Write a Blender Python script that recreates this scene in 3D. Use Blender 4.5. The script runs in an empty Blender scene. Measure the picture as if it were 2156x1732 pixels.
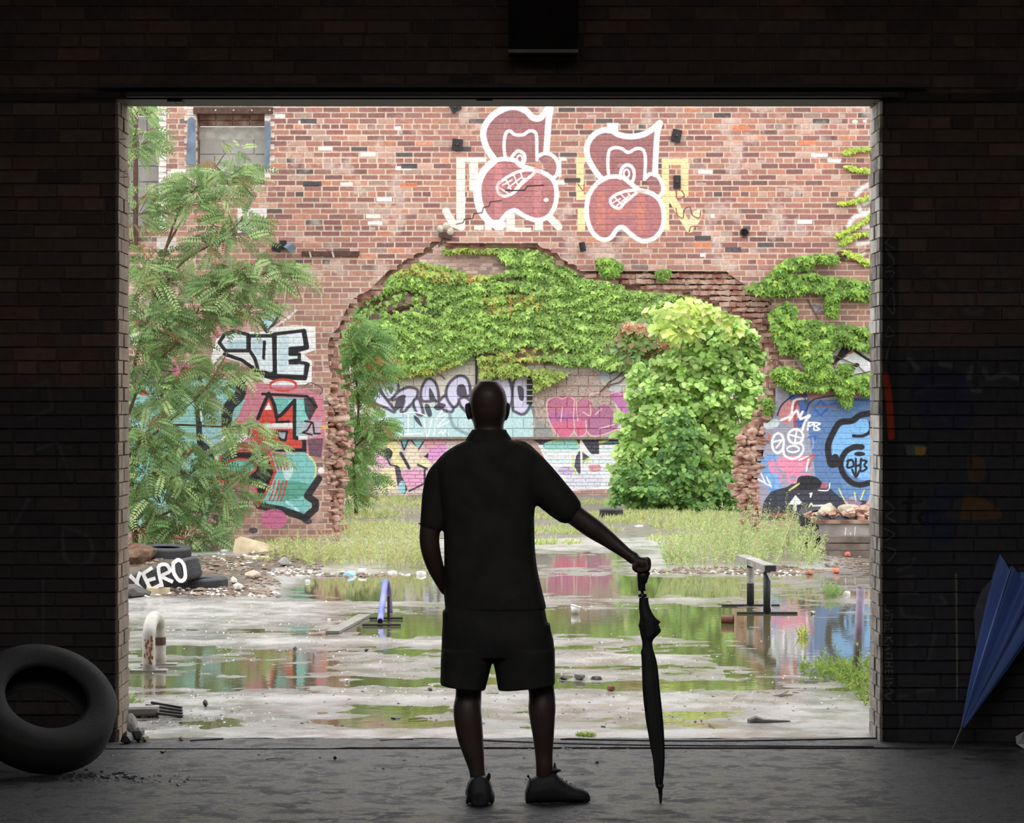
import bpy, bmesh, math, random
import numpy as np
from mathutils import Vector, Matrix, geometry

# ---------------------------------------------------------------- camera, sky, exposure
sc = bpy.context.scene
F, CX, HY, EYE = 5600.0, 1078.0, 849.0, 1.68       # focal length (px of a 2156 px wide frame), centre, horizon row, eye height
cam = bpy.data.cameras.new('camera'); camo = bpy.data.objects.new('camera', cam); sc.collection.objects.link(camo)
camo.location = (0, 0, EYE); camo.rotation_euler = (math.pi/2, 0, 0)
cam.sensor_width = 36; cam.lens = F/2156*36; cam.shift_y = -17/2156; cam.clip_end = 300
sc.camera = camo
w = bpy.data.worlds.new('overcast'); sc.world = w; w.use_nodes = True
nt = w.node_tree; nt.nodes.clear()
out = nt.nodes.new('ShaderNodeOutputWorld'); bg = nt.nodes.new('ShaderNodeBackground')
tc = nt.nodes.new('ShaderNodeTexCoord'); sx = nt.nodes.new('ShaderNodeSeparateXYZ'); mr = nt.nodes.new('ShaderNodeMapRange')
cr = nt.nodes.new('ShaderNodeMixRGB')
nt.links.new(tc.outputs['Generated'], sx.inputs[0]); nt.links.new(sx.outputs['Z'], mr.inputs['Value'])
mr.inputs['From Min'].default_value = 0; mr.inputs['From Max'].default_value = 1
nt.links.new(mr.outputs[0], cr.inputs[0])
cr.inputs[1].default_value = (0.96, 0.98, 1.0, 1); cr.inputs[2].default_value = (1.62, 1.64, 1.68, 1)
nt.links.new(cr.outputs[0], bg.inputs['Color']); bg.inputs['Strength'].default_value = 1.0
nt.links.new(bg.outputs[0], out.inputs[0])
sc.view_settings.view_transform = 'Standard'; sc.view_settings.look = 'None'
sc.view_settings.gamma = 1; sc.view_settings.use_curve_mapping = False
sc.view_settings.exposure = 0.85
cy = sc.cycles
cy.use_denoising = True
try: cy.denoiser = 'OPENIMAGEDENOISE'
except Exception: pass
cy.max_bounces = 6; cy.diffuse_bounces = 4; cy.glossy_bounces = 3; cy.transmission_bounces = 3; cy.transparent_max_bounces = 4
cy.caustics_reflective = False; cy.caustics_refractive = False

rng = np.random.default_rng(7); R = random.Random(11)
# ---------------------------------------------------------------- helpers
LOC = {}
def P(px, py, D): return ((px-CX)*D/F, D, EYE-(py-HY)*D/F)
def GD(py): return F*EYE/(py-HY)
def G(px, py, z=0.0):
    D = GD(py); return ((px-CX)*D/F, D, z)
def tag(o, label=None, cat=None, group=None, kind=None):
    if label: o['label'] = label
    if cat: o['category'] = cat
    if group: o['group'] = group
    if kind: o['kind'] = kind
    return o
def root(name, loc, label, cat, group=None):
    o = bpy.data.objects.new(name, None); sc.collection.objects.link(o); o.location = loc; o.empty_display_size = .1
    LOC[o.name] = Vector(loc); return tag(o, label, cat, group)
class M:
    def __init__(s): s.v = []; s.f = []
    def add(s, v, f):
        n = len(s.v); s.v += [tuple(p) for p in v]; s.f += [tuple(i+n for i in q) for q in f]; return s
    def box(s, c, d, rot=None):
        hx, hy, hz = d[0]/2, d[1]/2, d[2]/2
        vs = [Vector((a*hx, b*hy, e*hz)) for a in (-1, 1) for b in (-1, 1) for e in (-1, 1)]
        if rot: 
            m = rot if isinstance(rot, Matrix) else Matrix.Rotation(rot[2], 3, 'Z') @ Matrix.Rotation(rot[1], 3, 'Y') @ Matrix.Rotation(rot[0], 3, 'X')
            vs = [m @ p for p in vs]
        vs = [p+Vector(c) for p in vs]
        return s.add(vs, [(0,1,3,2),(4,6,7,5),(0,4,5,1),(2,3,7,6),(0,2,6,4),(1,5,7,3)])
    def tube(s, pts, rad, n=8, cap=True):
        pts = [Vector(p) for p in pts]
        if not hasattr(rad, '__len__'): rad = [rad]*len(pts)
        rings = []; up = None
        for i, p in enumerate(pts):
            d = (pts[min(i+1, len(pts)-1)]-pts[max(i-1, 0)]).normalized()
            if up is None: up = d.orthogonal().normalized()
            up = (up-d*up.dot(d))
            up = up.normalized() if up.length > 1e-6 else d.orthogonal().normalized()
            sd = d.cross(up); rings.append([p+(up*math.cos(2*math.pi*k/n)+sd*math.sin(2*math.pi*k/n))*rad[i] for k in range(n)])
        v = [q for r_ in rings for q in r_]; f = []
        for i in range(len(pts)-1):
            for k in range(n): f.append((i*n+k, i*n+(k+1) % n, (i+1)*n+(k+1) % n, (i+1)*n+k))
        if cap: f.append(tuple(range(n))[::-1]); f.append(tuple((len(pts)-1)*n+k for k in range(n)))
        return s.add(v, f)
    def loft(s, rings, cap=True):
        n = len(rings[0]); v = [q for r_ in rings for q in r_]; f = []
        for i in range(len(rings)-1):
            for k in range(n): f.append((i*n+k, i*n+(k+1) % n, (i+1)*n+(k+1) % n, (i+1)*n+k))
        if cap: f.append(tuple(range(n))[::-1]); f.append(tuple((len(rings)-1)*n+k for k in range(n)))
        return s.add(v, f)
    def ball(s, c, r, n=10, m=8, rot=None):
        if not hasattr(r, '__len__'): r = (r, r, r)
        v = []; f = []
        for i in range(m+1):
            t = math.pi*i/m
            for k in range(n):
                a = 2*math.pi*k/n; q = Vector((r[0]*math.sin(t)*math.cos(a), r[1]*math.sin(t)*math.sin(a), r[2]*math.cos(t)))
                if rot: q = rot @ q
                v.append(q+Vector(c))
        for i in range(m):
            for k in range(n): f.append((i*n+k, (i+1)*n+k, (i+1)*n+(k+1) % n, i*n+(k+1) % n))
        return s.add(v, f)
    def xf(s, mat):
        s.v = [tuple(mat @ Vector(p)) for p in s.v]; return s
    def build(s, name, mat, parent=None, smooth=False, **kw):
        off = LOC.get(parent.name, Vector((0, 0, 0))) if parent else Vector((0, 0, 0))
        me = bpy.data.meshes.new(name)
        me.from_pydata([(p[0]-off[0], p[1]-off[1], p[2]-off[2]) for p in s.v], [], s.f); me.update()
        return link(name, me, mat, parent, smooth, **kw)
def link(name, me, mat, parent=None, smooth=False, **kw):
    o = bpy.data.objects.new(name, me); sc.collection.objects.link(o)
    if mat and not me.materials: me.materials.append(mat)
    if smooth: me.polygons.foreach_set('use_smooth', [True]*len(me.polygons))
    if parent: o.parent = parent; LOC[o.name] = LOC.get(parent.name, Vector((0, 0, 0)))
    tag(o, **{{'label': 'label', 'cat': 'cat', 'group': 'group', 'kind': 'kind'}[k]: v for k, v in kw.items()})
    return o
def lin(c):
    return tuple((x/255/12.92 if x/255 <= .04045 else ((x/255+.055)/1.055)**2.4) for x in c[:3])
def mat(name, col, rough=.7, metal=0, var=.18, scale=12, bump=.15, bscale=60, col2=None, spec=.5, rvar=0):
    m = bpy.data.materials.new(name); m.use_nodes = True; n = m.node_tree.nodes; l = m.node_tree.links
    b = n['Principled BSDF']; g = n.new('ShaderNodeNewGeometry')
    nz = n.new('ShaderNodeTexNoise'); nz.inputs['Scale'].default_value = scale; nz.inputs['Detail'].default_value = 6
    l.new(g.outputs['Position'], nz.inputs['Vector'])
    rp = n.new('ShaderNodeValToRGB'); rp.color_ramp.elements[0].position = .35; rp.color_ramp.elements[1].position = .65
    c = lin(col); c2 = lin(col2) if col2 else tuple(x*(1+var) for x in c); c1 = c if col2 else tuple(x*(1-var) for x in c)
    rp.color_ramp.elements[0].color = (*c1, 1); rp.color_ramp.elements[1].color = (*c2, 1)
    l.new(nz.outputs['Fac'], rp.inputs[0]); l.new(rp.outputs[0], b.inputs['Base Color'])
    b.inputs['Roughness'].default_value = rough; b.inputs['Metallic'].default_value = metal; b.inputs['Specular IOR Level'].default_value = spec
    if bump:
        bn = n.new('ShaderNodeTexNoise'); bn.inputs['Scale'].default_value = bscale; bn.inputs['Detail'].default_value = 4
        l.new(g.outputs['Position'], bn.inputs['Vector'])
        bp = n.new('ShaderNodeBump'); bp.inputs['Strength'].default_value = bump; bp.inputs['Distance'].default_value = .01
        l.new(bn.outputs['Fac'], bp.inputs['Height']); l.new(bp.outputs[0], b.inputs['Normal'])
        if rvar:
            ma = n.new('ShaderNodeMapRange'); ma.inputs['To Min'].default_value = rough-rvar; ma.inputs['To Max'].default_value = rough+rvar
            ma.inputs['From Min'].default_value = .3; ma.inputs['From Max'].default_value = .7
            l.new(nz.outputs['Fac'], ma.inputs['Value']); l.new(ma.outputs[0], b.inputs['Roughness'])
    return m
def noise2(h, w_, cells, seed):
    r = np.random.default_rng(seed); gy = max(2, int(cells*h/w_)+2); gx = cells+2
    g = r.random((gy, gx)); y = np.linspace(0, gy-1.001, h); x = np.linspace(0, gx-1.001, w_)
    y0 = y.astype(int); x0 = x.astype(int); fy = y-y0; fx = x-x0; fy = fy*fy*(3-2*fy); fx = fx*fx*(3-2*fx)
    a = g[y0][:, x0]; b = g[y0][:, x0+1]; c = g[y0+1][:, x0]; d = g[y0+1][:, x0+1]
    return (a*(1-fx)+b*fx)*(1-fy)[:, None]+(c*(1-fx)+d*fx)*fy[:, None]
def fbm(h, w_, cells, seed, octs=5, g=.55):
    s = 0; a = 1; t = 0
    for i in range(octs): s = s+a*noise2(h, w_, cells*2**i, seed+i); t += a; a *= g
    return s/t
# ---------------------------------------------------------------- a paint surface (colours of a wall, in sRGB)
class Paint:
    def __init__(s, x0, y0, x1, y1, k, base):
        s.x0, s.y0, s.x1, s.y1, s.k = x0, y0, x1, y1, k; s.lift = 0; s.sat = 1  # wash-out of all colours: rain haze put into the paint
        s.W = int((x1-x0)*k); s.H = int((y1-y0)*k)
        s.a = np.empty((s.H, s.W, 3), np.float32); s.a[:] = base; s.T = (0, 0, 1)
    def t(s, pts): ox, oy, f = s.T; return [((ox+p[0]*f-s.x0)*s.k, (oy+p[1]*f-s.y0)*s.k) for p in pts]
    def sl(s, pts, pad):
        xs = [p[0] for p in pts]; ys = [p[1] for p in pts]
        a, b = max(0, int(min(xs)-pad)), min(s.W, int(max(xs)+pad+2)); c, d = max(0, int(min(ys)-pad)), min(s.H, int(max(ys)+pad+2))
        if a >= b or c >= d: return None
        Y, X = np.mgrid[c:d, a:b]; return a, b, c, d, X+.5, Y+.5
    def put(s, r, m, col, al):
        a, b, c, d = r; m = (m*al)[..., None]; s.a[c:d, a:b] = s.a[c:d, a:b]*(1-m)+np.array(col[:3], np.float32)*m
    def poly(s, pts, col, al=1.0, soft=0):
        q = s.t(pts); g = s.sl(q, 2)
        if not g: return
        a, b, c, d, X, Y = g; ins = np.zeros(X.shape, bool)
        for i in range(len(q)):
            (x1, y1), (x2, y2) = q[i], q[(i+1) % len(q)]
            if y1 == y2: continue
            ins ^= ((Y < y1) != (Y < y2)) & (X < (x2-x1)*(Y-y1)/(y2-y1)+x1)
        s.put((a, b, c, d), ins.astype(np.float32), col, al)
    def line(s, pts, col, wd, al=1.0, closed=False, soft=1.0):
        q = s.t(pts); hw = wd*s.T[2]*s.k/2
        if closed: q = q+[q[0]]
        g = s.sl(q, hw+3)
        if not g: return
        a, b, c, d, X, Y = g; best = np.full(X.shape, 1e9)
        for (x1, y1), (x2, y2) in zip(q[:-1], q[1:]):
            L = (x2-x1)**2+(y2-y1)**2+1e-9; t = np.clip(((X-x1)*(x2-x1)+(Y-y1)*(y2-y1))/L, 0, 1)
            best = np.minimum(best, (X-x1-t*(x2-x1))**2+(Y-y1-t*(y2-y1))**2)
        s.put((a, b, c, d), np.clip((hw-np.sqrt(best))/soft+.5, 0, 1), col, al)
    def sp(s, pts, col, wd, al=1.0, closed=False, soft=1.0): s.line(smooth(pts, closed), col, wd, al, closed, soft)
    def blob(s, pts, col, al=1.0): s.poly(smooth(pts, True), col, al)
    def ell(s, cx, cy_, rx, ry, col, wd=0, al=1.0, rot=0):
        c_, s_ = math.cos(rot), math.sin(rot)
        pts = [(cx+rx*math.cos(t)*c_-ry*math.sin(t)*s_, cy_+rx*math.cos(t)*s_+ry*math.sin(t)*c_) for t in np.linspace(0, 2*math.pi, 29)[:-1]]
        if wd: s.line(pts, col, wd, al, True)
        else: s.poly(pts, col, al)
    def rect(s, x0, y0, x1, y1, col, al=1.0):
        (a, c), (b, d) = s.t([(x0, y0), (x1, y1)]); a, b, c, d = max(0, int(a)), min(s.W, int(b)), max(0, int(c)), min(s.H, int(d))
        if a < b and c < d: s.a[c:d, a:b] = s.a[c:d, a:b]*(1-al)+np.array(col, np.float32)*al
    def image(s, name):
        a = s.a; g_ = a.mean(2, keepdims=True); a = s.lift+(g_+(a-g_)*s.sat)*(1-s.lift/270); a = (a*4+np.roll(a, 1, 0)+np.roll(a, -1, 0)+np.roll(a, 1, 1)+np.roll(a, -1, 1))/8
        im = bpy.data.images.new(name, s.W, s.H); buf = np.ones((s.H, s.W, 4), np.float32)
        buf[..., :3] = np.clip(a[::-1]/255, 0, 1); im.pixels.foreach_set(buf.ravel()); im.update(); im.pack(); return im
def smooth(p, closed=False, n=5):
    if len(p) < 3: return list(p)
    o = []; N = len(p); rngi = range(N if closed else N-1)
    for i in rngi:
        if closed: a, b, c, d = p[(i-1) % N], p[i], p[(i+1) % N], p[(i+2) % N]
        else: a, b, c, d = p[max(i-1, 0)], p[i], p[i+1], p[min(i+2, N-1)]
        for k in range(n):
            t = k/n
            o.append(tuple(.5*((2*b[j])+(-a[j]+c[j])*t+(2*a[j]-5*b[j]+4*c[j]-d[j])*t*t+(-a[j]+3*b[j]-3*c[j]+d[j])*t**3) for j in range(len(b))))
    if not closed: o.append(tuple(p[-1]))
    return o
def wall_mat(name, pt, s, rough=.8, bump=.25, vary=.22, spec=.4):
    """colours of a painted wall laid on by world x, z"""
    im = pt.image(name+'_paint'); m = bpy.data.materials.new(name); m.use_nodes = True; n = m.node_tree.nodes; l = m.node_tree.links
    b = n['Principled BSDF']; g = n.new('ShaderNodeNewGeometry'); sp = n.new('ShaderNodeSeparateXYZ'); l.new(g.outputs['Position'], sp.inputs[0])
    # u = (CX + x*s - x0)/(x1-x0), v = 1-(HY-(z-EYE)*s-y0)/(y1-y0)
    def ma(inp, mul, add):
        q = n.new('ShaderNodeMath'); q.operation = 'MULTIPLY_ADD'; l.new(inp, q.inputs[0]); q.inputs[1].default_value = mul; q.inputs[2].default_value = add; return q.outputs[0]
    W_, H_ = pt.x1-pt.x0, pt.y1-pt.y0
    cb = n.new('ShaderNodeCombineXYZ')
    l.new(ma(sp.outputs['X'], s/W_, (CX-pt.x0)/W_), cb.inputs[0]); l.new(ma(sp.outputs['Z'], s/H_, 1-(HY+EYE*s-pt.y0)/H_), cb.inputs[1])
    ti = n.new('ShaderNodeTexImage'); ti.image = im; ti.extension = 'EXTEND'; l.new(cb.outputs[0], ti.inputs[0])
    nz = n.new('ShaderNodeTexNoise'); nz.inputs['Scale'].default_value = 25; nz.inputs['Detail'].default_value = 8; nz.inputs['Roughness'].default_value = .7
    l.new(g.outputs['Position'], nz.inputs['Vector'])
    mr = n.new('ShaderNodeMapRange'); mr.inputs['From Min'].default_value = .3; mr.inputs['From Max'].default_value = .7
    mr.inputs['To Min'].default_value = 1-vary; mr.inputs['To Max'].default_value = 1+vary; l.new(nz.outputs['Fac'], mr.inputs['Value'])
    mx = n.new('ShaderNodeVectorMath'); mx.operation = 'SCALE'; l.new(ti.outputs['Color'], mx.inputs[0]); l.new(mr.outputs[0], mx.inputs['Scale'])
    l.new(mx.outputs[0], b.inputs['Base Color']); b.inputs['Roughness'].default_value = rough; b.inputs['Specular IOR Level'].default_value = spec
    bp = n.new('ShaderNodeBump'); bp.inputs['Strength'].default_value = bump; bp.inputs['Distance'].default_value = .01
    l.new(nz.outputs['Fac'], bp.inputs['Height']); l.new(bp.outputs[0], b.inputs['Normal'])
    return m
def inpoly(x, y, q):
    r = False; j = len(q)-1
    for i in range(len(q)):
        if (q[i][1] > y) != (q[j][1] > y) and x < (q[j][0]-q[i][0])*(y-q[i][1])/(q[j][1]-q[i][1])+q[i][0]: r = not r
        j = i
    return r
def inpoly_np(X, Y, q):
    r = np.zeros(X.shape, bool)
    for i in range(len(q)):
        (x1, y1), (x2, y2) = q[i-1], q[i]
        if y1 != y2: r ^= ((Y < y1) != (Y < y2)) & (X < (x2-x1)*(Y-y1)/(y2-y1)+x1)
    return r
def courses(x0, x1, ybase, ytop, pitch, L, header=6, joint=.17, jit=.0, seed=1):
    """rows of brick rectangles (px), from the base up"""
    r = random.Random(seed); out = []; k = 0; y = ybase
    while y-pitch > ytop-pitch:
        hd = header and k % header == 3; ln = L/2 if hd else L
        x = x0-(0 if k % 2 else ln/2)-r.random()*ln*.1
        while x < x1:
            w_ = ln*(1+(r.random()-.5)*jit); out.append((x+pitch*joint/2, y-pitch*(1-joint), x+w_-pitch*joint/2, y, hd)); x += w_
        y -= pitch; k += 1
    return out
def brick_geo(m, x0, x1, z0, z1, yf, dep, ch=.004):
    v = [(x0+ch, yf, z0+ch), (x1-ch, yf, z0+ch), (x1-ch, yf, z1-ch), (x0+ch, yf, z1-ch),
         (x0, yf+ch, z0), (x1, yf+ch, z0), (x1, yf+ch, z1), (x0, yf+ch, z1), (x0, yf+dep, z0), (x1, yf+dep, z0), (x1, yf+dep, z1), (x0, yf+dep, z1)]
    f = [(0, 1, 2, 3)]+[(4+i, 4+(i+1) % 4, (i+1) % 4, i) for i in range(4)]+[(8+i, 8+(i+1) % 4, 4+(i+1) % 4, 4+i) for i in range(4)]
    m.add(v, f)
def lay_bricks(parent, rects, D, dep, material, name='brick', pick=None, maxn=300, rel=.006, seed=3, back=0.0, ch=.004):
    """rects in px at scale F/D. 300 picked ones as parts that share meshes, the rest joined as stuff"""
    s = F/D; r = random.Random(seed); rest = M(); cache = {}; n = 0
    off = LOC.get(parent.name, Vector((0, 0, 0)))
    if pick:
        cand = [q for q in rects if pick(q)]; r.shuffle(cand); cand = set(cand[:maxn])
    else: cand = set(rects[:maxn])
    for q in rects:
        x0, x1 = (q[0]-CX)/s, (q[2]-CX)/s; z1, z0 = EYE-(q[1]-HY)/s, EYE-(q[3]-HY)/s
        yf = D+back-r.random()*rel
        if q in cand:
            key = (round(x1-x0, 2), round(z1-z0, 3))
            if key not in cache:
                t = M(); brick_geo(t, -(x1-x0)/2, (x1-x0)/2, -(z1-z0)/2, (z1-z0)/2, 0, dep, ch)
                me = bpy.data.meshes.new(name); me.from_pydata(t.v, [], t.f); me.materials.append(material); cache[key] = me
            o = bpy.data.objects.new(name, cache[key]); sc.collection.objects.link(o); o.parent = parent
            o.location = (((x0+x1)/2-off[0]), yf-off[1], (z0+z1)/2-off[2]); o.rotation_euler = (0, (r.random()-.5)*.02, (r.random()-.5)*.02)
        else: brick_geo(rest, x0, x1, z0, z1, yf, dep, ch)
    if rest.v:
        o = rest.build('further_'+name+'s', material, parent); o['kind'] = 'stuff'
def slab(m, loops, yf, yb, D):
    """flat wall body with openings: loops in px on the plane at D, extruded from yf to yb"""
    s = F/D; L3 = [[Vector(((p[0]-CX)/s, 0, EYE-(p[1]-HY)/s)) for p in lp] for lp in loops]
    flat = [[Vector((p.x, p.z, 0)) for p in lp] for lp in L3]
    tris = geometry.tessellate_polygon(flat); allp = [p for lp in L3 for p in lp]; n = len(allp)
    m.add([(p.x, yf, p.z) for p in allp]+[(p.x, yb, p.z) for p in allp], [tuple(t) for t in tris]+[tuple(i+n for i in t) for t in tris])
    i = 0
    for lp in L3:
        k = len(lp); m.add([(p.x, yf, p.z) for p in lp]+[(p.x, yb, p.z) for p in lp], [(j, (j+1) % k, k+(j+1) % k, k+j) for j in range(k)])
def rock(m, c, r, seed=0, rot=None, flat=1.0):
    rr = random.Random(seed); bm = bmesh.new(); bmesh.ops.create_icosphere(bm, subdivisions=2 if max(r) > .05 else 1, radius=1)
    pl = [(Vector((rr.uniform(-1, 1), rr.uniform(-1, 1), rr.uniform(-1, 1))).normalized(), rr.uniform(.55, .85)) for _ in range(9)]
    vs = []
    for v in bm.verts:
        p = v.co.copy()
        for nn, d in pl:
            e = p.dot(nn)-d
            if e > 0: p -= nn*e
        vs.append(p)
    rz = Matrix.Rotation(rr.uniform(0, 6.3) if rot is None else rot, 3, 'Z')
    zs = min((rz @ Vector((p.x*r[0], p.y*r[1], p.z*r[2]))).z for p in vs)
    m.add([Vector((rz @ Vector((p.x*r[0], p.y*r[1], p.z*r[2]))))+Vector(c)-Vector((0, 0, zs)) for p in vs], [[v.index for v in f.verts] for f in bm.faces])
    bm.free()
def leaf_mat(name, rough=.5, tr=.35):
    m = bpy.data.materials.new(name); m.use_nodes = True; n = m.node_tree.nodes; l = m.node_tree.links; n.clear()
    o = n.new('ShaderNodeOutputMaterial'); a = n.new('ShaderNodeAttribute'); a.attribute_name = 'leaf_colour'
    b = n.new('ShaderNodeBsdfPrincipled'); b.inputs['Roughness'].default_value = rough; b.inputs['Specular IOR Level'].default_value = .35
    t = n.new('ShaderNodeBsdfTranslucent'); x = n.new('ShaderNodeMixShader'); x.inputs[0].default_value = tr
    l.new(a.outputs['Color'], b.inputs['Base Color']); l.new(a.outputs['Color'], t.inputs['Color'])
    l.new(b.outputs[0], x.inputs[1]); l.new(t.outputs[0], x.inputs[2]); l.new(x.outputs[0], o.inputs[0]); return m
def nrm(a): return a/np.maximum(np.linalg.norm(a, axis=1, keepdims=True), 1e-9)
KITE = np.array([(0, 0), (.45, .5), (1, 0), (.45, -.5)], float)
IVY = np.array([(0, 0), (.1, .42), (.45, .55), (.48, .25), (1, 0), (.48, -.25), (.45, -.55), (.1, -.42)], float)
HEART = np.array([(0, 0), (-.1, .3), (.2, .52), (.6, .38), (1, 0), (.6, -.38), (.2, -.52), (-.1, -.3)], float)
BLADE = np.array([(0, .5), (.6, .35), (1, 0), (.6, -.35), (0, -.5)], float)
def leaves(name, pos, dirs, nor, ln, wd, col, material, parent=None, shape=KITE, cup=.15, **kw):
    pos = np.asarray(pos, float); N = len(pos); dirs = nrm(np.asarray(dirs, float)); sd = nrm(np.cross(nor, dirs)); up = np.cross(dirs, sd)
    k = len(shape); ln = np.broadcast_to(ln, N)[:, None, None]; wd = np.broadcast_to(wd, N)[:, None, None]
    V = pos[:, None, :]+dirs[:, None, :]*shape[None, :, :1]*ln+sd[:, None, :]*shape[None, :, 1:]*wd-up[:, None, :]*(np.abs(shape[None, :, 1:])+shape[None, :, :1]**2)*cup*ln
    off = LOC.get(parent.name, Vector((0, 0, 0))) if parent else Vector((0, 0, 0)); V = (V-np.array(off)[None, None]).reshape(-1, 3)
    me = bpy.data.meshes.new(name); me.vertices.add(N*k); me.vertices.foreach_set('co', V.ravel().astype(np.float32))
    me.loops.add(N*k); me.loops.foreach_set('vertex_index', np.arange(N*k, dtype=np.int32))
    me.polygons.add(N); me.polygons.foreach_set('loop_start', np.arange(0, N*k, k, dtype=np.int32)); me.polygons.foreach_set('loop_total', np.full(N, k, np.int32))
    me.update(calc_edges=True); at = me.color_attributes.new('leaf_colour', 'FLOAT_COLOR', 'POINT')
    c = np.ones((N, k, 4), np.float32); c[..., :3] = np.asarray(col)[:, None, :]; at.data.foreach_set('color', c.ravel())
    return link(name, me, material, parent, **kw)
def lina(c): c = np.asarray(c, float)/255; c = c*.93+c.mean(-1, keepdims=True)*.07; return np.where(c <= .04045, c/12.92, ((c+.055)/1.055)**2.4)
def cmix(N, cols, jit=.15, seed=0):
    r = np.random.default_rng(seed); c = lina(np.array(cols))[r.integers(0, len(cols), N)]
    return np.clip(c*1.38*(1+(r.random((N, 1))-.5)*2*jit), 0, .9)
# ================================================================ materials
M_core = mat('old_mortar', (176, 150, 130), .95, col2=(120, 84, 70), scale=7, bump=.6, bscale=25)
M_rub = mat('broken_brick', (150, 98, 82), .95, col2=(198, 172, 154), scale=9, bump=.5, bscale=30)
M_block = mat('concrete_block', (172, 168, 163), .9, col2=(196, 192, 186), scale=5, bump=.3)
M_joint = mat('block_mortar', (205, 200, 192), .9)
M_iron = mat('rusty_iron', (70, 48, 40), .7, col2=(98, 66, 52), scale=20)
M_dark = mat('black_iron', (38, 36, 38), .6)
M_stem = mat('twig_bark', (110, 88, 66), .85)
LEAF = leaf_mat('green_leaf'); LEAFM = leaf_mat('soft_leaf', .55, .45)

# ================================================================ yard wall (the near brick wall with the broken arch)
D1 = 32.0; S1 = F/D1
HOLE = [(708, 1160), (706, 1130), (700, 1100), (694, 1040), (690, 1000), (692, 940), (690, 870), (698, 800), (690, 760), (690, 718), (700, 700), (712, 690), (722, 664), (735, 640),
        (748, 624), (775, 612), (800, 587), (815, 571), (840, 556), (862, 541), (890, 526), (908, 509), (925, 498), (942, 511), (1000, 512), (1130, 512), (1142, 522),
        (1170, 528), (1182, 545), (1213, 558), (1222, 570), (1530, 571), (1548, 586), (1572, 601), (1590, 616), (1620, 624), (1628, 650), (1626, 680), (1640, 700),
        (1644, 740), (1634, 800), (1634, 850), (1628, 880), (1606, 900), (1612, 930), (1606, 960), (1596, 1000), (1592, 1040), (1600, 1100), (1598, 1160)]
CORE = [(706, 1160), (704, 1130), (706, 1040), (716, 1000), (724, 960), (722, 880), (716, 830), (706, 790), (694, 752), (694, 722), (704, 703), (717, 692), (727, 668), (740, 645),
        (753, 629), (780, 617), (805, 592), (820, 576), (845, 561), (867, 546), (895, 531), (913, 514), (930, 503), (942, 517), (1000, 518), (1128, 518), (1140, 528),
        (1168, 534), (1180, 552), (1210, 566), (1228, 580), (1300, 592), (1345, 604), (1420, 610), (1480, 616), (1512, 634), (1548, 652), (1582, 668), (1608, 690),
        (1622, 712), (1632, 760), (1624, 800), (1614, 860), (1592, 896), (1568, 930), (1560, 980), (1555, 1040), (1574, 1064), (1582, 1110), (1580, 1160)]
WIN1 = (414, 236, 557, 388); WIN2 = (252, 214, 334, 480); PAT = (516, 438, 562, 490)
WX0, WX1, WY0 = -560, 2700, 100
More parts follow.
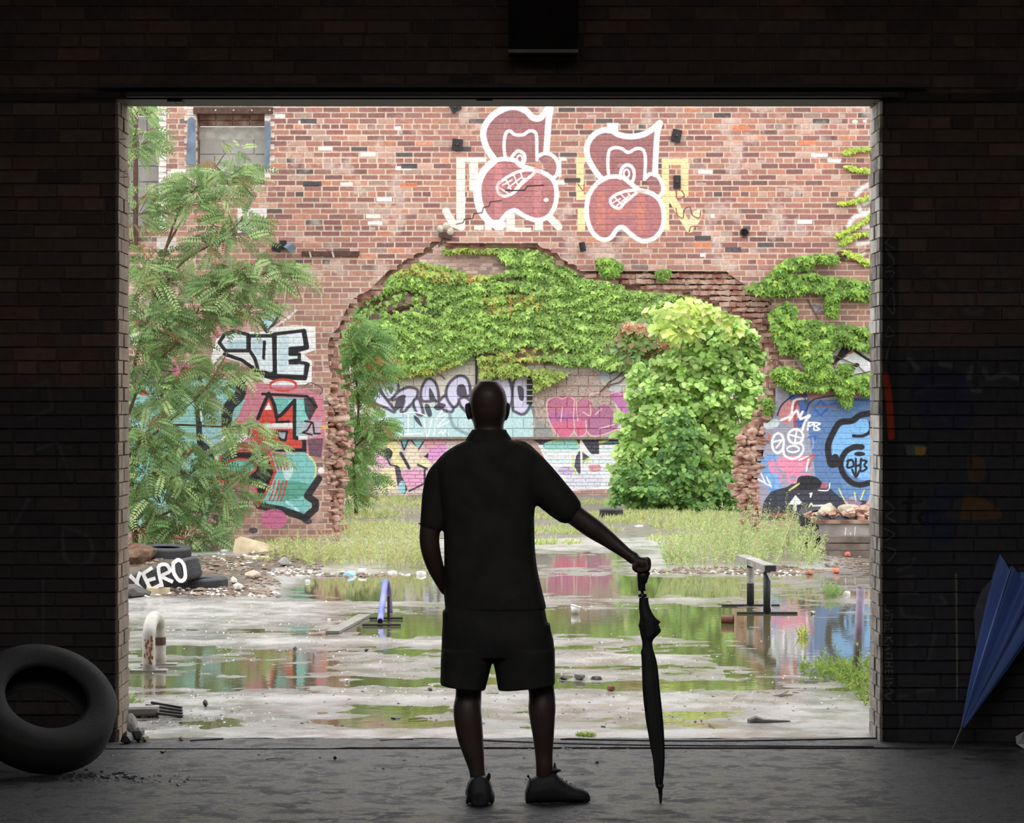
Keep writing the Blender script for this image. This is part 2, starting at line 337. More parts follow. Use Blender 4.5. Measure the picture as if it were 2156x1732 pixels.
def near_img():
    p = Paint(-260, 90, 2420, 1180, 1.5, (218, 192, 170)); r = random.Random(5); p.lift = 8; p.sat = .9; 
    # mortar tone
    n = fbm(p.H, p.W, 9, 3); p.a *= (0.88+.24*n)[..., None]
    rects = courses(WX0, WX1, 1160, WY0, 11.85, 38.2, 6, .25, .06, 2)
    pal = [((180, 120, 102), 10), ((166, 108, 96), 9), ((146, 94, 88), 8), ((188, 126, 102), 4), ((204, 128, 98), 2), ((196, 150, 132), 4), ((146, 100, 92), 4), ((170, 138, 124), 2), ((96, 82, 80), 1), ((88, 78, 78), .4), ((128, 88, 82), 2)]
    cols, ws = zip(*pal)
    for q in rects:
        c = r.choices(cols, ws)[0]; j = r.uniform(.92, 1.08); c = tuple(x*j for x in c)
        yy = q[3]
        if yy > 560: c = tuple(x*.6+y*.4 for x, y in zip(c, (186, 146, 130)))        # paler towards the foot
        if 300 > q[0]-230 > 0 and yy < 560: c = tuple(x*.75+y*.25 for x, y in zip(c, (205, 160, 145)))
        p.rect(q[0], q[1], q[2], q[3], c)
        if r.random() < .012 and yy < 520: p.rect(q[0]+2, q[1], q[2]-2, q[3]-1, (250, 246, 238))
        elif r.random() < .05: p.rect(q[0], q[1]+r.uniform(0, 4), q[0]+r.uniform(5, 25), q[3], (214, 192, 176), .6)
    n2 = fbm(p.H, p.W, 60, 21); mk = np.clip((n2-.6)*9, 0, 1)*.55
    p.a = p.a*(1-mk[..., None])+np.array((216, 196, 182))*mk[..., None]
    W = (250, 248, 246); K = (38, 36, 42)
    # whitewashed window surrounds
    for y in range(196, 480, 12):
        p.rect(334, y, 350, y+10, (240, 238, 234)); p.rect(388+(y//12 % 2)*6, y, 414, y+10, (232, 222, 212), .8 if y < 390 else 0)
        p.rect(557, y, 570+(y//12 % 2)*8, y+10, (236, 228, 220), .8 if y < 370 else 0)
    p.rect(410, 215, 590, 226, (240, 232, 224), .85); p.rect(500, 438, 562, 490, (244, 238, 236), .8); p.rect(330, 500, 372, 530, (240, 236, 230), .7)
    p.rect(264, 655, 350, 668, (244, 240, 234)); p.rect(264, 700, 320, 726, (244, 240, 234)); p.rect(352, 360, 408, 378, (240, 236, 230), .8)
    p.rect(310, 745, 356, 755, (244, 240, 234), .7)
    # ---- block letters behind the bubble letters
    p.T = (880, 200, .28757); C = (250, 238, 222); Y = (246, 226, 160)
    for b in [(280, 455, 345, 980), (345, 455, 500, 490), (375, 490, 440, 700), (410, 955, 480, 985), (490, 870, 540, 990), (560, 870, 625, 990), (650, 870, 710, 1000),
              (710, 972, 830, 1002), (855, 900, 915, 990), (1035, 455, 1085, 482), (1030, 480, 1050, 600)]: p.rect4 = b; p.poly([(b[0], b[1]), (b[2], b[1]), (b[2], b[3]), (b[0], b[3])], C, .93)
    p.line([(205, 850), (255, 940), (320, 965)], C, 55, .95); p.line([(960, 890), (1030, 965)], C, 55, .95)
    for b in [(1160, 455, 1215, 765), (1215, 455, 1300, 490), (1160, 728, 1250, 768), (1168, 830, 1225, 1000), (1785, 465, 1838, 990), (1785, 465, 1980, 512), (1925, 512, 1980, 730), (1838, 700, 1980, 740)]:
        p.poly([(b[0], b[1]), (b[2], b[1]), (b[2], b[3]), (b[0], b[3])], Y, .93)
    p.line([(1860, 760), (1940, 900), (1990, 980)], Y, 55, .95); p.poly([(1930, 890), (1980, 930), (2020, 850), (2060, 835), (2085, 860), (2060, 930), (1985, 1010)], (250, 222, 175), .95)
    p.sp([(1890, 705), (1900, 760), (1950, 740), (1930, 700)], (140, 80, 70), 8); p.sp([(1890, 830), (1900, 880), (1940, 900), (1950, 840), (1990, 820), (2010, 880), (2060, 900), (2070, 850)], (140, 80, 70), 8)
    p.sp([(1985, 1000), (2000, 965), (2050, 960)], (140, 80, 70), 8); p.sp([(1170, 650), (1210, 700), (1215, 660)], (150, 90, 80), 8)
    # ---- two bubble letters
    V = (160, 100, 102); V2 = (184, 110, 112)
    def bubble(hat, hatfill, mm, nose, noseo, ear, body, mouth, wds):
        p.blob(hatfill, V, .82); p.blob(body, V2, .85); p.blob(ear+[ear[0]], V, .6)
        p.sp(hat, W, wds); p.sp(mm, W, 24); p.sp(ear, W, 28); p.sp(body, W, 34, closed=True); p.sp(nose, W, 24); p.ell(*noseo, W, 14)
        p.sp(mouth, W, 22, closed=True)
    bubble([(560, 470), (500, 380), (478, 270), (520, 180), (600, 115), (700, 85), (790, 115), (840, 165), (900, 165), (965, 90), (955, 200), (940, 420)],
           [(560, 470), (500, 370), (490, 240), (560, 150), (700, 105), (840, 170), (935, 150), (935, 420), (880, 480), (700, 500)],
           [(640, 460), (630, 380), (640, 290), (670, 262), (710, 290), (770, 290), (820, 262), (865, 285), (870, 400), (872, 475)],
           [(690, 450), (730, 410), (775, 430), (782, 475), (760, 520)], (745, 470, 20, 28),
           [(878, 450), (935, 425), (1000, 455), (1028, 520), (1015, 585), (980, 612)],
           [(760, 520), (710, 480), (640, 468), (560, 485), (490, 560), (452, 650), (450, 740), (475, 840), (530, 920), (600, 925), (650, 870), (710, 845), (770, 880), (860, 915), (945, 895), (995, 830), (1015, 740), (1000, 640), (940, 580), (860, 550)],
           [(580, 680), (600, 640), (680, 585), (770, 552), (860, 555), (830, 590), (760, 650), (700, 715), (640, 740), (595, 725)], 46)
    p.sp([(560, 480), (480, 560), (435, 680), (440, 790), (480, 880), (560, 950), (620, 950)], W, 52)
    for a, b in [((640, 610), (680, 690)), ((700, 580), (730, 660)), ((750, 560), (770, 620)), ((600, 680), (660, 720)), ((620, 660), (690, 620)), ((660, 680), (760, 600)), ((700, 700), (780, 610))]: p.line([a, b], W, 11)
    p.ell(938, 768, 18, 14, W)
    bubble([(1340, 610), (1280, 530), (1240, 440), (1245, 350), (1310, 275), (1400, 255), (1470, 290), (1560, 305), (1660, 285), (1730, 240), (1772, 205), (1750, 300), (1735, 580)],
           [(1340, 610), (1260, 520), (1240, 400), (1310, 285), (1400, 260), (1540, 310), (1745, 260), (1735, 580), (1660, 620), (1500, 640)],
           [(1398, 600), (1390, 500), (1400, 410), (1440, 385), (1490, 392), (1540, 420), (1600, 392), (1650, 405), (1665, 470), (1660, 610)],
           [(1480, 610), (1490, 545), (1530, 510), (1575, 540), (1582, 600), (1560, 650)], (1527, 575, 20, 30),
           [(1660, 615), (1700, 578), (1755, 595), (1790, 655), (1790, 710), (1755, 755)],
           [(1560, 650), (1500, 605), (1410, 598), (1320, 640), (1258, 720), (1235, 820), (1245, 930), (1290, 1020), (1360, 1060), (1415, 1040), (1455, 985), (1500, 968), (1560, 1020), (1640, 1068), (1725, 1050), (1785, 980), (1800, 880), (1775, 780), (1710, 720), (1620, 695)],
           [(1408, 780), (1420, 750), (1470, 720), (1540, 700), (1610, 702), (1570, 740), (1510, 790), (1475, 830), (1430, 815)], 42)
    p.rect; p.poly([(1385, 205), (1470, 205), (1462, 280), (1385, 280)], W)
    for x in (1310, 1605): p.poly([(x, 700), (x+60, 700), (x+60, 1000), (x, 1000)], (220, 130, 100), .45)
    p.poly([(1390, 830), (1660, 830), (1660, 880), (1390, 880)], (220, 130, 100), .4)
    for x in (560, 850): p.poly([(x, 500), (x+55, 500), (x+55, 880), (x, 880)], (225, 140, 140), .45)
    for a, b in [((1440, 750), (1490, 800)), ((1490, 730), (1530, 770)), ((1425, 790), (1480, 760)), ((1450, 815), (1540, 740)), ((1540, 720), (1560, 745))]: p.line([a, b], W, 10)
    p.line([(280, 945), (330, 935), (340, 910), (400, 905), (410, 870), (470, 860), (480, 822), (520, 815), (530, 782), (610, 772)], (40, 30, 30), 6)
    p.line([(640, 698), (780, 698), (800, 668), (920, 660)], (40, 30, 30), 8)
    # ---- left pier: block letters, red crown shape, teal and pink fields
    p.T = (230, 600, .24248)
    PK = (222, 130, 150); TL = (140, 212, 206); RD = (226, 74, 60)
    p.blob([(900, 380), (1000, 330), (1250, 380), (1330, 420), (1100, 700), (880, 700), (820, 560)], (226, 150, 160), .55)
    p.poly([(1150, 820), (1340, 860), (1700, 900), (1850, 960), (1880, 1150), (1860, 1480), (1700, 1440), (1600, 1450), (1100, 1500), (1050, 1250), (1180, 1000)], PK, .88)
    p.poly([(130, 850), (360, 820), (760, 800), (1060, 830), (1180, 1000), (1050, 1300), (950, 1700), (900, 2050), (130, 2100)], TL, .85)
    p.blob([(500, 680), (760, 690), (800, 760), (500, 780)], (214, 100, 150), .6); p.blob([(150, 700), (500, 720), (520, 830), (380, 860), (140, 850)], (90, 80, 90), .75)
    p.blob([(270, 910), (340, 920), (330, 960), (260, 950)], (220, 80, 70), .8)
    for c, q in [((90, 180, 170), [(400, 1000), (600, 980), (640, 1100), (420, 1140)]), ((170, 205, 230), [(800, 1080), (1040, 1040), (1020, 1330), (820, 1330)]), ((100, 190, 180), [(200, 1400), (600, 1300), (700, 1500), (300, 1650)])]: p.blob(q, c, .5)
    p.sp([(1150, 850), (1130, 960), (1040, 1060), (1020, 1200), (1060, 1420)], K, 95, .9); p.line([(775, 1010), (780, 1250), (800, 1600)], K, 50, .9)
    p.poly([(760, 1300), (900, 1430), (930, 1620), (800, 1600)], K, .85); p.line([(790, 1040), (800, 1180)], (240, 236, 190), 14)
    p.sp([(810, 1310), (900, 1400), (940, 1560)], (236, 226, 150), 16); p.line([(970, 1370), (1000, 1300), (1040, 1390)], W, 22)
    p.poly([(1080, 1280), (1150, 1260), (1250, 1310), (1180, 1340), (1090, 1420), (1050, 1400)], W, .9)
    # letters C U E
    p.poly([(900, 560), (930, 470), (1050, 390), (1200, 400), (1320, 405), (1440, 370), (1600, 345), (1790, 360), (1795, 560), (1690, 600), (1760, 660), (1760, 860), (1600, 868), (1350, 855), (1290, 780), (1200, 690), (960, 620), (1010, 720), (980, 760), (880, 680)], W, .93)
    LF = (232, 240, 246)
    for q in ([(1215, 440), (1430, 440), (1435, 760), (1370, 785), (1300, 760), (1265, 640), (1215, 560)], [(1440, 425), (1690, 395), (1705, 540), (1570, 550), (1570, 600), (1650, 600), (1650, 650), (1570, 660), (1712, 680), (1700, 795), (1440, 785)],
              [(1010, 570), (955, 500), (1000, 430), (1090, 400), (1205, 430), (1205, 570)]):
        p.poly(q, LF); p.line(q, K, 30, .95, True)
    p.line([(1430, 430), (1440, 780)], K, 36); p.poly([(1335, 480), (1362, 480), (1352, 650), (1328, 640)], K); p.poly([(1570, 545), (1640, 545), (1640, 600), (1570, 600)], K, .9); p.poly([(1560, 650), (1650, 640), (1640, 690), (1560, 690)], K, .9)
    p.line([(1000, 600), (1150, 650), (1250, 720), (1290, 790)], K, 30); p.line([(1440, 800), (1700, 810), (1725, 690)], K, 34); p.line([(1690, 400), (1715, 540), (1590, 575)], K, 42); p.line([(1340, 770), (1440, 800)], K, 60)
    p.blob([(1240, 480), (1330, 470), (1300, 620), (1250, 560)], (180, 212, 226), .6); p.blob([(1470, 470), (1560, 460), (1540, 700), (1480, 740)], (180, 212, 226), .4); p.blob([(1030, 500), (1170, 480), (1180, 540), (1050, 550)], (180, 212, 226), .7)
    # heart above
    p.poly([(1250, 240), (1520, 200), (1380, 430)], W, .8); p.poly([(1320, 240), (1400, 225), (1465, 235), (1370, 385)], (180, 220, 235)); p.sp([(1285, 255), (1320, 330), (1368, 400)], K, 34, .9); p.sp([(1480, 240), (1440, 320), (1375, 400)], K, 26, .8); p.line([(1380, 400), (1560, 280), (1620, 220)], W, 20, .7)
    # red oval
    p.ell(1510, 868, 112, 48, (244, 240, 240)); p.ell(1510, 868, 112, 48, RD, 22); p.poly([(1400, 868), (1620, 868), (1600, 905), (1420, 905)], PK, .9)
    p.line([(1330, 945), (1720, 965), (1800, 1060)], K, 22); p.poly([(1425, 975), (1700, 985), (1745, 1090), (1680, 1330), (1610, 1320), (1600, 1010), (1480, 1130)], TL); p.blob([(1440, 980), (1560, 1000), (1520, 1080), (1470, 1100)], (110, 190, 180), .7)
    p.poly([(1690, 980), (1770, 970), (1810, 1050), (1740, 1180), (1700, 1100)], K, .75)
    RQ = [(1290, 1160), (1330, 1060), (1385, 940), (1430, 1030), (1455, 1150), (1500, 1120), (1610, 1000), (1608, 1325), (1690, 1340), (1690, 1432), (1450, 1430), (1410, 1370), (1290, 1400), (1230, 1300), (1320, 1200)]
    p.poly(RQ, RD); p.line(RQ[:9]+RQ[9:11], K, 30); p.line([(1455, 1150), (1455, 1190), (1560, 1185)], K, 22); p.poly([(1348, 1082), (1385, 1015), (1412, 1082)], W); p.poly([(1330, 1203), (1590, 1195), (1595, 1245), (1350, 1245)], (240, 238, 236))
    hq = [(1450, 1270), (1545, 1268), (1530, 1350), (1490, 1342)]; p.poly(hq, (180, 180, 190)); p.line(hq, K, 18, 1, True); p.line([(1620, 1320), (1700, 1340), (1700, 1440)], K, 24)
    p.poly([(1640, 1180), (1850, 1170), (1830, 1300), (1720, 1340), (1630, 1300)], (190, 190, 200), .7); p.line([(1700, 1180), (1760, 1190), (1720, 1260), (1680, 1280), (1760, 1300)], K, 14); p.line([(1770, 1200), (1780, 1290), (1830, 1290)], K, 14); p.poly([(1640, 1310), (1720, 1310), (1720, 1340), (1640, 1345)], W)
    p.poly([(1720, 1340), (1860, 1330), (1840, 1500), (1740, 1480)], (90, 66, 84), .75)
    # lower: black shape with red rim, teal tail
    p.poly([(1420, 1460), (1700, 1450), (1780, 1540), (1800, 1650), (1760, 1800), (1700, 1850), (1760, 1900), (1700, 1990), (1500, 1960), (1290, 1900), (1400, 1740)], (130, 205, 200))
    p.blob([(1500, 1700), (1760, 1740), (1690, 1830), (1480, 1860)], (84, 160, 130), .7); p.blob([(1540, 1480), (1600, 1600), (1540, 1700), (1500, 1560)], (240, 248, 248), .7); p.line([(1540, 1880), (1640, 1960)], (190, 235, 245), 24)
    p.sp([(1720, 1470), (1790, 1560), (1780, 1700), (1705, 1840)], (232, 232, 160), 14)
    p.line([(1705, 1840), (1770, 1900), (1720, 1990)], (232, 232, 160), 12); p.line([(1300, 1915), (1500, 1950), (1700, 2020), (1790, 1940), (1790, 1880), (1720, 1830), (1820, 1680)], K, 60, .92)
    BQ = [(940, 1660), (965, 1490), (1100, 1440), (1380, 1440), (1440, 1620), (1390, 1750), (1290, 1920), (1270, 1730), (960, 1700)]
    p.poly(BQ, K); p.line(BQ, RD, 22, 1, True); p.ell(1140, 1580, 130, 66, (120, 200, 190)); p.ell(1140, 1580, 134, 70, RD, 20)
    p.line([(1250, 1250), (1400, 1500), (1440, 1620)], RD, 30); p.line([(1020, 1725), (1270, 1735), (1290, 1900)], RD, 22); p.blob([(1100, 1760), (1260, 1750), (1270, 1880), (1130, 1900)], (214, 110, 140), .8)
    for i in range(4): p.line([(1430+i*32, 1470), (1470+i*26, 1600)], (200, 70, 80), 13); p.sp([(1390+i*34, 1870), (1420+i*34, 1790), (1440+i*34, 1700)], RD, 12)
    p.ell(1430, 2030, 115, 88, (224, 110, 160), al=.85); p.blob([(690, 1980), (800, 1970), (790, 2050), (700, 2040)], (236, 150, 180), .9); p.blob([(860, 1960), (1010, 1970), (1000, 2060), (880, 2070)], (224, 110, 150), .8)
    p.blob([(140, 2160), (280, 2170), (240, 2260), (140, 2250)], (214, 120, 160), .8); p.blob([(400, 2020), (520, 2010), (520, 2100), (420, 2120)], (110, 200, 170), .8); p.ell(1840, 1610, 30, 26, W)
    p.ell(1250, 2130, 40, 26, (70, 60, 70), al=.8); p.blob([(1640, 1990), (1720, 2000), (1760, 2060), (1700, 2070)], K, .7); p.sp([(1700, 870), (1760, 850), (1850, 900), (1830, 950)], (90, 70, 80), 8); p.poly([(1830, 1220), (1950, 1200), (1950, 1245), (1830, 1245)], (232, 190, 110))
    # ---- right pier
    p.T = (1540, 780, .25413)
    p.poly([(380, 100), (620, 60), (1180, 60), (1180, 1130), (240, 1130), (220, 900), (220, 700), (300, 400), (340, 250)], (150, 160, 190), .75)
    p.poly([(640, 250), (1180, 220), (1180, 1100), (800, 1060), (700, 900), (640, 500)], (84, 124, 180), .9); p.poly([(900, 900), (1180, 960), (1180, 1130), (950, 1100)], (100, 140, 190), .9)
    p.poly([(560, 90), (900, 110), (980, 150), (940, 200), (700, 220), (620, 260)], (200, 120, 105), .75); p.poly([(980, 130), (1180, 100), (1180, 230), (1000, 220)], (220, 160, 150), .7)
    p.blob([(480, 180), (600, 160), (640, 300), (560, 480), (500, 300)], (60, 96, 180), .85)
    p.blob([(390, 340), (450, 260), (540, 250), (560, 380), (440, 440)], (232, 130, 130), .8); p.line([(600, 160), (520, 300), (530, 480)], (180, 70, 70), 26, .8)
    p.sp([(380, 370), (420, 280), (520, 200)], K, 10); p.sp([(620, 330), (680, 240), (900, 200)], K, 12, .7); p.sp([(820, 280), (1000, 240), (1170, 250)], (60, 90, 170), 22, .7)
    dq = [(680, 310), (740, 250), (800, 310), (740, 370)]; p.line(dq, (50, 96, 190), 20, .9, True); p.line([(650, 300), (740, 290), (900, 310)], (150, 100, 90), 14, .7)
    p.blob([(240, 740), (330, 690), (380, 720), (420, 1000), (330, 1030), (280, 920)], (110, 160, 220), .9); p.blob([(400, 720), (640, 710), (600, 820), (480, 840), (380, 800)], (240, 140, 170), .95)
    p.blob([(300, 760), (350, 740), (380, 820), (420, 850), (400, 950), (340, 880)], (240, 140, 170), .85); p.poly([(290, 850), (390, 850), (400, 1000), (360, 1000), (350, 900), (320, 980)], (120, 175, 230), .95)
    p.poly([(270, 1080), (330, 1000), (470, 960), (560, 890), (700, 880), (800, 960), (900, 1050), (1180, 1090), (1180, 1240), (240, 1240)], (52, 52, 66), .92)
    p.ell(510, 890, 44, 36, (240, 140, 175), 26); p.line([(460, 850), (640, 860)], (240, 140, 175), 26); p.blob([(560, 880), (700, 880), (740, 960), (560, 980)], K, .9)
    p.line([(560, 740), (640, 710), (620, 830)], W, 14); p.line([(600, 740), (690, 690), (640, 800)], (210, 90, 90), 16, .8); p.line([(480, 990), (560, 935)], (220, 220, 110), 16)
    bq = [(835, 700), (832, 620), (855, 530), (905, 455), (990, 445), (1050, 395), (1120, 405), (1150, 450), (1180, 440), (1180, 905), (1080, 905), (985, 865), (925, 790), (930, 710)]
    p.poly(bq, (124, 186, 240)); p.sp([(1180, 350), (1070, 368), (1000, 415), (900, 430), (840, 520), (800, 620), (808, 720), (830, 780), (900, 760)], K, 50)
    p.sp([(1080, 632), (1010, 635), (940, 680), (905, 770), (930, 860), (1000, 930), (1080, 945), (1180, 915)], K, 46); p.sp([(1080, 632), (1030, 622), (960, 650)], K, 30)
    p.line([(860, 720), (860, 770)], K, 60); p.sp([(1010, 540), (1090, 540), (1150, 500), (1150, 430)], K, 26); p.ell(1062, 690, 46, 18, K); p.line([(1150, 480), (1160, 560)], K, 20)
    for q in ([(970, 740), (960, 800), (1010, 790), (1000, 740), (960, 750)], [(1030, 730), (1030, 860)], [(1030, 790), (1070, 780)], [(1075, 730), (1070, 830), (1120, 810), (1100, 780), (1120, 750), (1070, 740)], [(1000, 820), (1030, 880), (1060, 830)]): p.sp(q, K, 17)
    for q in ([(480, 410), (540, 330), (560, 380), (590, 340), (570, 400), (650, 370), (610, 420), (590, 490)], [(500, 370), (520, 250), (620, 232)], [(410, 410), (480, 380), (500, 350)]): p.sp(q, W, 20)
    p.sp([(640, 430), (630, 490)], W, 16); p.sp([(640, 430), (690, 430), (650, 460)], W, 14); p.sp([(690, 430), (685, 490), (730, 485), (700, 460), (735, 440), (690, 428)], W, 14)
    p.ell(385, 600, 48, 82, W, 20, rot=.05); p.line([(345, 590), (420, 575), (370, 640)], W, 14); p.ell(532, 545, 62, 60, W, 20); p.line([(480, 530), (585, 560)], W, 14); p.line([(540, 490), (525, 600)], W, 14)
    p.sp([(430, 640), (440, 700), (510, 730), (580, 690), (595, 620), (540, 600)], W, 20); p.ell(510, 650, 50, 26, W, 14); p.blob([(240, 450), (340, 400), (400, 420), (370, 470), (290, 480)], (214, 232, 232), .9)
    p.blob([(300, 520), (330, 540), (310, 580)], (220, 90, 80), .8); p.ell(640, 600, 40, 60, (150, 170, 200), 14, .8); p.line([(640, 550), (700, 540), (690, 580)], (60, 100, 190), 14)
    p.poly([(470, 1110), (530, 1030), (585, 1090), (560, 1110), (540, 1110), (540, 1160), (515, 1160), (515, 1110)], (236, 240, 240)); p.line([(230, 820), (280, 930), (220, 900), (330, 960), (290, 880)], W, 12)
    p.line([(650, 1020), (665, 1015), (655, 1045)], W, 14); p.sp([(720, 990), (800, 990), (815, 930)], W, 10); p.poly([(735, 975), (750, 920), (800, 930), (795, 980)], (200, 110, 130), .8)
    p.sp([(630, 1165), (660, 1100), (690, 1140), (760, 1120), (820, 1100), (835, 1140)], (236, 236, 170), 14); p.poly([(690, 1150), (740, 1130), (820, 1130), (830, 1160)], (200, 80, 80), .9); p.line([(680, 1120), (820, 1115)], (220, 225, 235), 18)
    for q in ([(890, 980), (940, 1080), (980, 1120)], [(1020, 1010), (1030, 1080)], [(1100, 990), (1070, 1070)]): p.sp(q, (226, 230, 130), 12)
    p.poly([(930, 1070), (1000, 1040), (1080, 1090), (1060, 1130), (950, 1130)], (210, 170, 190), .6)
    p.T = (0, 0, 1)
    for i in range(70): x, y = r.uniform(240, 1840), 1160-11.85*r.randrange(1, 7); p.rect(x, y-9, x+36, y, (176, 98, 72), .6)
    # white peaks above the blue bubble and sprayed white at the door edge
    p.T = (1260, 480, .30025)
    p.poly([(1640, 1010), (1690, 930), (1790, 870), (1930, 950), (1930, 1030), (1700, 1060)], (240, 244, 246), .95); p.line([(1600, 930), (1700, 820), (1740, 790)], (190, 220, 220), 30, .8)
    p.poly([(1710, 830), (1750, 785), (1800, 790), (1770, 860), (1700, 920), (1630, 970)], K, .95); p.sp([(1800, 860), (1870, 910), (1930, 945)], K, 16); p.sp([(1830, 850), (1880, 890), (1930, 920)], (180, 214, 214), 16); p.poly([(1680, 1050), (1700, 1000), (1740, 1010), (1710, 1070)], K, .9); p.ell(1810, 960, 20, 14, K)
    p.poly([(1340, 870), (1440, 900), (1520, 1010), (1480, 1040), (1400, 960)], (226, 214, 214), .8); p.poly([(1600, 1040), (1680, 1010), (1680, 1100), (1580, 1080)], (224, 206, 130), .7)
    for c in [(1530, 560, 40, 34), (1620, 510, 50, 20)]: p.ell(*c, (200, 200, 214), al=.45)
    p.line([(1510, 540), (1560, 560), (1520, 600)], (120, 120, 150), 14, .6)
    p.T = (1640, 200, .20779)
    for q in ([(780, 1010), (850, 940), (960, 880)], [(800, 1090), (830, 1180), (900, 1190), (970, 1130)], [(700, 1330), (760, 1240), (880, 1210)], [(860, 1340), (960, 1320)], [(800, 1510), (940, 1490)], [(690, 1400), (770, 1450)], [(860, 1600), (800, 1650), (890, 1680)], [(860, 1100), (930, 1060)]): p.sp(q, W, 46, .8, soft=8)
    p.poly([(325, 590), (495, 590), (495, 625), (330, 628)], W); p.poly([(490, 645), (640, 650), (620, 688), (495, 680)], W); p.ell(770, 270, 30, 20, W); p.ell(865, 265, 16, 14, W)
    p.T = (0, 0, 1)
    for x, y, q in [(646, 258, 35), (838, 270, 14), (850, 354, 34), (685, 313, 30), (1485, 362, 30), (730, 388, 26), (790, 470, 30), (590, 245, 22), (1500, 455, 8), (1540, 526, 30), (1480, 537, 12)]: p.rect(x-q/2, y-4, x+q/2, y+4, (250, 246, 240), .95)
    for x, y in [(650, 255), (655, 388), (975, 314), (1205, 380), (862, 350), (1543, 526), (1480, 502), (660, 387)]: p.rect(x-17, y-5, x+17, y+5, (74, 68, 70), .9)
    for x, y in [(1480, 515), (1560, 270), (860, 390), (1700, 300)]: p.rect(x-18, y-5, x+18, y+5, (232, 130, 80), .7)
    return p, rects
PN, NR = near_img()
M_yard = wall_mat('yard_wall_bricks', PN, S1)
def rectpoly(b): return [(b[0], b[1]), (b[0], b[3]), (b[2], b[3]), (b[2], b[1])]
yw = root('wall_back', (0, D1+.2, 0), None, None); yw['kind'] = 'structure'
yw['label'] = 'old red brick wall across the yard, broken open in an arch and covered in graffiti'
m = M(); slab(m, [[(WX0, 1160)]+HOLE+[(WX1, 1160), (WX1, WY0), (WX0, WY0)], rectpoly(WIN1), rectpoly(WIN2)], D1, D1+.11, D1)
m.build('mortar', M_yard, yw)
m = M(); slab(m, [[(WX0, 1160)]+CORE+[(WX1, 1160), (WX1, WY0), (WX0, WY0)], rectpoly(WIN1), rectpoly(WIN2)], D1+.115, D1+.4, D1)
m.build('wall_core', M_core, yw)
keep = []
for q in NR:
    x0, y0, x1, y1, hd = q; cx, cyy = (x0+x1)/2, (y0+y1)/2
    if inpoly(cx, cyy, HOLE): continue
    if inpoly(x0+2, cyy, HOLE) and inpoly(x1-2, cyy, HOLE): continue
    bad = False
    for b in (WIN1, WIN2):
        if b[1] < cyy < b[3]:
            if x0 >= b[0] and x1 <= b[2]: bad = True
            elif x0 < b[0] < x1 and x1 <= b[2]+1: x1 = b[0]
            elif x0 < b[2] < x1 and x0 >= b[0]-1: x0 = b[2]
            elif x0 < b[0] and x1 > b[2]: bad = True
    if bad or x1-x0 < 4: continue
    keep.append((x0, y0, x1, y1, hd))
NR = keep
lay_bricks(yw, NR, D1, .07, M_yard, 'brick', pick=lambda q: 680 < q[0] < 1600 and 215 < q[1] < 560 or (1230 < q[0] < 1560 and 440 < q[1] < 580), rel=.003, seed=4, back=-.004, ch=.002)
# ragged inner bricks shown along the break
rr = random.Random(8); m = M()
for i in range(len(CORE)-1):
    (xa, ya), (xb, yb) = CORE[i], CORE[i+1]; L = math.hypot(xb-xa, yb-ya); k = max(1, int(L/9)); upper = ya < 600 and i < 32
    for j in range(k):
        t = (j+rr.random())/k; x, y = xa+(xb-xa)*t, ya+(yb-ya)*t
        for dp in (.14, .22, .31):
            if rr.random() < (.12 if upper else .5):
                c = P(x+rr.uniform(-5, 5), y+rr.uniform(-5, 3), D1); m.box((c[0], c[1]+dp, c[2]), (rr.uniform(.09, .19), rr.uniform(.08, .11), rr.uniform(.045, .065)), (rr.uniform(-.15, .15), rr.uniform(-.15, .15), rr.uniform(-.5, .5)))
m.build('broken_core_bricks', M_rub, yw, kind='stuff')
BAND = [(1228, 575), (1530, 573), (1620, 626), (1626, 680), (1606, 688), (1580, 664), (1512, 630), (1480, 612), (1345, 600)]
m = M()
for band, n in ((BAND, 330), ([(690, 1150), (690, 870), (700, 790), (722, 880), (722, 1000), (704, 1130)], 150), ([(1560, 930), (1600, 900), (1632, 850), (1606, 940), (1594, 1040), (1598, 1140), (1582, 1110), (1556, 1040)], 170)):
    xs = [q[0] for q in band]; ys = [q[1] for q in band]; k = 0
    while k < n:
        x, y = rr.uniform(min(xs), max(xs)), rr.uniform(min(ys), max(ys))
        if inpoly(x, y, band):
            k += 1; y = round(y/11.85)*11.85; c = P(x, y, D1); big = n < 300
            if big and rr.random() < .8: rock(m, (c[0]+rr.uniform(-.02, .02), c[1]+rr.uniform(.03, .12), c[2]-rr.uniform(0, .06)), (rr.uniform(.04, .1), .09, rr.uniform(.025, .06)), k, rr.uniform(-.3, .3))
            else: m.box((c[0], c[1]+rr.uniform(.07, .12), c[2]), (rr.uniform(.06, .18), .1, rr.uniform(.035, .055)), (rr.uniform(-.1, .1), rr.uniform(-.15, .15), rr.uniform(-.35, .35)))
m.build('rough_inner_bricks', M_rub, yw, kind='stuff')
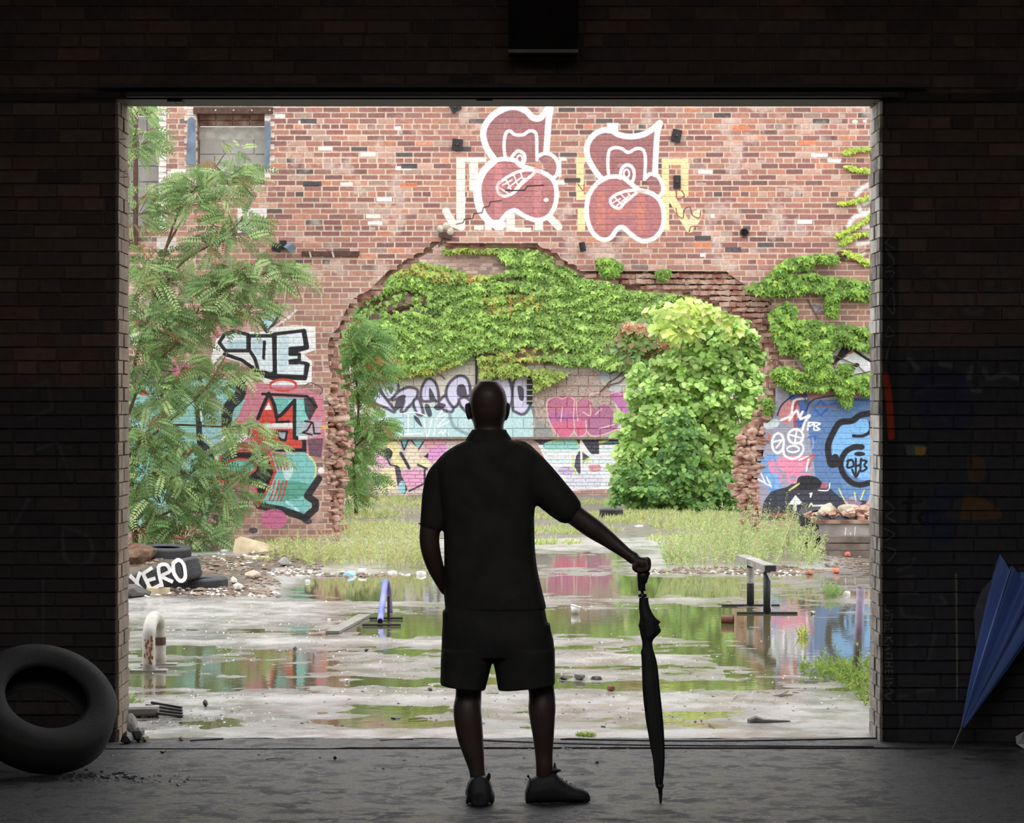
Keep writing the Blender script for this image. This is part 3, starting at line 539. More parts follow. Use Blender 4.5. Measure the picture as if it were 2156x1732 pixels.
# blocked windows
def blocked(nm, b, rows, bl, seed):
    r = random.Random(seed); x0, y0, x1, y1 = b; y = y1; k = 0; a = P(x0, y0, D1); c = P(x1, y1, D1)
    wn = root(nm, ((a[0]+c[0])/2, D1+.2, c[2]), None, None); wn['kind'] = 'structure'
    wn['label'] = 'window opening in the brick wall closed with grey concrete blocks'
    M().box(((a[0]+c[0])/2, D1+.33, (a[2]+c[2])/2), (c[0]-a[0], .12, a[2]-c[2])).build('block_mortar', M_joint, wn)
    while y-33.5 > y0-2 or k == 0:
        x = x0-(bl/2 if k % 2 else bl*.2)
        while x < x1:
            xa, xb = max(x, x0), min(x+bl, x1)
            if xb-xa > 6:
                p_, q_ = P(xa+.8, y-32, D1), P(xb-.8, y-.8, D1); mm = M(); brick_geo(mm, p_[0], q_[0], q_[2], p_[2], D1+.245+r.random()*.01, .08, .006); mm.build('concrete_block', M_block, wn)
            x += bl
        y -= 33.5; k += 1
    return wn, y
w1, _ = blocked('window_1', (414, 262, 557, 388), 4, 65, 1); w2, _ = blocked('window_2', (252, 240, 334, 480), 7, 65, 2)
for wn, (xa, xb, yt, yb) in ((w1, (414, 557, 236, 262)), (w2, (252, 334, 214, 240))):
    for i, (x, y) in enumerate([(xx, yy) for yy in (yt, yt+12) for xx in range(xa, xb-20, 36)]):
        a, c = P(x, y+1, D1), P(min(x+35, xb), y+12, D1); mm = M(); brick_geo(mm, a[0], c[0], c[2], a[2], D1+.25, .08, .004); mm.build('brick', M_rub, wn)
a, b = P(408, 226, D1), P(575, 240, D1); mm = M().box(((a[0]+b[0])/2, D1+.03, (a[2]+b[2])/2), (b[0]-a[0], .16, a[2]-b[2])); lt = mm.build('lintel', M_iron, w1)
for i in range(4):
    c = P(455+38*i, 233, D1); M().tube([(c[0], D1-.06, c[2]), (c[0], D1-.045, c[2])], .012, 6).build('bolt', M_block, lt)
M_shut = mat('grey_blue_sheet', (122, 136, 154), .5, col2=(98, 110, 128), scale=8)
for nm, q in (('left', [(396, 250), (403, 246), (411, 252), (412, 348), (392, 345)]), ('right', [(557, 255), (568, 256), (570, 280), (566, 352), (557, 354)])):
    v = [P(x, y, D1-.03) for x, y in q]; k = len(v); M().add([(x, y, z) for x, y, z in v]+[(x, y+.035, z) for x, y, z in v], [tuple(range(k)), tuple(range(2*k-1, k-1, -1))]+[(i, (i+1) % k, k+(i+1) % k, k+i) for i in range(k)]).build('side_sheet', M_shut, w1)
mm = M(); c = P(485, 386, D1); mm.box((c[0]+.25, D1+.22, c[2]+.03), (.5, .08, .04), (0, .1, 0)); mm.build('sill_board', M_core, w1)
# fixtures on the wall
def plate(px, py, w_, h_, rot, label, m_=M_dark):
    c = P(px, py, D1); t = root('anchor_plate', (c[0], D1-.02, c[2]), label, 'plate', None)
    M().box((c[0], D1-.03, c[2]), (w_/S1, .025, h_/S1), (0, rot, 0)).build('plate', m_, t); M().tube([(c[0], D1-.04, c[2]), (c[0], D1-.075, c[2])], .016, 6).build('bolt', M_iron, t)
plate(959, 226, 22, 19, -.5, 'dark iron anchor plate at the very top of the wall, left of the bubble letters')
plate(963, 305, 22, 24, .12, 'dark iron anchor plate above the cream block letter on the brick wall')
plate(1424, 286, 20, 26, .2, 'tilted dark anchor plate to the upper right of the second bubble letter')
plate(1425, 383, 15, 27, 0, 'dark upright anchor plate inside the yellow block letter')
plate(1770, 538, 16, 16, .03, 'small rust-brown anchor plate among thin ivy near the right door edge', M_iron)
c = P(1567, 490, D1); t = root('pipe_opening', (c[0], D1, c[2]), 'small round black pipe opening high in the brick wall', 'pipe'); M().tube([(c[0], D1-.03, c[2]), (c[0], D1+.0, c[2])], .05, 14).build('bore_shade_disc', mat('hole_shade_black', (12, 12, 12), 1), t)  # solid black disc, the shade inside the opening put into its colour
mm = M(); 
for k in range(14):
    a = 2*math.pi*k/14; b = 2*math.pi*(k+1)/14; mm.tube([(c[0]+.05*math.cos(a), D1-.03, c[2]+.05*math.sin(a)), (c[0]+.05*math.cos(b), D1-.03, c[2]+.05*math.sin(b))], .008, 5)
mm.build('rim', M_iron, t)
c = P(1226, 521, D1); t = root('wall_bracket', (c[0], D1, c[2]), 'small dark can-shaped fitting under the second bubble letter', 'bracket'); M().tube([(c[0]+.01, D1-.08, c[2]-.05), (c[0]-.01, D1-.1, c[2]+.055)], .038, 12).build('canister', M_dark, t); M().box((c[0], D1-.02, c[2]), (.05, .05, .06)).build('mount', M_iron, t)
c = P(936, 486, D1); t = root('insulator_bracket', (c[0], D1, c[2]), 'pale porcelain insulators on a rusty bracket at the top of the broken arch', 'bracket'); mi = mat('porcelain', (196, 186, 170), .4)
for dx, dz in ((-.05, .02), (.02, .05), (.07, -.01)): M().ball((c[0]+dx, D1-.07, c[2]+dz), (.045, .04, .05)).build('insulator', mi, t, True)
M().box((c[0]+.01, D1-.04, c[2]-.06), (.16, .07, .05), (0, .3, 0)).build('bracket_arm', M_iron, t); M().tube([(c[0]-.02, D1-.06, c[2]-.05), (c[0]-.04, D1-.08, c[2]-.17)], .012, 6).build('hook', M_dark, t)
c = P(600, 519, D1); t = root('floodlight', (c[0], D1, c[2]), 'twin-headed grey security floodlight on the brick wall above the left graffiti', 'light')
M().box((c[0]-.02, D1-.04, c[2]+.02), (.08, .08, .1)).build('mount', M_dark, t)
for dx, ro, mm_ in ((-.09, .2, M_dark), (.07, -.7, M_shut)): M().box((c[0]+dx, D1-.13, c[2]-.02), (.1, .1, .085), (0.3, ro, .3)).build('lamp_head', mm_, t)
a, b = P(636, 529, D1), P(757, 539, D1); t = root('iron_bar', ((a[0]+b[0])/2, D1, a[2]), 'flat rusty iron bar lying along the brick wall left of the broken arch', 'bar'); M().box(((a[0]+b[0])/2, D1-.02, (a[2]+b[2])/2), (b[0]-a[0], .03, a[2]-b[2])).build('bar', M_iron, t)
for x in (652, 700): c = P(x, 534, D1); M().tube([(c[0], D1-.05, c[2]+.02), (c[0]+.02, D1-.06, c[2]-.05)], .012, 6).build('hook', M_block, t)
c = P(287, 380, D1); t = root('drain_pipe', (c[0], D1, c[2]), 'dark rusted square downpipe beside the leftmost blocked window', 'pipe')
a, b = P(287, 214, D1), P(287, 512, D1); M().box((a[0], D1-.06, (a[2]+b[2])/2), (.05, .06, a[2]-b[2])).build('pipe', M_iron, t); e = P(262, 510, D1); M().box(((e[0]+a[0])/2, D1-.06, e[2]), (a[0]-e[0]+.05, .07, .06)).build('elbow', M_iron, t)
# ================================================================ far wall (behind the arch)
D2 = 48.0; S2 = F/D2
def far_img():
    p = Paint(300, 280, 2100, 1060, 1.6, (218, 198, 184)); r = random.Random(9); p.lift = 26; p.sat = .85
    n = fbm(p.H, p.W, 9, 43); p.a *= (0.9+.2*n)[..., None]
    up = courses(0, 2300, 782, 280, 7.9, 25, 6, .24, .06, 5); lo = courses(0, 2300, 1046, 927, 7.9, 25, 6, .24, .06, 6); mid = courses(0, 2300, 924, 788, 22.4, 46, 0, .07, 0, 7)
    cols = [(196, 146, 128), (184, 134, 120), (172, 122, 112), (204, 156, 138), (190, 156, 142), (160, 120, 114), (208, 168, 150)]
    for q in up+lo:
        j = r.uniform(.93, 1.07); p.rect(*q[:4], tuple(x*j for x in r.choice(cols)))
    for q in mid:
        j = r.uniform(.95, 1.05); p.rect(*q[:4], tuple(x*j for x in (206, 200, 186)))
    p.poly([(960, 745), (1003, 735), (1003, 800), (900, 800)], (206, 200, 190), .9)
    W = (252, 250, 250); K = (56, 50, 66); LV = (214, 210, 240); CY = (176, 224, 230)
    # upper band, left: lavender letters with dark rims over pale cyan feet
    p.T = (740, 760, .17322)
    p.blob([(260, 500), (600, 560), (1100, 520), (1500, 560), (2260, 520), (2260, 900), (1500, 920), (700, 920), (330, 880)], CY, .8)
    L = [[(330, 240), (440, 230), (560, 250), (560, 400), (500, 450), (440, 470), (380, 400)], [(260, 430), (330, 360), (430, 470), (500, 560), (520, 620), (400, 560), (300, 520)],
         [(500, 470), (560, 380), (680, 320), (800, 350), (780, 470), (690, 560), (640, 620), (600, 600), (640, 480), (560, 460)], [(860, 480), (850, 340), (930, 210), (1030, 280), (1060, 470), (1000, 480)],
         [(750, 500), (820, 460), (870, 640), (800, 640)], [(1070, 480), (1190, 400), (1240, 560), (1200, 620), (1080, 560)], [(1150, 420), (1180, 280), (1300, 180), (1410, 220), (1450, 400), (1400, 430), (1330, 480), (1240, 560)],
         [(1310, 470), (1380, 440), (1450, 500), (1440, 640), (1340, 560)], [(1700, 560), (1680, 300), (1780, 200), (1900, 190), (1960, 420), (1900, 560)], [(1960, 560), (1970, 250), (2080, 170), (2160, 190), (2180, 500), (2100, 640), (2000, 620)]]
    for q in L: p.blob(q, LV); p.sp(q, K, 34, .85, True, 3)
    for q in ([(440, 310), (510, 330), (480, 400)], [(560, 440), (660, 420), (600, 560), (520, 600)], [(950, 320), (1020, 460), (950, 470)], [(890, 540), (940, 530), (980, 650), (930, 670)], [(1290, 300), (1370, 290), (1400, 420), (1290, 420)], [(1000, 560), (1080, 510), (1150, 540), (1060, 600)], [(2020, 310), (2090, 330), (2090, 470), (2040, 460)], [(760, 660), (820, 700), (860, 800), (780, 730)]): p.blob(q, K, .9)
    for q in ([(600, 640), (760, 620), (900, 660)], [(690, 650), (690, 880)], [(590, 890), (860, 880)], [(880, 700), (920, 930), (980, 690)], [(1000, 900), (1040, 700), (1100, 600)], [(1020, 700), (1180, 640), (1040, 800), (1190, 730)], [(360, 700), (440, 780), (580, 850)], [(1060, 880), (1090, 850), (1110, 890), (1140, 840), (1180, 890)]): p.sp(q, W, 16, .9)
    p.sp([(1190, 640), (1250, 800), (1440, 900)], (110, 140, 150), 40, .7, soft=6); p.sp([(1560, 600), (1640, 700), (1720, 900)], (90, 120, 130), 30, .7); p.sp([(2200, 560), (2240, 700), (2300, 880)], (80, 96, 106), 40, .8)
    p.blob([(1380, 60), (1500, 30), (1540, 160), (1450, 180)], (212, 206, 190), .9); p.rect4 = 0
    # right of the joint: pink throw-up on creeper-stained plaster
    p.T = (1080, 760, .18476)
    rg = np.random.default_rng(3)
    p.poly([(230, 260), (420, 200), (700, 120), (960, 110), (1020, 260), (1120, 330), (1180, 560), (1200, 860), (230, 880)], (178, 150, 138), .9)
    for i in range(900):
        x, y = rg.uniform(230, 1150), rg.uniform(110, 880); p.ell(x, y, rg.uniform(5, 12), rg.uniform(4, 9), [(150, 84, 60), (120, 100, 96), (190, 200, 214), (214, 190, 170), (160, 96, 72)][rg.integers(5)], al=.7)
    p.poly([(250, 640), (440, 780), (460, 880), (250, 880)], (130, 140, 140), .7)
    p.blob([(400, 460), (520, 400), (690, 410), (720, 560), (690, 800), (600, 872), (500, 840), (420, 660)], (206, 92, 140), .85); p.blob([(700, 560), (740, 470), (800, 420), (900, 480), (920, 600), (830, 680), (840, 830), (740, 862), (700, 780)], (196, 92, 140), .85)
    p.blob([(830, 680), (1000, 500), (1120, 540), (1200, 700), (1150, 790), (920, 850), (850, 800)], (176, 84, 140), .8); p.blob([(1100, 360), (1240, 350), (1390, 360), (1390, 560), (1280, 600), (1180, 500)], (196, 92, 166), .9)
    p.blob([(440, 700), (680, 690), (680, 820), (560, 870)], (226, 90, 126), .8); p.blob([(720, 700), (820, 700), (820, 830), (740, 850)], (226, 90, 126), .8); p.blob([(420, 600), (680, 600), (660, 680), (440, 690)], (176, 90, 176), .6)
    for i in range(260): x, y = rg.uniform(400, 1150), rg.uniform(330, 680); p.ell(x, y, 8, 6, (140, 74, 60), al=.55)
    for q in ([(520, 860), (420, 700), (385, 560), (400, 450), (500, 405), (560, 430), (640, 400), (700, 440)], [(700, 440), (690, 640), (700, 780), (640, 860), (560, 870)], [(565, 520), (545, 690)], [(720, 470), (740, 680)], [(700, 800), (750, 860), (830, 820), (830, 680)], [(870, 450), (880, 380), (980, 360)], [(840, 800), (900, 850), (1020, 840), (1200, 770)], [(880, 500), (880, 620), (800, 580)], [(940, 610), (1010, 540)], [(1110, 370), (1190, 350), (1230, 380), (1300, 350), (1380, 360)]): p.sp(q, (240, 190, 190), 12, .95)
    p.poly([(1030, 250), (1380, 170), (1380, 340), (1110, 340)], (196, 194, 196), .9); p.poly([(960, 110), (1200, 100), (1340, 160), (1000, 220)], (150, 170, 190), .7); p.line([(1040, 270), (1390, 270)], (230, 230, 230), 8); p.line([(1100, 280), (1100, 330)], (230, 230, 230), 8)
    p.line([(980, 770), (1160, 720)], (246, 226, 214), 10); p.poly([(240, 870), (1300, 870), (1300, 892), (240, 892)], (120, 104, 100), .8)
    # lower band, right: white, cyan and yellow
    p.poly([(250, 895), (1250, 895), (1250, 1450), (600, 1480), (400, 1200), (300, 980)], (246, 248, 248), .93)
    for i in range(14):
        y = 1000+i*32; p.line([(330+i*15, y), (1140, y)], [(190, 232, 234), (206, 236, 236), (240, 246, 246), (226, 214, 240)][i % 4], 15, .75)
    p.poly([(230, 895), (1240, 895), (1240, 950), (980, 950), (980, 1060), (900, 1060), (840, 1000), (800, 940), (300, 950)], K, .92); p.blob([(340, 960), (420, 910), (560, 890), (700, 890), (745, 940), (740, 1010), (600, 1010), (400, 1010)], (150, 222, 214)); p.sp([(420, 920), (560, 895), (700, 895), (745, 960)], (226, 236, 110), 14)
    p.poly([(700, 1200), (720, 1080), (760, 1020), (830, 1060), (870, 1100), (800, 1160), (800, 1260), (750, 1290)], K, .85); p.sp([(690, 1090), (680, 1180), (720, 1280)], (226, 236, 110), 20); p.line([(775, 900), (785, 1280)], W, 26); p.poly([(775, 890), (880, 1050), (840, 1070), (770, 1000)], W)
    p.blob([(980, 910), (1100, 900), (1000, 940)], (226, 236, 110)); p.line([(1060, 925), (1220, 920)], (70, 180, 170), 14); p.ell(605, 1250, 95, 50, (196, 170, 214), al=.85); p.blob([(860, 1190), (980, 1180), (1000, 1240), (900, 1260)], (226, 130, 140), .8)
    p.sp([(800, 1140), (880, 1100), (830, 1180)], (226, 236, 110), 14); p.blob([(620, 1300), (1000, 1300), (960, 1440), (660, 1440)], (214, 206, 226), .5)
    # lower band, left: yellow and pink letters
    p.T = (740, 760, .17322)
    p.poly([(180, 950), (1500, 950), (1500, 1600), (240, 1640), (200, 1300)], (226, 206, 196), .8)
    p.poly([(250, 930), (1450, 920), (1450, 960), (900, 975), (250, 975)], (150, 116, 90), .8)
    p.blob([(330, 1050), (450, 980), (560, 990), (590, 1100), (560, 1190), (650, 1210), (660, 1290), (520, 1260), (480, 1100), (400, 1080)], (242, 234, 160)); p.blob([(290, 1130), (340, 1050), (420, 1150), (440, 1290), (340, 1320), (300, 1220)], (230, 170, 200))
    p.poly([(370, 1300), (540, 1290), (560, 1560), (350, 1600)], (240, 226, 180)); p.blob([(390, 1080), (450, 1060), (500, 1110), (470, 1190), (430, 1160)], K); p.line([(340, 1050), (400, 1110), (470, 1260), (560, 1280)], K, 20); p.poly([(525, 1290), (580, 1280), (680, 1560), (640, 1620), (560, 1500)], K, .9); p.blob([(580, 1480), (640, 1460), (650, 1590), (580, 1600)], (150, 214, 226))
    p.blob([(600, 960), (680, 960), (660, 1060), (620, 1080)], (120, 200, 200)); p.blob([(740, 960), (880, 960), (820, 1050), (760, 1020)], (150, 214, 214)); p.line([(690, 960), (640, 1080), (600, 960)], K, 16); p.line([(730, 960), (810, 1080), (890, 960)], K, 16)
    p.blob([(670, 1080), (730, 1000), (820, 1090), (790, 1260), (700, 1290), (660, 1180)], (240, 222, 196)); p.sp([(600, 1120), (640, 1190), (700, 1300)], K, 36); p.blob([(610, 1340), (860, 1330), (870, 1500), (760, 1560), (660, 1480)], (236, 160, 200)); p.blob([(820, 1180), (960, 1220), (930, 1300), (830, 1260)], (244, 236, 180))
    p.poly([(880, 1160), (990, 1070), (960, 1200)], K); p.blob([(960, 1050), (1140, 1010), (1130, 1120), (950, 1230)], (230, 150, 214)); p.poly([(880, 960), (1160, 960), (1140, 1010), (980, 1060), (880, 1100)], (236, 160, 180), .85); p.line([(810, 1260), (920, 1310)], K, 24); p.line([(890, 1320), (890, 1500)], K, 24); p.line([(700, 1580), (880, 1490)], K, 20)
    p.blob([(250, 1420), (350, 1400), (340, 1500), (270, 1500)], K, .8); p.rect4 = 0
    # lintel arch and peeled spots higher up
    p.T = (680, 480, .34649)
    p.poly([(1130, 300), (1230, 260), (1260, 300), (1150, 330)], (216, 206, 204), .6); p.poly([(1140, 740), (1500, 700), (1560, 760), (1200, 800)], (206, 170, 156), .5); p.poly([(560, 490), (700, 470), (760, 540), (600, 540)], (196, 194, 200), .9); p.poly([(1480, 540), (1640, 490), (1560, 550)], (206, 204, 206), .8)
    p.poly([(960, 850), (1160, 860), (1200, 900), (960, 900)], (246, 246, 246), .8)
    return p, up+lo, mid
PF, FR, FB = far_img()
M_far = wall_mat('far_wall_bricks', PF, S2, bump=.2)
fw = root('wall_rear', (0, D2+.2, 0), None, None); fw['kind'] = 'structure'; fw['label'] = 'farther brick and block building wall seen through the broken arch'
a, b = P(0, 1046, D2), P(2300, 280, D2)
M().box(((a[0]+b[0])/2, D2+.16, (a[2]+b[2])/2), (b[0]-a[0], .3, b[2]-a[2])).build('mortar', M_far, fw)
vis = lambda q: 690 < q[0] < 1640 and q[3] > 500
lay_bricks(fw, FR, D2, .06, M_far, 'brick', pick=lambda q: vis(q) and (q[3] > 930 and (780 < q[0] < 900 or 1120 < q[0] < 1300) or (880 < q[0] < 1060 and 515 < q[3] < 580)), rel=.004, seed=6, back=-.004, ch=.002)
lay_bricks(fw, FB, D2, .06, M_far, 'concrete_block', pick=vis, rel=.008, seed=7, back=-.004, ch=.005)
a, b = P(1003, 740, D2), P(1003, 925, D2); M().box((a[0], D2-.02, (a[2]+b[2])/2), (.04, .05, a[2]-b[2])).build('joint_strip', M_dark, fw)
a, b = P(200, 922, D2), P(2200, 926, D2); M().box(((a[0]+b[0])/2, D2-.03, a[2]), (b[0]-a[0], .1, .04)).build('ledge', mat('ledge_concrete', (130, 116, 108), .9), fw)
m = M(); arc = [(815, 662), (830, 655), (850, 647), (875, 643), (900, 644), (920, 650), (935, 660)]; m.tube([P(x, y, D2-.03) for x, y in arc], .04, 6); m.build('arch_lintel', M_iron, fw)
a = P(797, 641, D2-.05); M().box(a, (.12, .12, .2)).build('iron_fitting', M_iron, fw)
c = P(1115, 815, D2); t = root('wall_grate', (c[0], D2, c[2]), 'narrow dark grate between the lavender and the pink graffiti on the farther wall', 'grate')
M().box((c[0], D2-.02, c[2]), (.1, .03, .6)).build('frame', M_dark, t)
for i in range(6): M().box((c[0], D2-.045, c[2]-.25+i*.1), (.12, .02, .02)).build('bar', M_block, t)
# ---------------------------------------------------------------- ivy on the farther wall
Z5 = lambda pts: [(680+x*.34649, 480+y*.34649) for x, y in pts]
IVY1 = Z5([(140, 520), (180, 450), (260, 400), (330, 350), (400, 280), (520, 220), (600, 205), (760, 240), (900, 285), (1020, 285), (1100, 270), (1160, 235), (1100, 205), (1060, 150), (1040, 100), (1180, 95), (1310, 120),
           (1440, 180), (1520, 250), (1640, 270), (1720, 310), (1850, 330), (1960, 385), (2078, 390), (2200, 380), (2330, 400), (2500, 480), (2700, 560), (2700, 900), (2078, 900), (1880, 870), (1800, 850), (1700, 850), (1600, 820), (1500, 830), (1380, 800), (1260, 790), (1130, 800), (1100, 770), (1020, 740), (940, 745),
           (900, 770), (820, 820), (740, 850), (640, 880), (520, 890), (420, 910), (350, 910), (360, 860), (300, 830), (250, 780), (130, 730), (40, 700), (120, 590)])
EXC = [Z5([(190, 500), (240, 440), (330, 420), (480, 350), (640, 400), (640, 460), (700, 480), (760, 560), (660, 540), (540, 500), (420, 530), (300, 560), (150, 560)]),
       Z5([(900, 320), (1080, 290), (1250, 270), (1250, 310), (1100, 330)]), Z5([(1130, 740), (1230, 700), (1360, 710), (1540, 720), (1540, 760), (1400, 770), (1180, 790)]), Z5([(1490, 540), (1640, 490), (1580, 550)]), Z5([(1060, 390), (1180, 360), (1260, 400), (1100, 410)])]
def cover(polys, exc, n, seed, base, cols, D, sz, off=(.02, .16), yellow=None, edge=None):
    r = np.random.default_rng(seed); pts = []
    for q in polys:
        xs = [p[0] for p in q]; ys = [p[1] for p in q]; X = r.uniform(min(xs), max(xs), n); Y = r.uniform(min(ys), max(ys), n)
        k = inpoly_np(X, Y, q)
        for e in exc: k &= ~(inpoly_np(X, Y, e) & (r.random(n) > .06))
        pts.append(np.stack([X[k], Y[k]], 1))
    pts = np.concatenate(pts); N = len(pts); s = F/D
    lump = np.sin(pts[:, 0]*.07+3*np.sin(pts[:, 1]*.05))*np.sin(pts[:, 1]*.11+2*np.sin(pts[:, 0]*.04))
    pos = np.stack([(pts[:, 0]-CX)/s, D-r.uniform(off[0], off[1], N)-(lump+1)*.04, EYE-(pts[:, 1]-HY)/s], 1)
    d = np.stack([r.normal(0, .6, N), -r.uniform(.2, .8, N), -np.ones(N)+r.normal(0, .35, N)], 1); nor = np.stack([r.normal(0, .35, N), -np.ones(N), r.uniform(.1, .8, N)], 1)
    c = cmix(N, cols, .22, seed)*(1+.18*lump[:, None])
    if yellow:
        for q in yellow:
            k = inpoly_np(pts[:, 0], pts[:, 1], q) & (r.random(N) < .6); c[k] = cmix(k.sum(), [(176, 180, 84), (180, 164, 84), (160, 120, 76), (160, 178, 80)], .2, seed+1)
    L = r.uniform(sz*.75, sz*1.25, N); return pos, d, nor, L, c
GR = [(150, 180, 88), (136, 168, 80), (120, 154, 70), (164, 192, 102), (110, 144, 68)]
iv = root('ivy', P(1100, 900, D2-.05), 'wide curtain of bright green ivy hanging over the farther wall', 'plant')
Y1 = [Z5([(400, 280), (560, 200), (900, 280), (1060, 270), (1000, 330), (700, 320), (500, 290)]), Z5([(350, 915), (360, 860), (600, 850), (860, 800), (780, 850), (600, 890)]), Z5([(1000, 740), (1300, 720), (1420, 760), (1300, 800), (1050, 790)]), Z5([(960, 420), (1300, 400), (1350, 470), (1000, 520)])]
extra = [Z5([(950, 780), (1040, 770), (1250, 850), (1250, 880), (1150, 900), (960, 900)]), Z5([(1260, 860), (1340, 850), (1480, 880), (1420, 920), (1330, 960), (1290, 980), (1290, 930)])]
pos, d, nor, L, c = cover([IVY1], EXC, 64000, 5, None, GR, D2, .088, yellow=Y1)
leaves('leaf', pos, d, nor, L, L*.95, c, LEAF, iv, IVY, kind='stuff')
pos, d, nor, L, c = cover(extra+[Z5([(740, 120), (900, 100), (1060, 120), (1040, 150), (860, 135), (740, 150)])], [], 700, 6, None, [(158, 164, 80), (146, 164, 78), (132, 160, 74)], D2, .09)
leaves('yellowing_leaf', pos, d, nor, L, L*.95, c, LEAF, iv, IVY, kind='stuff')
m = M(); rr = random.Random(5)
for k in range(46):
    x, y = rr.uniform(760, 1600), rr.uniform(560, 780); pts = []
    for i in range(6): pts.append(P(x, y, D2-.03)); x += rr.uniform(-30, 30); y += rr.uniform(4, 18)
    m.tube(pts, .012, 4)
m.build('vine_stem', M_stem, iv, kind='stuff')
# ================================================================ ground of the yard: a wet concrete relief, and the rain water that stands in its hollows
def pud(X, D):
    """lowering (m) of the ground at x, D: puddles where the photo has them"""
    PX = CX+X*F/D; PY = HY+F*EYE/D; d = np.zeros(X.shape)
    for cx, cy_, rx, ry, a in [(850, 1236, 300, 22, 1.6), (1300, 1228, 260, 16, 1.2), (960, 1315, 260, 26, 1.4), (1330, 1308, 260, 30, 1.5), (1640, 1330, 200, 40, .8), (1760, 1345, 110, 50, 1.1), (1420, 1442, 200, 12, 1.3),
                              (620, 1436, 420, 11, 1.5), (330, 1436, 120, 14, 1.2), (560, 1405, 150, 12, .9), (880, 1492, 170, 8, 1.0), (840, 1523, 160, 8, 1.0), (1560, 1440, 120, 10, .8), (1700, 1400, 120, 26, .8), (430, 1372, 180, 10, .7), (1250, 1250, 500, 10, .5), (1350, 1372, 140, 6, .7), (1340, 1405, 120, 6, .7), (1190, 1180, 160, 14, .9), (1000, 1140, 420, 7, .7), (1500, 1500, 130, 7, .6), (340, 1330, 120, 10, .5)]:
        e = ((PX-cx)/rx)**2+((PY-cy_)/ry)**2; d += a*np.exp(-e**1.5)
    for cx, cy_, rx, ry, a in [(760, 1271, 180, 6, 1.3), (760, 1352, 500, 8, 1.2), (1100, 1270, 90, 6, .8), (480, 1290, 240, 26, 1.0), (500, 1345, 300, 12, .8), (1250, 1385, 200, 8, 1.0), (700, 1470, 420, 9, 1.4), (1400, 1480, 300, 16, 1.3), (1000, 1545, 900, 10, 2.2), (760, 1400, 60, 16, .8), (470, 1490, 240, 22, 1.0), (1690, 1500, 120, 30, 1.1), (1420, 1262, 150, 4, .8), (1120, 1352, 400, 5, .7)]:
        e = ((PX-cx)/rx)**2+((PY-cy_)/ry)**2; d -= a*np.exp(-e**1.5)
    return d
GX0, GX1, GY0, GY1 = -5.6, 5.6, 13.31, 33.0
nx, ny = 340, 640
FB1 = fbm(900, 520, 13, 71, 6, .6); FB2 = fbm(900, 520, 60, 81, 4, .6)
def gh(X, D):
    i = np.clip(((D-GY0)/(GY1-GY0)*899).astype(int), 0, 899); j = np.clip(((X-GX0)/(GX1-GX0)*519).astype(int), 0, 519)
    h = .0012+.014*(FB1[i, j]-.5)+.013*(FB2[i, j]-.5)-.0052*pud(X, D)
    PX = CX+X*F/D
    berm = np.exp(-(((PX-400)/170)**2+((D-25.5)/3.2)**2)**1.5)+.8*np.exp(-(((PX-640)/120)**2+((D-28.8)/2)**2))
    ber2 = np.exp(-(((PX-1560)/190)**4+((D-28.3)/1.6)**4)); return h+.075*berm*(.6+.8*FB2[i, j])+.035*ber2+.02*np.clip((D-30)/2, 0, 1)
ys = GY0+(GY1-GY0)*np.linspace(0, 1, ny)**1.25; xs = np.linspace(GX0, GX1, nx)
XX, YY = np.meshgrid(xs, ys); ZZ = gh(XX, YY)
v = np.stack([XX.ravel(), YY.ravel(), ZZ.ravel()], 1); ii = (np.arange(ny-1)[:, None]*nx+np.arange(nx-1)[None, :]).ravel()
f = np.stack([ii, ii+1, ii+nx+1, ii+nx], 1)
def npmesh(name, v, f, material, parent=None, smooth_=True, **kw):
    me = bpy.data.meshes.new(name); k = f.shape[1]; me.vertices.add(len(v)); me.vertices.foreach_set('co', v.astype(np.float32).ravel())
    me.loops.add(f.size); me.loops.foreach_set('vertex_index', f.astype(np.int32).ravel()); me.polygons.add(len(f))
    me.polygons.foreach_set('loop_start', np.arange(0, f.size, k, dtype=np.int32)); me.polygons.foreach_set('loop_total', np.full(len(f), k, np.int32))
    me.update(calc_edges=True); return link(name, me, material, parent, smooth_, **kw)
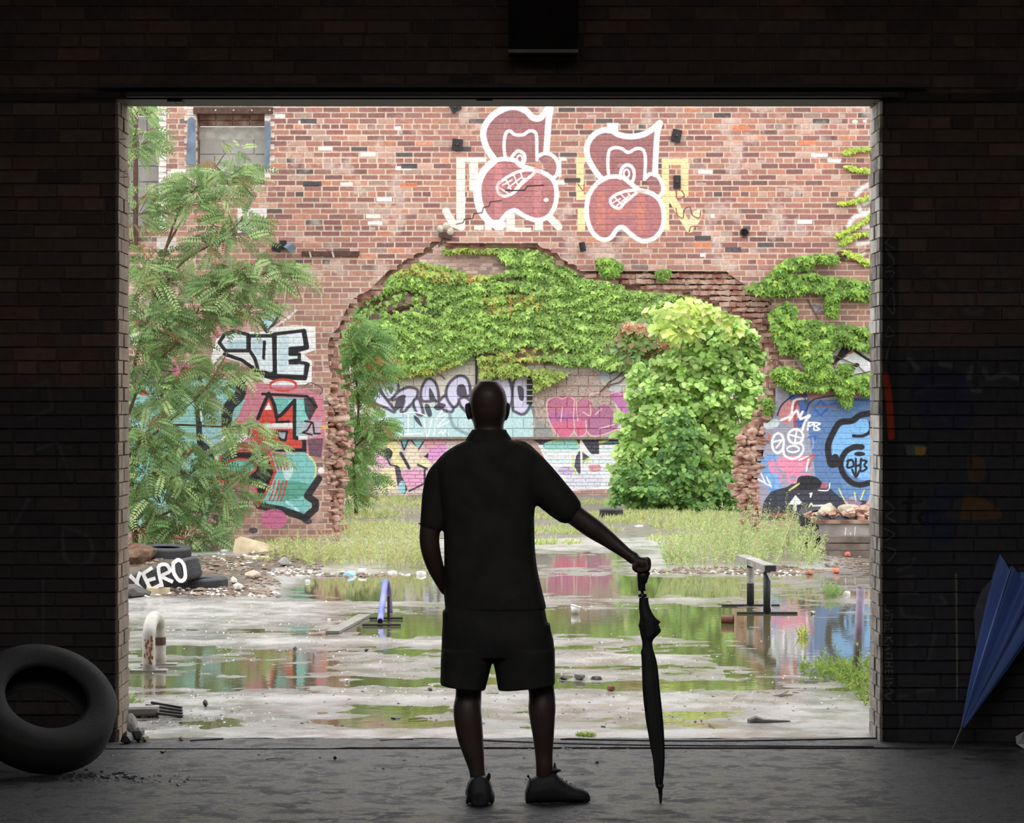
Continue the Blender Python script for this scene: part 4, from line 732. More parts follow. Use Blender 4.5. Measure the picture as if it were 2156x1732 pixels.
def ground_mat(name, dry, wet, dirt=None, rlo=.22, rhi=.6, yard=True):
    m = bpy.data.materials.new(name); m.use_nodes = True; n = m.node_tree.nodes; l = m.node_tree.links; b = n['Principled BSDF']; g = n.new('ShaderNodeNewGeometry')
    def noise(scale, det=6, ro=.6):
        q = n.new('ShaderNodeTexNoise'); q.inputs['Scale'].default_value = scale; q.inputs['Detail'].default_value = det; q.inputs['Roughness'].default_value = ro; l.new(g.outputs['Position'], q.inputs['Vector']); return q.outputs['Fac']
    def rng_(a, f0, f1, t0, t1):
        q = n.new('ShaderNodeMapRange'); l.new(a, q.inputs['Value']); q.inputs['From Min'].default_value = f0; q.inputs['From Max'].default_value = f1; q.inputs['To Min'].default_value = t0; q.inputs['To Max'].default_value = t1; return q.outputs[0]
    def mix(fc, a, c):
        q = n.new('ShaderNodeMixRGB'); l.new(fc, q.inputs[0])
        for i, x in ((1, a), (2, c)):
            if isinstance(x, tuple): q.inputs[i].default_value = (*lin(x), 1)
            else: l.new(x, q.inputs[i])
        return q.outputs[0]
    big, mid, fine, grit = noise(.9), noise(5), noise(40, 8, .7), noise(160, 3, .7)
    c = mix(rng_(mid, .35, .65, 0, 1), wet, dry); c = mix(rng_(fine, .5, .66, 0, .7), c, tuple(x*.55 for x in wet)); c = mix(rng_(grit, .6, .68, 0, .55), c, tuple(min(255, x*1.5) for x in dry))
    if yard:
        s0 = n.new('ShaderNodeSeparateXYZ'); l.new(g.outputs['Position'], s0.inputs[0]); c = mix(rng_(s0.outputs['Z'], .002, .011, .12, .85), c, (196, 192, 186)); c = mix(rng_(grit, .46, .6, 0, .62), c, tuple(x*.6 for x in wet))  # raised concrete lightened: drier ridges, and in place of sky sheen
    if dirt:
        sp = n.new('ShaderNodeSeparateXYZ'); l.new(g.outputs['Position'], sp.inputs[0]); ht = rng_(sp.outputs['Z'], .02, .04, 0, 1); c = mix(ht, c, dirt)
    l.new(c, b.inputs['Base Color']); b.inputs['Specular IOR Level'].default_value = .85 if yard else .38
    rgh = rng_(mid, .35, .62, rlo, rhi)
    if yard:
        zs = n.new('ShaderNodeSeparateXYZ'); l.new(g.outputs['Position'], zs.inputs[0]); q = n.new('ShaderNodeMath'); q.operation = 'MULTIPLY'; l.new(rgh, q.inputs[0]); l.new(rng_(zs.outputs['Z'], .0, .011, .22, 1), q.inputs[1]); rgh = q.outputs[0]
    else:
        q = n.new('ShaderNodeMath'); q.operation = 'MULTIPLY'; l.new(rgh, q.inputs[0]); l.new(rng_(noise(9, 5, .65), .5, .6, 1, .32), q.inputs[1]); rgh = q.outputs[0]
    if yard: b.inputs['Coat Weight'].default_value = .7; l.new(rng_(noise(2.5, 4), .4, .6, .14, .45), b.inputs['Coat Roughness']); b.inputs['Coat IOR'].default_value = 1.6
    l.new(rgh, b.inputs['Roughness'])
    ad = n.new('ShaderNodeMath'); ad.operation = 'MULTIPLY_ADD'; l.new(grit, ad.inputs[0]); ad.inputs[1].default_value = .6; l.new(fine, ad.inputs[2])
    bp = n.new('ShaderNodeBump'); bp.inputs['Strength'].default_value = .8; bp.inputs['Distance'].default_value = .009; l.new(ad.outputs[0], bp.inputs['Height']); l.new(bp.outputs[0], b.inputs['Normal']); return m
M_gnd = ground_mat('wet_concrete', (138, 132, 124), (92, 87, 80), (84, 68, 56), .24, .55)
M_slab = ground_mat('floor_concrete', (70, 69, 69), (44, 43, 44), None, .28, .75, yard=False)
M_far_g = ground_mat('weedy_concrete', (150, 142, 128), (104, 98, 84), None, .35, .8, yard=False)
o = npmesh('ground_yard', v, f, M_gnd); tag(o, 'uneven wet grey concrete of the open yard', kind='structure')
M_water = bpy.data.materials.new('rain_water'); M_water.use_nodes = True; n = M_water.node_tree.nodes; l = M_water.node_tree.links; b = n['Principled BSDF']
b.inputs['Base Color'].default_value = (*lin((92, 88, 62)), 1); b.inputs['Roughness'].default_value = .035; b.inputs['IOR'].default_value = 1.55; b.inputs['Specular IOR Level'].default_value = .7
g = n.new('ShaderNodeNewGeometry'); t1 = n.new('ShaderNodeTexNoise'); t1.inputs['Scale'].default_value = 9; t1.inputs['Detail'].default_value = 3; l.new(g.outputs['Position'], t1.inputs['Vector'])
bp = n.new('ShaderNodeBump'); bp.inputs['Strength'].default_value = .12; bp.inputs['Distance'].default_value = .004; l.new(t1.outputs['Fac'], bp.inputs['Height']); l.new(bp.outputs[0], b.inputs['Normal'])
m = M(); m.add([(GX0, 13.5, 0), (GX1, 13.5, 0), (GX1, 31.6, 0), (GX0, 31.6, 0)], [(0, 1, 2, 3)])
o = m.build('rain_water', M_water); tag(o, 'shallow olive rain water standing in the hollows of the yard', kind='structure')
# rest of the outdoor ground
m = M(); m.box((-17, 38, -.2), (22.8, 49, .4)); m.box((17, 38, -.2), (22.8, 49, .4)); m.box((0, 44.75, -.178), (11.3, 24, .4)); m.build('ground_far', M_far_g, label='cracked weedy concrete lot beyond the yard', kind='structure')
# ================================================================ the dark building the picture is taken from
D0 = 13.2; S0 = F/D0; TH = .30
OP = (245, 206, 1856, 1575)
def in_img():
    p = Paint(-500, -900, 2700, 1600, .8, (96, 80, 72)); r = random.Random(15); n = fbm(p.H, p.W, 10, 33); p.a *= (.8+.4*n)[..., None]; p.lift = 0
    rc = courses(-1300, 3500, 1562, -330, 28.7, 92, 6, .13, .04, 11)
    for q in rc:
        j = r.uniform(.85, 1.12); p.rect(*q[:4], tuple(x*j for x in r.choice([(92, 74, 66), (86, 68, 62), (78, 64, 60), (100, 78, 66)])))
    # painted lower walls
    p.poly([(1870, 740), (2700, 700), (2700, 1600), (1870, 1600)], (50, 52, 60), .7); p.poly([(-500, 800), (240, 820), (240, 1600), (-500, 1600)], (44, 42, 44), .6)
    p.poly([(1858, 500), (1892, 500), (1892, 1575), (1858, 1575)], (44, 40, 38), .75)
    p.T = (1800, 440, .43897)
    g = (104, 102, 104)
    for q in ([(300, 500), (420, 540), (470, 440), (420, 360), (340, 300), (420, 250)], [(520, 320), (540, 500), (600, 500), (650, 330)], [(680, 250), (640, 430), (780, 520)], [(700, 250), (780, 480)], [(640, 400), (770, 400)]): p.line(q, (86, 80, 78), 28, .75, soft=4)
    for q in ([(260, 720), (300, 760)], [(410, 740), (460, 750)], [(560, 760), (550, 810)], [(620, 770), (640, 810)], [(660, 810), (720, 790), (780, 810)], [(300, 880), (380, 850)], [(520, 860), (600, 870)], [(440, 1020), (420, 990)]): p.line(q, g, 24, .8, soft=4)
    p.poly([(240, 1130), (340, 1130), (330, 1190), (250, 1180)], (110, 110, 116), .8); p.poly([(290, 1140), (350, 1140), (340, 1180), (290, 1180)], (190, 150, 60), .8); p.blob([(440, 1480), (520, 1380), (640, 1400), (700, 1480)], (130, 84, 40), .7); p.blob([(540, 1180), (620, 1200), (620, 1300), (550, 1300)], (110, 80, 50), .6)
    p.sp([(150, 800), (168, 950), (176, 1090)], (190, 60, 36), 34, .95); p.line([(270, 1350), (260, 1500)], (24, 24, 26), 22, .9); p.line([(230, 1410), (320, 1400)], (24, 24, 26), 18, .9); p.ell(360, 1480, 50, 30, (24, 24, 26), 20, .9)
    p.blob([(300, 780), (520, 800), (560, 1040), (320, 1040)], (36, 42, 70), .6); p.blob([(360, 1360), (520, 1340), (460, 1600), (340, 1560)], (40, 50, 80), .6)
    for y in range(560, 1732, 70): p.line([(220, y), (720, y+3)], (70, 66, 66), 4, .5)
    for q in [[(160, 60), (180, 110), (150, 160)], [(150, 190), (190, 240)], [(150, 300), (190, 300), (170, 340)], [(150, 420), (180, 380), (190, 500), (150, 460)], [(160, 560), (190, 600), (150, 610), (160, 570)], [(170, 640), (150, 720)], [(150, 1400), (190, 1440), (150, 1470), (195, 1500)], [(140, 1530), (190, 1560), (150, 1590)], [(140, 1620), (200, 1640), (160, 1690)], [(145, 160), (190, 190)], [(160, 215), (190, 260), (150, 280)]]: p.sp(q, (130, 126, 122), 5, .9)
    p.T = (1820, 1150, .25978)                                              # scratched column of letters down the door edge
    s_ = (150, 146, 140)
    for q in ([(170, 520), (230, 520)], [(170, 480), (170, 520), (230, 550)], [(170, 560), (225, 560), (225, 590), (170, 595)], [(165, 620), (225, 610)], [(165, 620), (170, 650), (200, 650), (200, 615)], [(165, 700), (165, 670), (225, 670), (225, 700)], [(170, 740), (225, 735)], [(200, 740), (165, 775)], [(200, 740), (230, 775)],
              [(165, 800), (225, 820), (165, 840)], [(195, 805), (195, 835)], [(180, 870), (225, 870), (225, 910), (180, 910)], [(170, 940), (235, 940)], [(200, 940), (200, 970)], [(170, 970), (235, 975)], [(170, 1010), (230, 1005)], [(170, 1010), (175, 1040)], [(200, 1008), (200, 1035)], [(230, 1005), (228, 1040)],
              [(170, 1075), (235, 1070)], [(180, 1110), (225, 1100), (190, 1140), (240, 1180), (170, 1210)], [(170, 1210), (240, 1275)]): p.line(q, s_, 7, .9)
    for q in ([(275, 200), (380, 160), (400, 100)], [(280, 260), (400, 240)], [(300, 380), (440, 380)], [(620, 400), (660, 460), (600, 480)], [(300, 500), (320, 560), (550, 600)], [(360, 820), (430, 780)], [(520, 920), (580, 700)], [(300, 1370), (320, 1440)], [(280, 1220), (350, 1210)], [(420, 1180), (560, 1160)]): p.line(q, (104, 100, 100), 26, .6, soft=5)
    p.line([(745, 230), (750, 560), (755, 1240)], (150, 140, 122), 14, .9)
    p.T = (0, 0, 1)
    for q in ([(130, 1120), (140, 1180), (190, 1180), (185, 1130), (130, 1110)],): p.sp(q, (84, 82, 82), 9, .7)
    for q in ([(60, 820), (100, 800), (110, 860), (60, 880)], [(40, 960), (120, 930), (150, 1010)], [(20, 1120), (60, 1050)], [(90, 1220), (90, 1380)]): p.line(q, (80, 78, 78), 8, .6)
    # darker trim band above the door
    p.poly([(-500, 195), (2700, 195), (2700, 216), (-500, 216)], (40, 30, 28), .7)
    return p, rc
PI_, RI = in_img()
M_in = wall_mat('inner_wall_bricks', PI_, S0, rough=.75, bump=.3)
x0, x1 = (OP[0]-CX)/S0, (OP[2]-CX)/S0; zt = EYE-(OP[1]-HY)/S0
iw = root('wall_front', (0, D0+.2, 0), None, None); iw['kind'] = 'structure'; iw['label'] = 'dark inner brick wall around the wide doorway'
m = M(); RX = 7.5; ZC = 5.2
m.box(((-RX+x0)/2, D0+.012+TH/2, ZC/2), (x0+RX, TH-.02, ZC)); m.box(((RX+x1)/2, D0+.012+TH/2, ZC/2), (RX-x1, TH-.02, ZC)); m.box(((x0+x1)/2, D0+.012+TH/2, (ZC+zt)/2), (x1-x0, TH-.02, ZC-zt)); m.build('mortar', M_in, iw)
kk = []
for q in RI:
    a, t, b_, u, hd = q; cy_ = (t+u)/2
    if cy_ > OP[1]:
        if a >= OP[0]-4 and b_ <= OP[2]+4: continue
        if a < OP[0] < b_: b_ = OP[0]
        elif a < OP[2] < b_: a = OP[2]
    elif u > OP[1]-2 and u-OP[1] < 20 and b_ > OP[0] and a < OP[2]: u = OP[1]
    if b_-a > 6 and u-t > 6: kk.append((a, t, b_, u, hd))
inview = lambda q: -40 < q[0] < 2180 and q[3] > -30
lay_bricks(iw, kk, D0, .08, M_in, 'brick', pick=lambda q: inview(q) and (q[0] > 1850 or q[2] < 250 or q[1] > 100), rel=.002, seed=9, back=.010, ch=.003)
# reveals of the doorway: painted brick ends
M_rev = mat('peeling_white_paint', (240, 236, 230), .85, col2=(196, 184, 170), scale=9, bump=.6, bscale=30); M_rev3 = mat('greyer_white_paint', (176, 168, 158), .85, col2=(120, 112, 104), scale=12, bump=.6, bscale=30); M_rev2 = mat('weathered_board', (126, 108, 94), .9, col2=(160, 142, 126), scale=6, bump=.7)
rr = random.Random(2)
for nm, xx, sg, mt_ in (('left', x0, 1, M_rev2), ('right', x1, -1, M_rev)):
    tj = root('trim_'+nm, (xx, D0+TH/2, 0), None, None); tj['kind'] = 'structure'; tj['label'] = 'weathered peeling reveal on the %s side of the doorway' % nm
    z = .002
    while z < zt-.01:
        h = min(.0615, zt-z-.006)
        for dd in ((D0-.004, .17), (D0+.18, .18)) if int(z/.0677) % 2 else ((D0-.004, .10), (D0+.105, .255)):
            mm = M(); pr = rr.uniform(.0, .008); mm.box((xx+sg*(.001+pr/2), dd[0]+dd[1]/2, z+h/2), (.012+pr, dd[1]-.006, h)); py_ = HY-(z+.03-EYE)*S0; ob = mm.build('brick', mt_ if nm == 'left' or 860 < py_ < 1075 else (M_rev3 if (py_ > 700 or rr.random() < .5) else M_rev), tj)  # right reveal whiter across its middle rows, mostly greyer elsewhere
        z += .0677
# door lintel and track
tr = root('trim_1', (0, D0, zt), None, None); tr['kind'] = 'structure'; tr['label'] = 'dark steel lintel along the top of the doorway'
M_soot = mat('sooty_steel', (58, 44, 40), .6, col2=(44, 34, 32)); mm = M(); mm.box(((x0+x1)/2, D0+TH/2, zt-.004), (x1-x0, TH+.01, .008)); mm.box((0, D0-.02, zt+.012), (x1-x0+.02, .06, .024)); mm.box((0, D0-.035, zt+.055), (x1-x0+.3, .05, .02)); mm.build('lintel', M_soot, tr)
for px in (360, 375): M().box(((px-CX)/S0, D0+.05, zt-.008), (.04, .1, .022)).build('scrap', M_soot, tr)
M().box(((1020-CX)/S0, D0+.05, zt-.006), (.08, .1, .016)).build('scrap', M_soot, tr)
# posts beside the reveals
tl = root('door_post', (x0-.008, D0+TH, 0), 'narrow dark wooden post outside the left edge of the doorway', 'post'); zp = EYE-(505-HY)/S0
M().box((x0-.002, D0+TH+.032, zp/2), (.016, .06, zp)).build('post', mat('post_wood', (62, 46, 38), .85), tl)
M_pw = mat('old_pipe_paint', (206, 200, 192), .6); sd = (1836-CX)/(F/(D0+TH))
tl = root('door_rail', (sd, D0+TH, 0), 'thin white edged rail running down the right edge of the doorway from a rusty bracket', 'rail')
za = EYE-(500-HY)/(F/(D0+TH)); M().box((sd+.012, D0+TH+.015, za/2), (.008, .02, za)).build('rail', M_pw, tl); M().box((sd+.024, D0+TH+.01, za/2), (.012, .02, za)).build('strip', M_soot, tl)
mm = M(); rock(mm, (sd+.022, D0+TH+.0, za-.01), (.034, .05, .022), 4, 0); mm.build('bracket', M_iron, tl)
tn = root('bent_nails', (x0, D0, 3), 'thin bent nails sticking out of the upper left door edge', 'nail')
for px, py, dx in ((250, 292, .02), (250, 360, .02), (252, 372, .02)): c = ((px-CX)/S0, D0+.02, EYE-(py-HY)/S0); M().tube([c, (c[0]+.02, c[1]+.01, c[2]), (c[0]+.035, c[1]+.01, c[2]+.004)], .0016, 5).build('nail', M_dark, tn)
# hanging dark box over the door
c = ((1143-CX)/S0, D0-.14, 0); t = root('hoist_box', (c[0], D0-.14, 3.5), 'dark square housing fixed to the wall above the middle of the doorway', 'box')
zb = EYE-(120-HY)/S0; M().box((c[0], D0-.12, (zb+4.1)/2), (.34, .22, 4.1-zb)).build('housing', mat('sooty_housing', (34, 27, 25), .95, spec=.2), t); M().box((c[0], D0-.23, zb+.0), (.34, .02, .014)).build('bottom_edge', mat('pale_edge', (120, 110, 100), .5), t)  # bottom edge in a paler tone than the housing
# floor, crack, threshold
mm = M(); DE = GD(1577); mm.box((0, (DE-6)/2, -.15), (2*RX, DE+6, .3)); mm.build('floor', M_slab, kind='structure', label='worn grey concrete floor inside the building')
mm = M(); xs_ = np.linspace(-RX, RX, 160); r2 = random.Random(4)
e1 = [(x, DE+(.008 if x < (730-CX)/430 else .05)+r2.uniform(-.006, .008)) for x in xs_]
mm.add([(x, y, .004) for x, y in e1]+[(x, 13.36, .003) for x in xs_]+[(x, y, -.06) for x, y in e1], [(i, i+1, 160+i+1, 160+i) for i in range(159)]+[(320+i, 320+i+1, i+1, i) for i in range(159)]); mm.build('floor_threshold', M_slab, kind='structure', label='cracked concrete threshold strip under the doorway')
mm = M(); a, b = -.8, 1.8; mm.box(((a+b)/2, DE+.012, -.016), (b-a, .012, .03)); o = mm.build('angle_iron', mat('raw_rust', (110, 66, 40), .9, col2=(70, 44, 34), scale=30)); tag(o, 'rusty angle iron set in the crack across the floor', 'iron')
for i, (q, lb) in enumerate((([(1180, 1558), (1500, 1562), (1850, 1556)], 'thin dark cable across the right half of the threshold'), ([(1000, 1560), (1300, 1570), (1840, 1574)], 'second thin cable lying nearer the floor crack'), ([(400, 1561), (470, 1557)], 'short black strip on the threshold at the left'))):
    mm = M(); mm.tube(smooth([(lambda g_: (g_[0], g_[1], .006))(G(x, y)) for x, y in q]), .004, 6); o = mm.build('cable', M_dark); tag(o, lb, 'cable')
# rest of the room
M_room = mat('room_plaster', (165, 156, 146), .9)
for nm, c_, d_ in (('wall_left', (-RX-.1, 3.6, ZC/2), (.2, 20, ZC)), ('wall_right', (RX+.1, 3.6, ZC/2), (.2, 20, ZC)), ('wall_behind', (0, -6.1, ZC/2), (2*RX+.4, .2, ZC)), ('ceiling', (0, 10.4, ZC+.1), (2*RX+.4, 6.6, .2))):
    M().box(c_, d_).build(nm, M_room, kind='structure', label={'wall_left': 'dark left side wall of the building', 'wall_right': 'dark right side wall of the building', 'wall_behind': 'dark wall behind the viewer', 'ceiling': 'dark flat ceiling of the building'}[nm])
m = M(); m.box((-5.1, 3.6, ZC+.1), (5.2, 7.0, .2)); m.box((5.1, 3.6, ZC+.1), (5.2, 7.0, .2)); m.box((0, -3.1, ZC+.1), (2*RX+.4, 6.4, .2)); m.build('ceiling_rear', M_room, kind='structure', label='rear part of the ceiling with an invented opening above the viewer for fill light')  # gap left in the unseen ceiling, added to let fill light in
# ================================================================ plants
rg = np.random.default_rng(77)
def unit(v): v = np.asarray(v, float); return v/np.linalg.norm(v)
def wob(p, D, seed, k=4):
    r = random.Random(seed); q = [(x, y, D+dd) for x, y, dd in p]; return [P(*a) for a in smooth(q, n=k)]
# ---- ivy across the right pier
Z6 = lambda pts: [(1260+x*.30025, 480+y*.30025) for x, y in pts]
IV2 = [Z6([(1030, 410), (1120, 380), (1200, 340), (1250, 270), (1330, 210), (1450, 195), (1500, 230), (1480, 280), (1380, 270), (1320, 320), (1500, 320), (1700, 350), (1920, 380), (1930, 500), (1800, 490), (1650, 460), (1500, 430), (1350, 460), (1240, 470), (1100, 450)]),
       Z6([(1200, 580), (1320, 510), (1380, 560), (1370, 640), (1500, 640), (1700, 680), (1930, 690), (1930, 860), (1800, 830), (1700, 800), (1600, 860), (1620, 960), (1560, 1030), (1450, 960), (1380, 880), (1280, 860), (1240, 780), (1210, 700)]),
       Z6([(1210, 1000), (1300, 970), (1400, 1000), (1520, 1040), (1600, 1070), (1560, 1130), (1440, 1110), (1350, 1130), (1270, 1080)]), Z6([(1640, 1090), (1780, 1040), (1930, 1020), (1930, 1160), (1860, 1150), (1780, 1080), (1740, 1240), (1700, 1200)]),
       Z6([(1600, 470), (1660, 480), (1650, 600), (1610, 590)]), Z6([(1500, 200), (1650, 200), (1640, 225), (1520, 215)]), Z6([(1700, 960), (1760, 960), (1740, 1010), (1690, 1000)]), Z6([(0, 240), (60, 215), (150, 260), (110, 320), (40, 320)]), Z6([(420, 310), (480, 300), (450, 345)]), Z6([(1180, 1190), (1200, 1250), (1180, 1280)]), Z6([(1440, 900), (1560, 930), (1700, 1060), (1560, 1120), (1480, 1040)])]
t = root('ivy', P(1700, 850, D1-.1), 'ivy in loose bands on the graffitied brick at the right of the arch', 'plant')
pos, d, nor, L, c = cover(IV2, [], 4200, 15, None, [(120, 156, 66), (104, 140, 58), (136, 170, 72), (92, 128, 52), (150, 176, 76)], D1, .074, (.02, .13)); leaves('leaf', pos, d, nor, L, L*.95, c, LEAF, t, IVY, kind='stuff')
Q2 = lambda pts: [(1640+x*.20779, 200+y*.20779) for x, y in pts]
RUN = [Q2(q) for q in ([(690, 580), (780, 545), (970, 535)], [(690, 720), (800, 750), (970, 765)], [(640, 1090), (800, 1060), (960, 1010)], [(600, 1420), (760, 1330), (960, 1210)], [(640, 1500), (740, 1430), (960, 1380)], [(680, 1580), (800, 1650), (940, 1690)], [(800, 1610), (940, 1550)], [(300, 1640), (540, 1660)], [(600, 1670), (900, 1700)])]
PS, DS = [], []; mm = M()
for q in RUN:
    sp = smooth(q, n=12); mm.tube([P(x, y, D1-.02) for x, y in sp], .006, 4)
    for i, (x, y) in enumerate(sp):
        for k in range(7):
            PS.append(P(x+rg.normal(0, 4), y+rg.normal(0, 1.6), D1-rg.uniform(.02, .07))); DS.append((rg.normal(0, .6), -.6, -1))
N = len(PS); leaves('young_leaf', PS, DS, np.tile((0, -1, .4), (N, 1))+rg.normal(0, .2, (N, 3)), rg.uniform(.03, .055, N), rg.uniform(.03, .05, N), cmix(N, [(190, 200, 86), (170, 190, 70), (150, 180, 66)], .2, 3), LEAF, t, IVY, kind='stuff')
for x, y, x2, y2 in ((1620, 690, 1640, 800), (1640, 560, 1600, 690), (1700, 630, 1750, 760), (1745, 600, 1745, 650), (1690, 820, 1840, 780), (1640, 760, 1700, 850), (1760, 750, 1836, 800)): mm.tube([P(x, y, D1-.02), P((x+x2)/2+8, (y+y2)/2-6, D1-.04), P(x2, y2, D1-.02)], .008, 4)
mm.build('vine_stem', M_stem, t, kind='stuff')
# ---- compound-leaved trees
def fronds(centres, dirs, lens, npair, lw, seed):
    r = np.random.default_rng(seed); PP, DD, NN, LL, CI = [], [], [], [], []
    for fi, (c, d, L) in enumerate(zip(centres, dirs, lens)):
        d = unit(d); side = unit(np.cross(d, (0, 0, 1))+1e-6*np.ones(3)); up = np.cross(side, d); tilt = r.uniform(.45, 1.35)*r.choice((-1, 1)); side2 = unit(side*math.cos(tilt)+up*math.sin(tilt)); n_ = np.cross(side2, d)
        for k in range(npair):
            u = (k+.6)/npair; p = np.array(c)+d*L*u+np.array((0, 0, -.22*L*u*u)); wl = lw*(1-.45*abs(u-.45)*1.6)
            for sgn in (1, -1): PP.append(p); DD.append(side2*sgn+d*.45+np.array((0, 0, -.15))+r.normal(0, .08, 3)); NN.append(n_+r.normal(0, .15, 3)); LL.append(wl); CI.append(fi)
    return map(np.array, (PP, DD, NN, LL, CI))
def compound_tree(name, label, group, D, base, boughs, blobs, n, flen, lw, cols, seed, npair=9, depth=.7, rust=.03):
    r = np.random.default_rng(seed); t = root(name, G(*base), label, 'tree'); LOC[t.name] = Vector(G(*base)); m = M()
    for q in boughs:
        m.tube([P(x, y, D+dd) for x, y, dd in smooth(q['p'], n=4)], list(np.linspace(q['r'], q['r']*.35, len(smooth(q['p'], n=4)))), 6)
    C, DR, LN = [], [], []; tot = sum(b[2]*b[3]*b[4] for b in blobs)
    tw = M()
    for cx, cy_, rx, ry, dens in blobs:
        k = max(3, int(n*rx*ry*dens/tot))
        for i in range(k):
            a, rr_ = r.uniform(0, 6.283), math.sqrt(r.random()); x, y = cx+math.cos(a)*rx*rr_, cy_+math.sin(a)*ry*rr_; dd = r.uniform(-depth, depth)*.6
            c = np.array(P(x, y, D+dd)); out = np.array((math.cos(a)*.9+r.normal(0, .5), r.normal(0, .7), -.15+r.normal(0, .3)+.25*math.sin(-a))); C.append(c); DR.append(out); LN.append(r.uniform(.7, 1.2)*flen)
            if i % 4 == 0: c0 = np.array(P(cx, cy_+ry*.4, D)); tw.tube([tuple(c0+(c-c0)*.25), tuple(c+unit(out)*.03)], .004, 4, False)
    PP, DD, NN, LL, CI = fronds(C, DR, LN, npair, lw, seed); fc = cmix(len(C), cols, .18, seed); ru = r.random(len(C)) < rust; fc[ru] = lina([(176, 130, 84)]); cc = fc[CI]
    m.build('trunk', M_stem, t, True); tw.build('twig', M_stem, t, kind='stuff'); leaves('leaflet', PP, DD, NN, LL, LL*.42, cc, LEAFM, t, KITE, .05, kind='stuff')
    ra = M(); 
    for c, d, L in zip(C, DR, LN):
        d = unit(d); ra.tube([tuple(c), tuple(c+d*L*.5+np.array((0, 0, -.05*L))), tuple(c+d*L+np.array((0, 0, -.22*L)))], .0022, 3, False)
    ra.build('leaf_stalk', M_stem, t, kind='stuff'); return t
GL = [(134, 160, 108), (118, 150, 96), (150, 176, 112), (104, 134, 84), (160, 182, 122), (126, 162, 100)]
LT = [dict(r=.035, p=[(285, 1150, 0), (275, 1000, 0), (262, 880, 0), (285, 760, 0), (320, 640, 0), (350, 520, .1), (385, 420, .2)]), dict(r=.02, p=[(262, 900, 0), (300, 800, .1), (370, 720, -.1), (420, 650, 0), (520, 560, .1), (600, 560, .1)]), dict(r=.02, p=[(320, 650, 0), (360, 580, 0), (400, 540, 0), (470, 500, .1), (520, 450, 0)]),
      dict(r=.02, p=[(275, 1000, 0), (300, 920, .1), (350, 895, .2), (480, 898, .1), (540, 890, 0)]), dict(r=.016, p=[(350, 520, .1), (380, 470, 0), (400, 450, 0)]), dict(r=.018, p=[(280, 950, 0), (340, 900, -.2), (430, 820, -.2), (480, 740, -.1)]), dict(r=.012, p=[(385, 420, .2), (440, 370, .1), (475, 320, 0)]),
      dict(r=.02, p=[(285, 1140, 0), (310, 1100, 0), (400, 1060, 0), (480, 1030, 0)]), dict(r=.02, p=[(262, 880, 0), (240, 700, 0), (262, 500, 0), (265, 380, .2), (290, 260, 0)])]
compound_tree('locust_tree', 'tall feathery green locust tree growing at the left edge of the doorway', None, 30.4, (285, 1155), LT,
    [(285, 235, 36, 22, 1.3), (295, 290, 42, 42, 1.2), (290, 440, 40, 38, 1.2), (345, 400, 26, 14, .8), (420, 385, 60, 26, 1.0), (480, 365, 60, 26, 1), (490, 318, 22, 20, .4), (400, 420, 46, 30, 1), (470, 415, 40, 22, 1), (500, 480, 60, 34, 1.0), (440, 510, 40, 22, .9), (310, 555, 46, 36, 1.1), (360, 585, 60, 22, 1), (540, 575, 90, 26, 1.2), (480, 600, 70, 30, 1.1), (610, 580, 42, 18, .8),
     (300, 610, 40, 20, .8), (410, 650, 80, 30, 1.2), (520, 650, 60, 24, 1), (330, 680, 70, 34, 1.2), (375, 712, 52, 26, 1.1), (300, 740, 44, 40, 1.1), (380, 775, 50, 22, .8), (450, 785, 56, 18, .9), (500, 790, 36, 12, .8), (320, 820, 60, 40, 1.3), (400, 840, 50, 24, .9), (440, 810, 40, 18, .8), (300, 900, 50, 40, 1.2), (350, 930, 60, 26, 1),
     (520, 920, 46, 30, 1.0), (560, 950, 30, 24, .8), (490, 890, 40, 16, .6), (310, 980, 60, 40, 1.3), (400, 990, 60, 30, 1.1), (470, 1020, 60, 30, 1.1), (530, 985, 36, 16, .6), (340, 1050, 80, 40, 1.4), (430, 1070, 60, 28, 1.1), (300, 1110, 50, 30, 1.1), (390, 1120, 60, 30, 1.2), (440, 1130, 40, 18, .8), (500, 1060, 40, 18, .6)], 2200, .25, .066, GL, 21, 9)
compound_tree('locust_tree', 'smaller feathery tree seen just behind the left pier of the broken arch', None, 39.0, (745, 1082), [dict(r=.03, p=[(750, 1080, 0), (745, 960, 0), (755, 850, 0), (740, 740, 0)]), dict(r=.02, p=[(748, 940, 0), (790, 900, 0), (810, 880, 0)])],
    [(735, 700, 30, 36, 1), (770, 720, 40, 40, 1.2), (740, 790, 36, 50, 1.4), (790, 780, 28, 30, .9), (750, 860, 30, 30, .8), (780, 890, 40, 20, .9), (760, 920, 36, 30, 1.2), (745, 985, 24, 40, 1), (780, 1000, 24, 20, .6), (735, 1040, 30, 20, .9), (800, 900, 30, 14, .6)], 800, .26, .075, [(124, 164, 96), (108, 148, 84), (140, 176, 104), (96, 136, 76)], 22, 8, rust=.05)
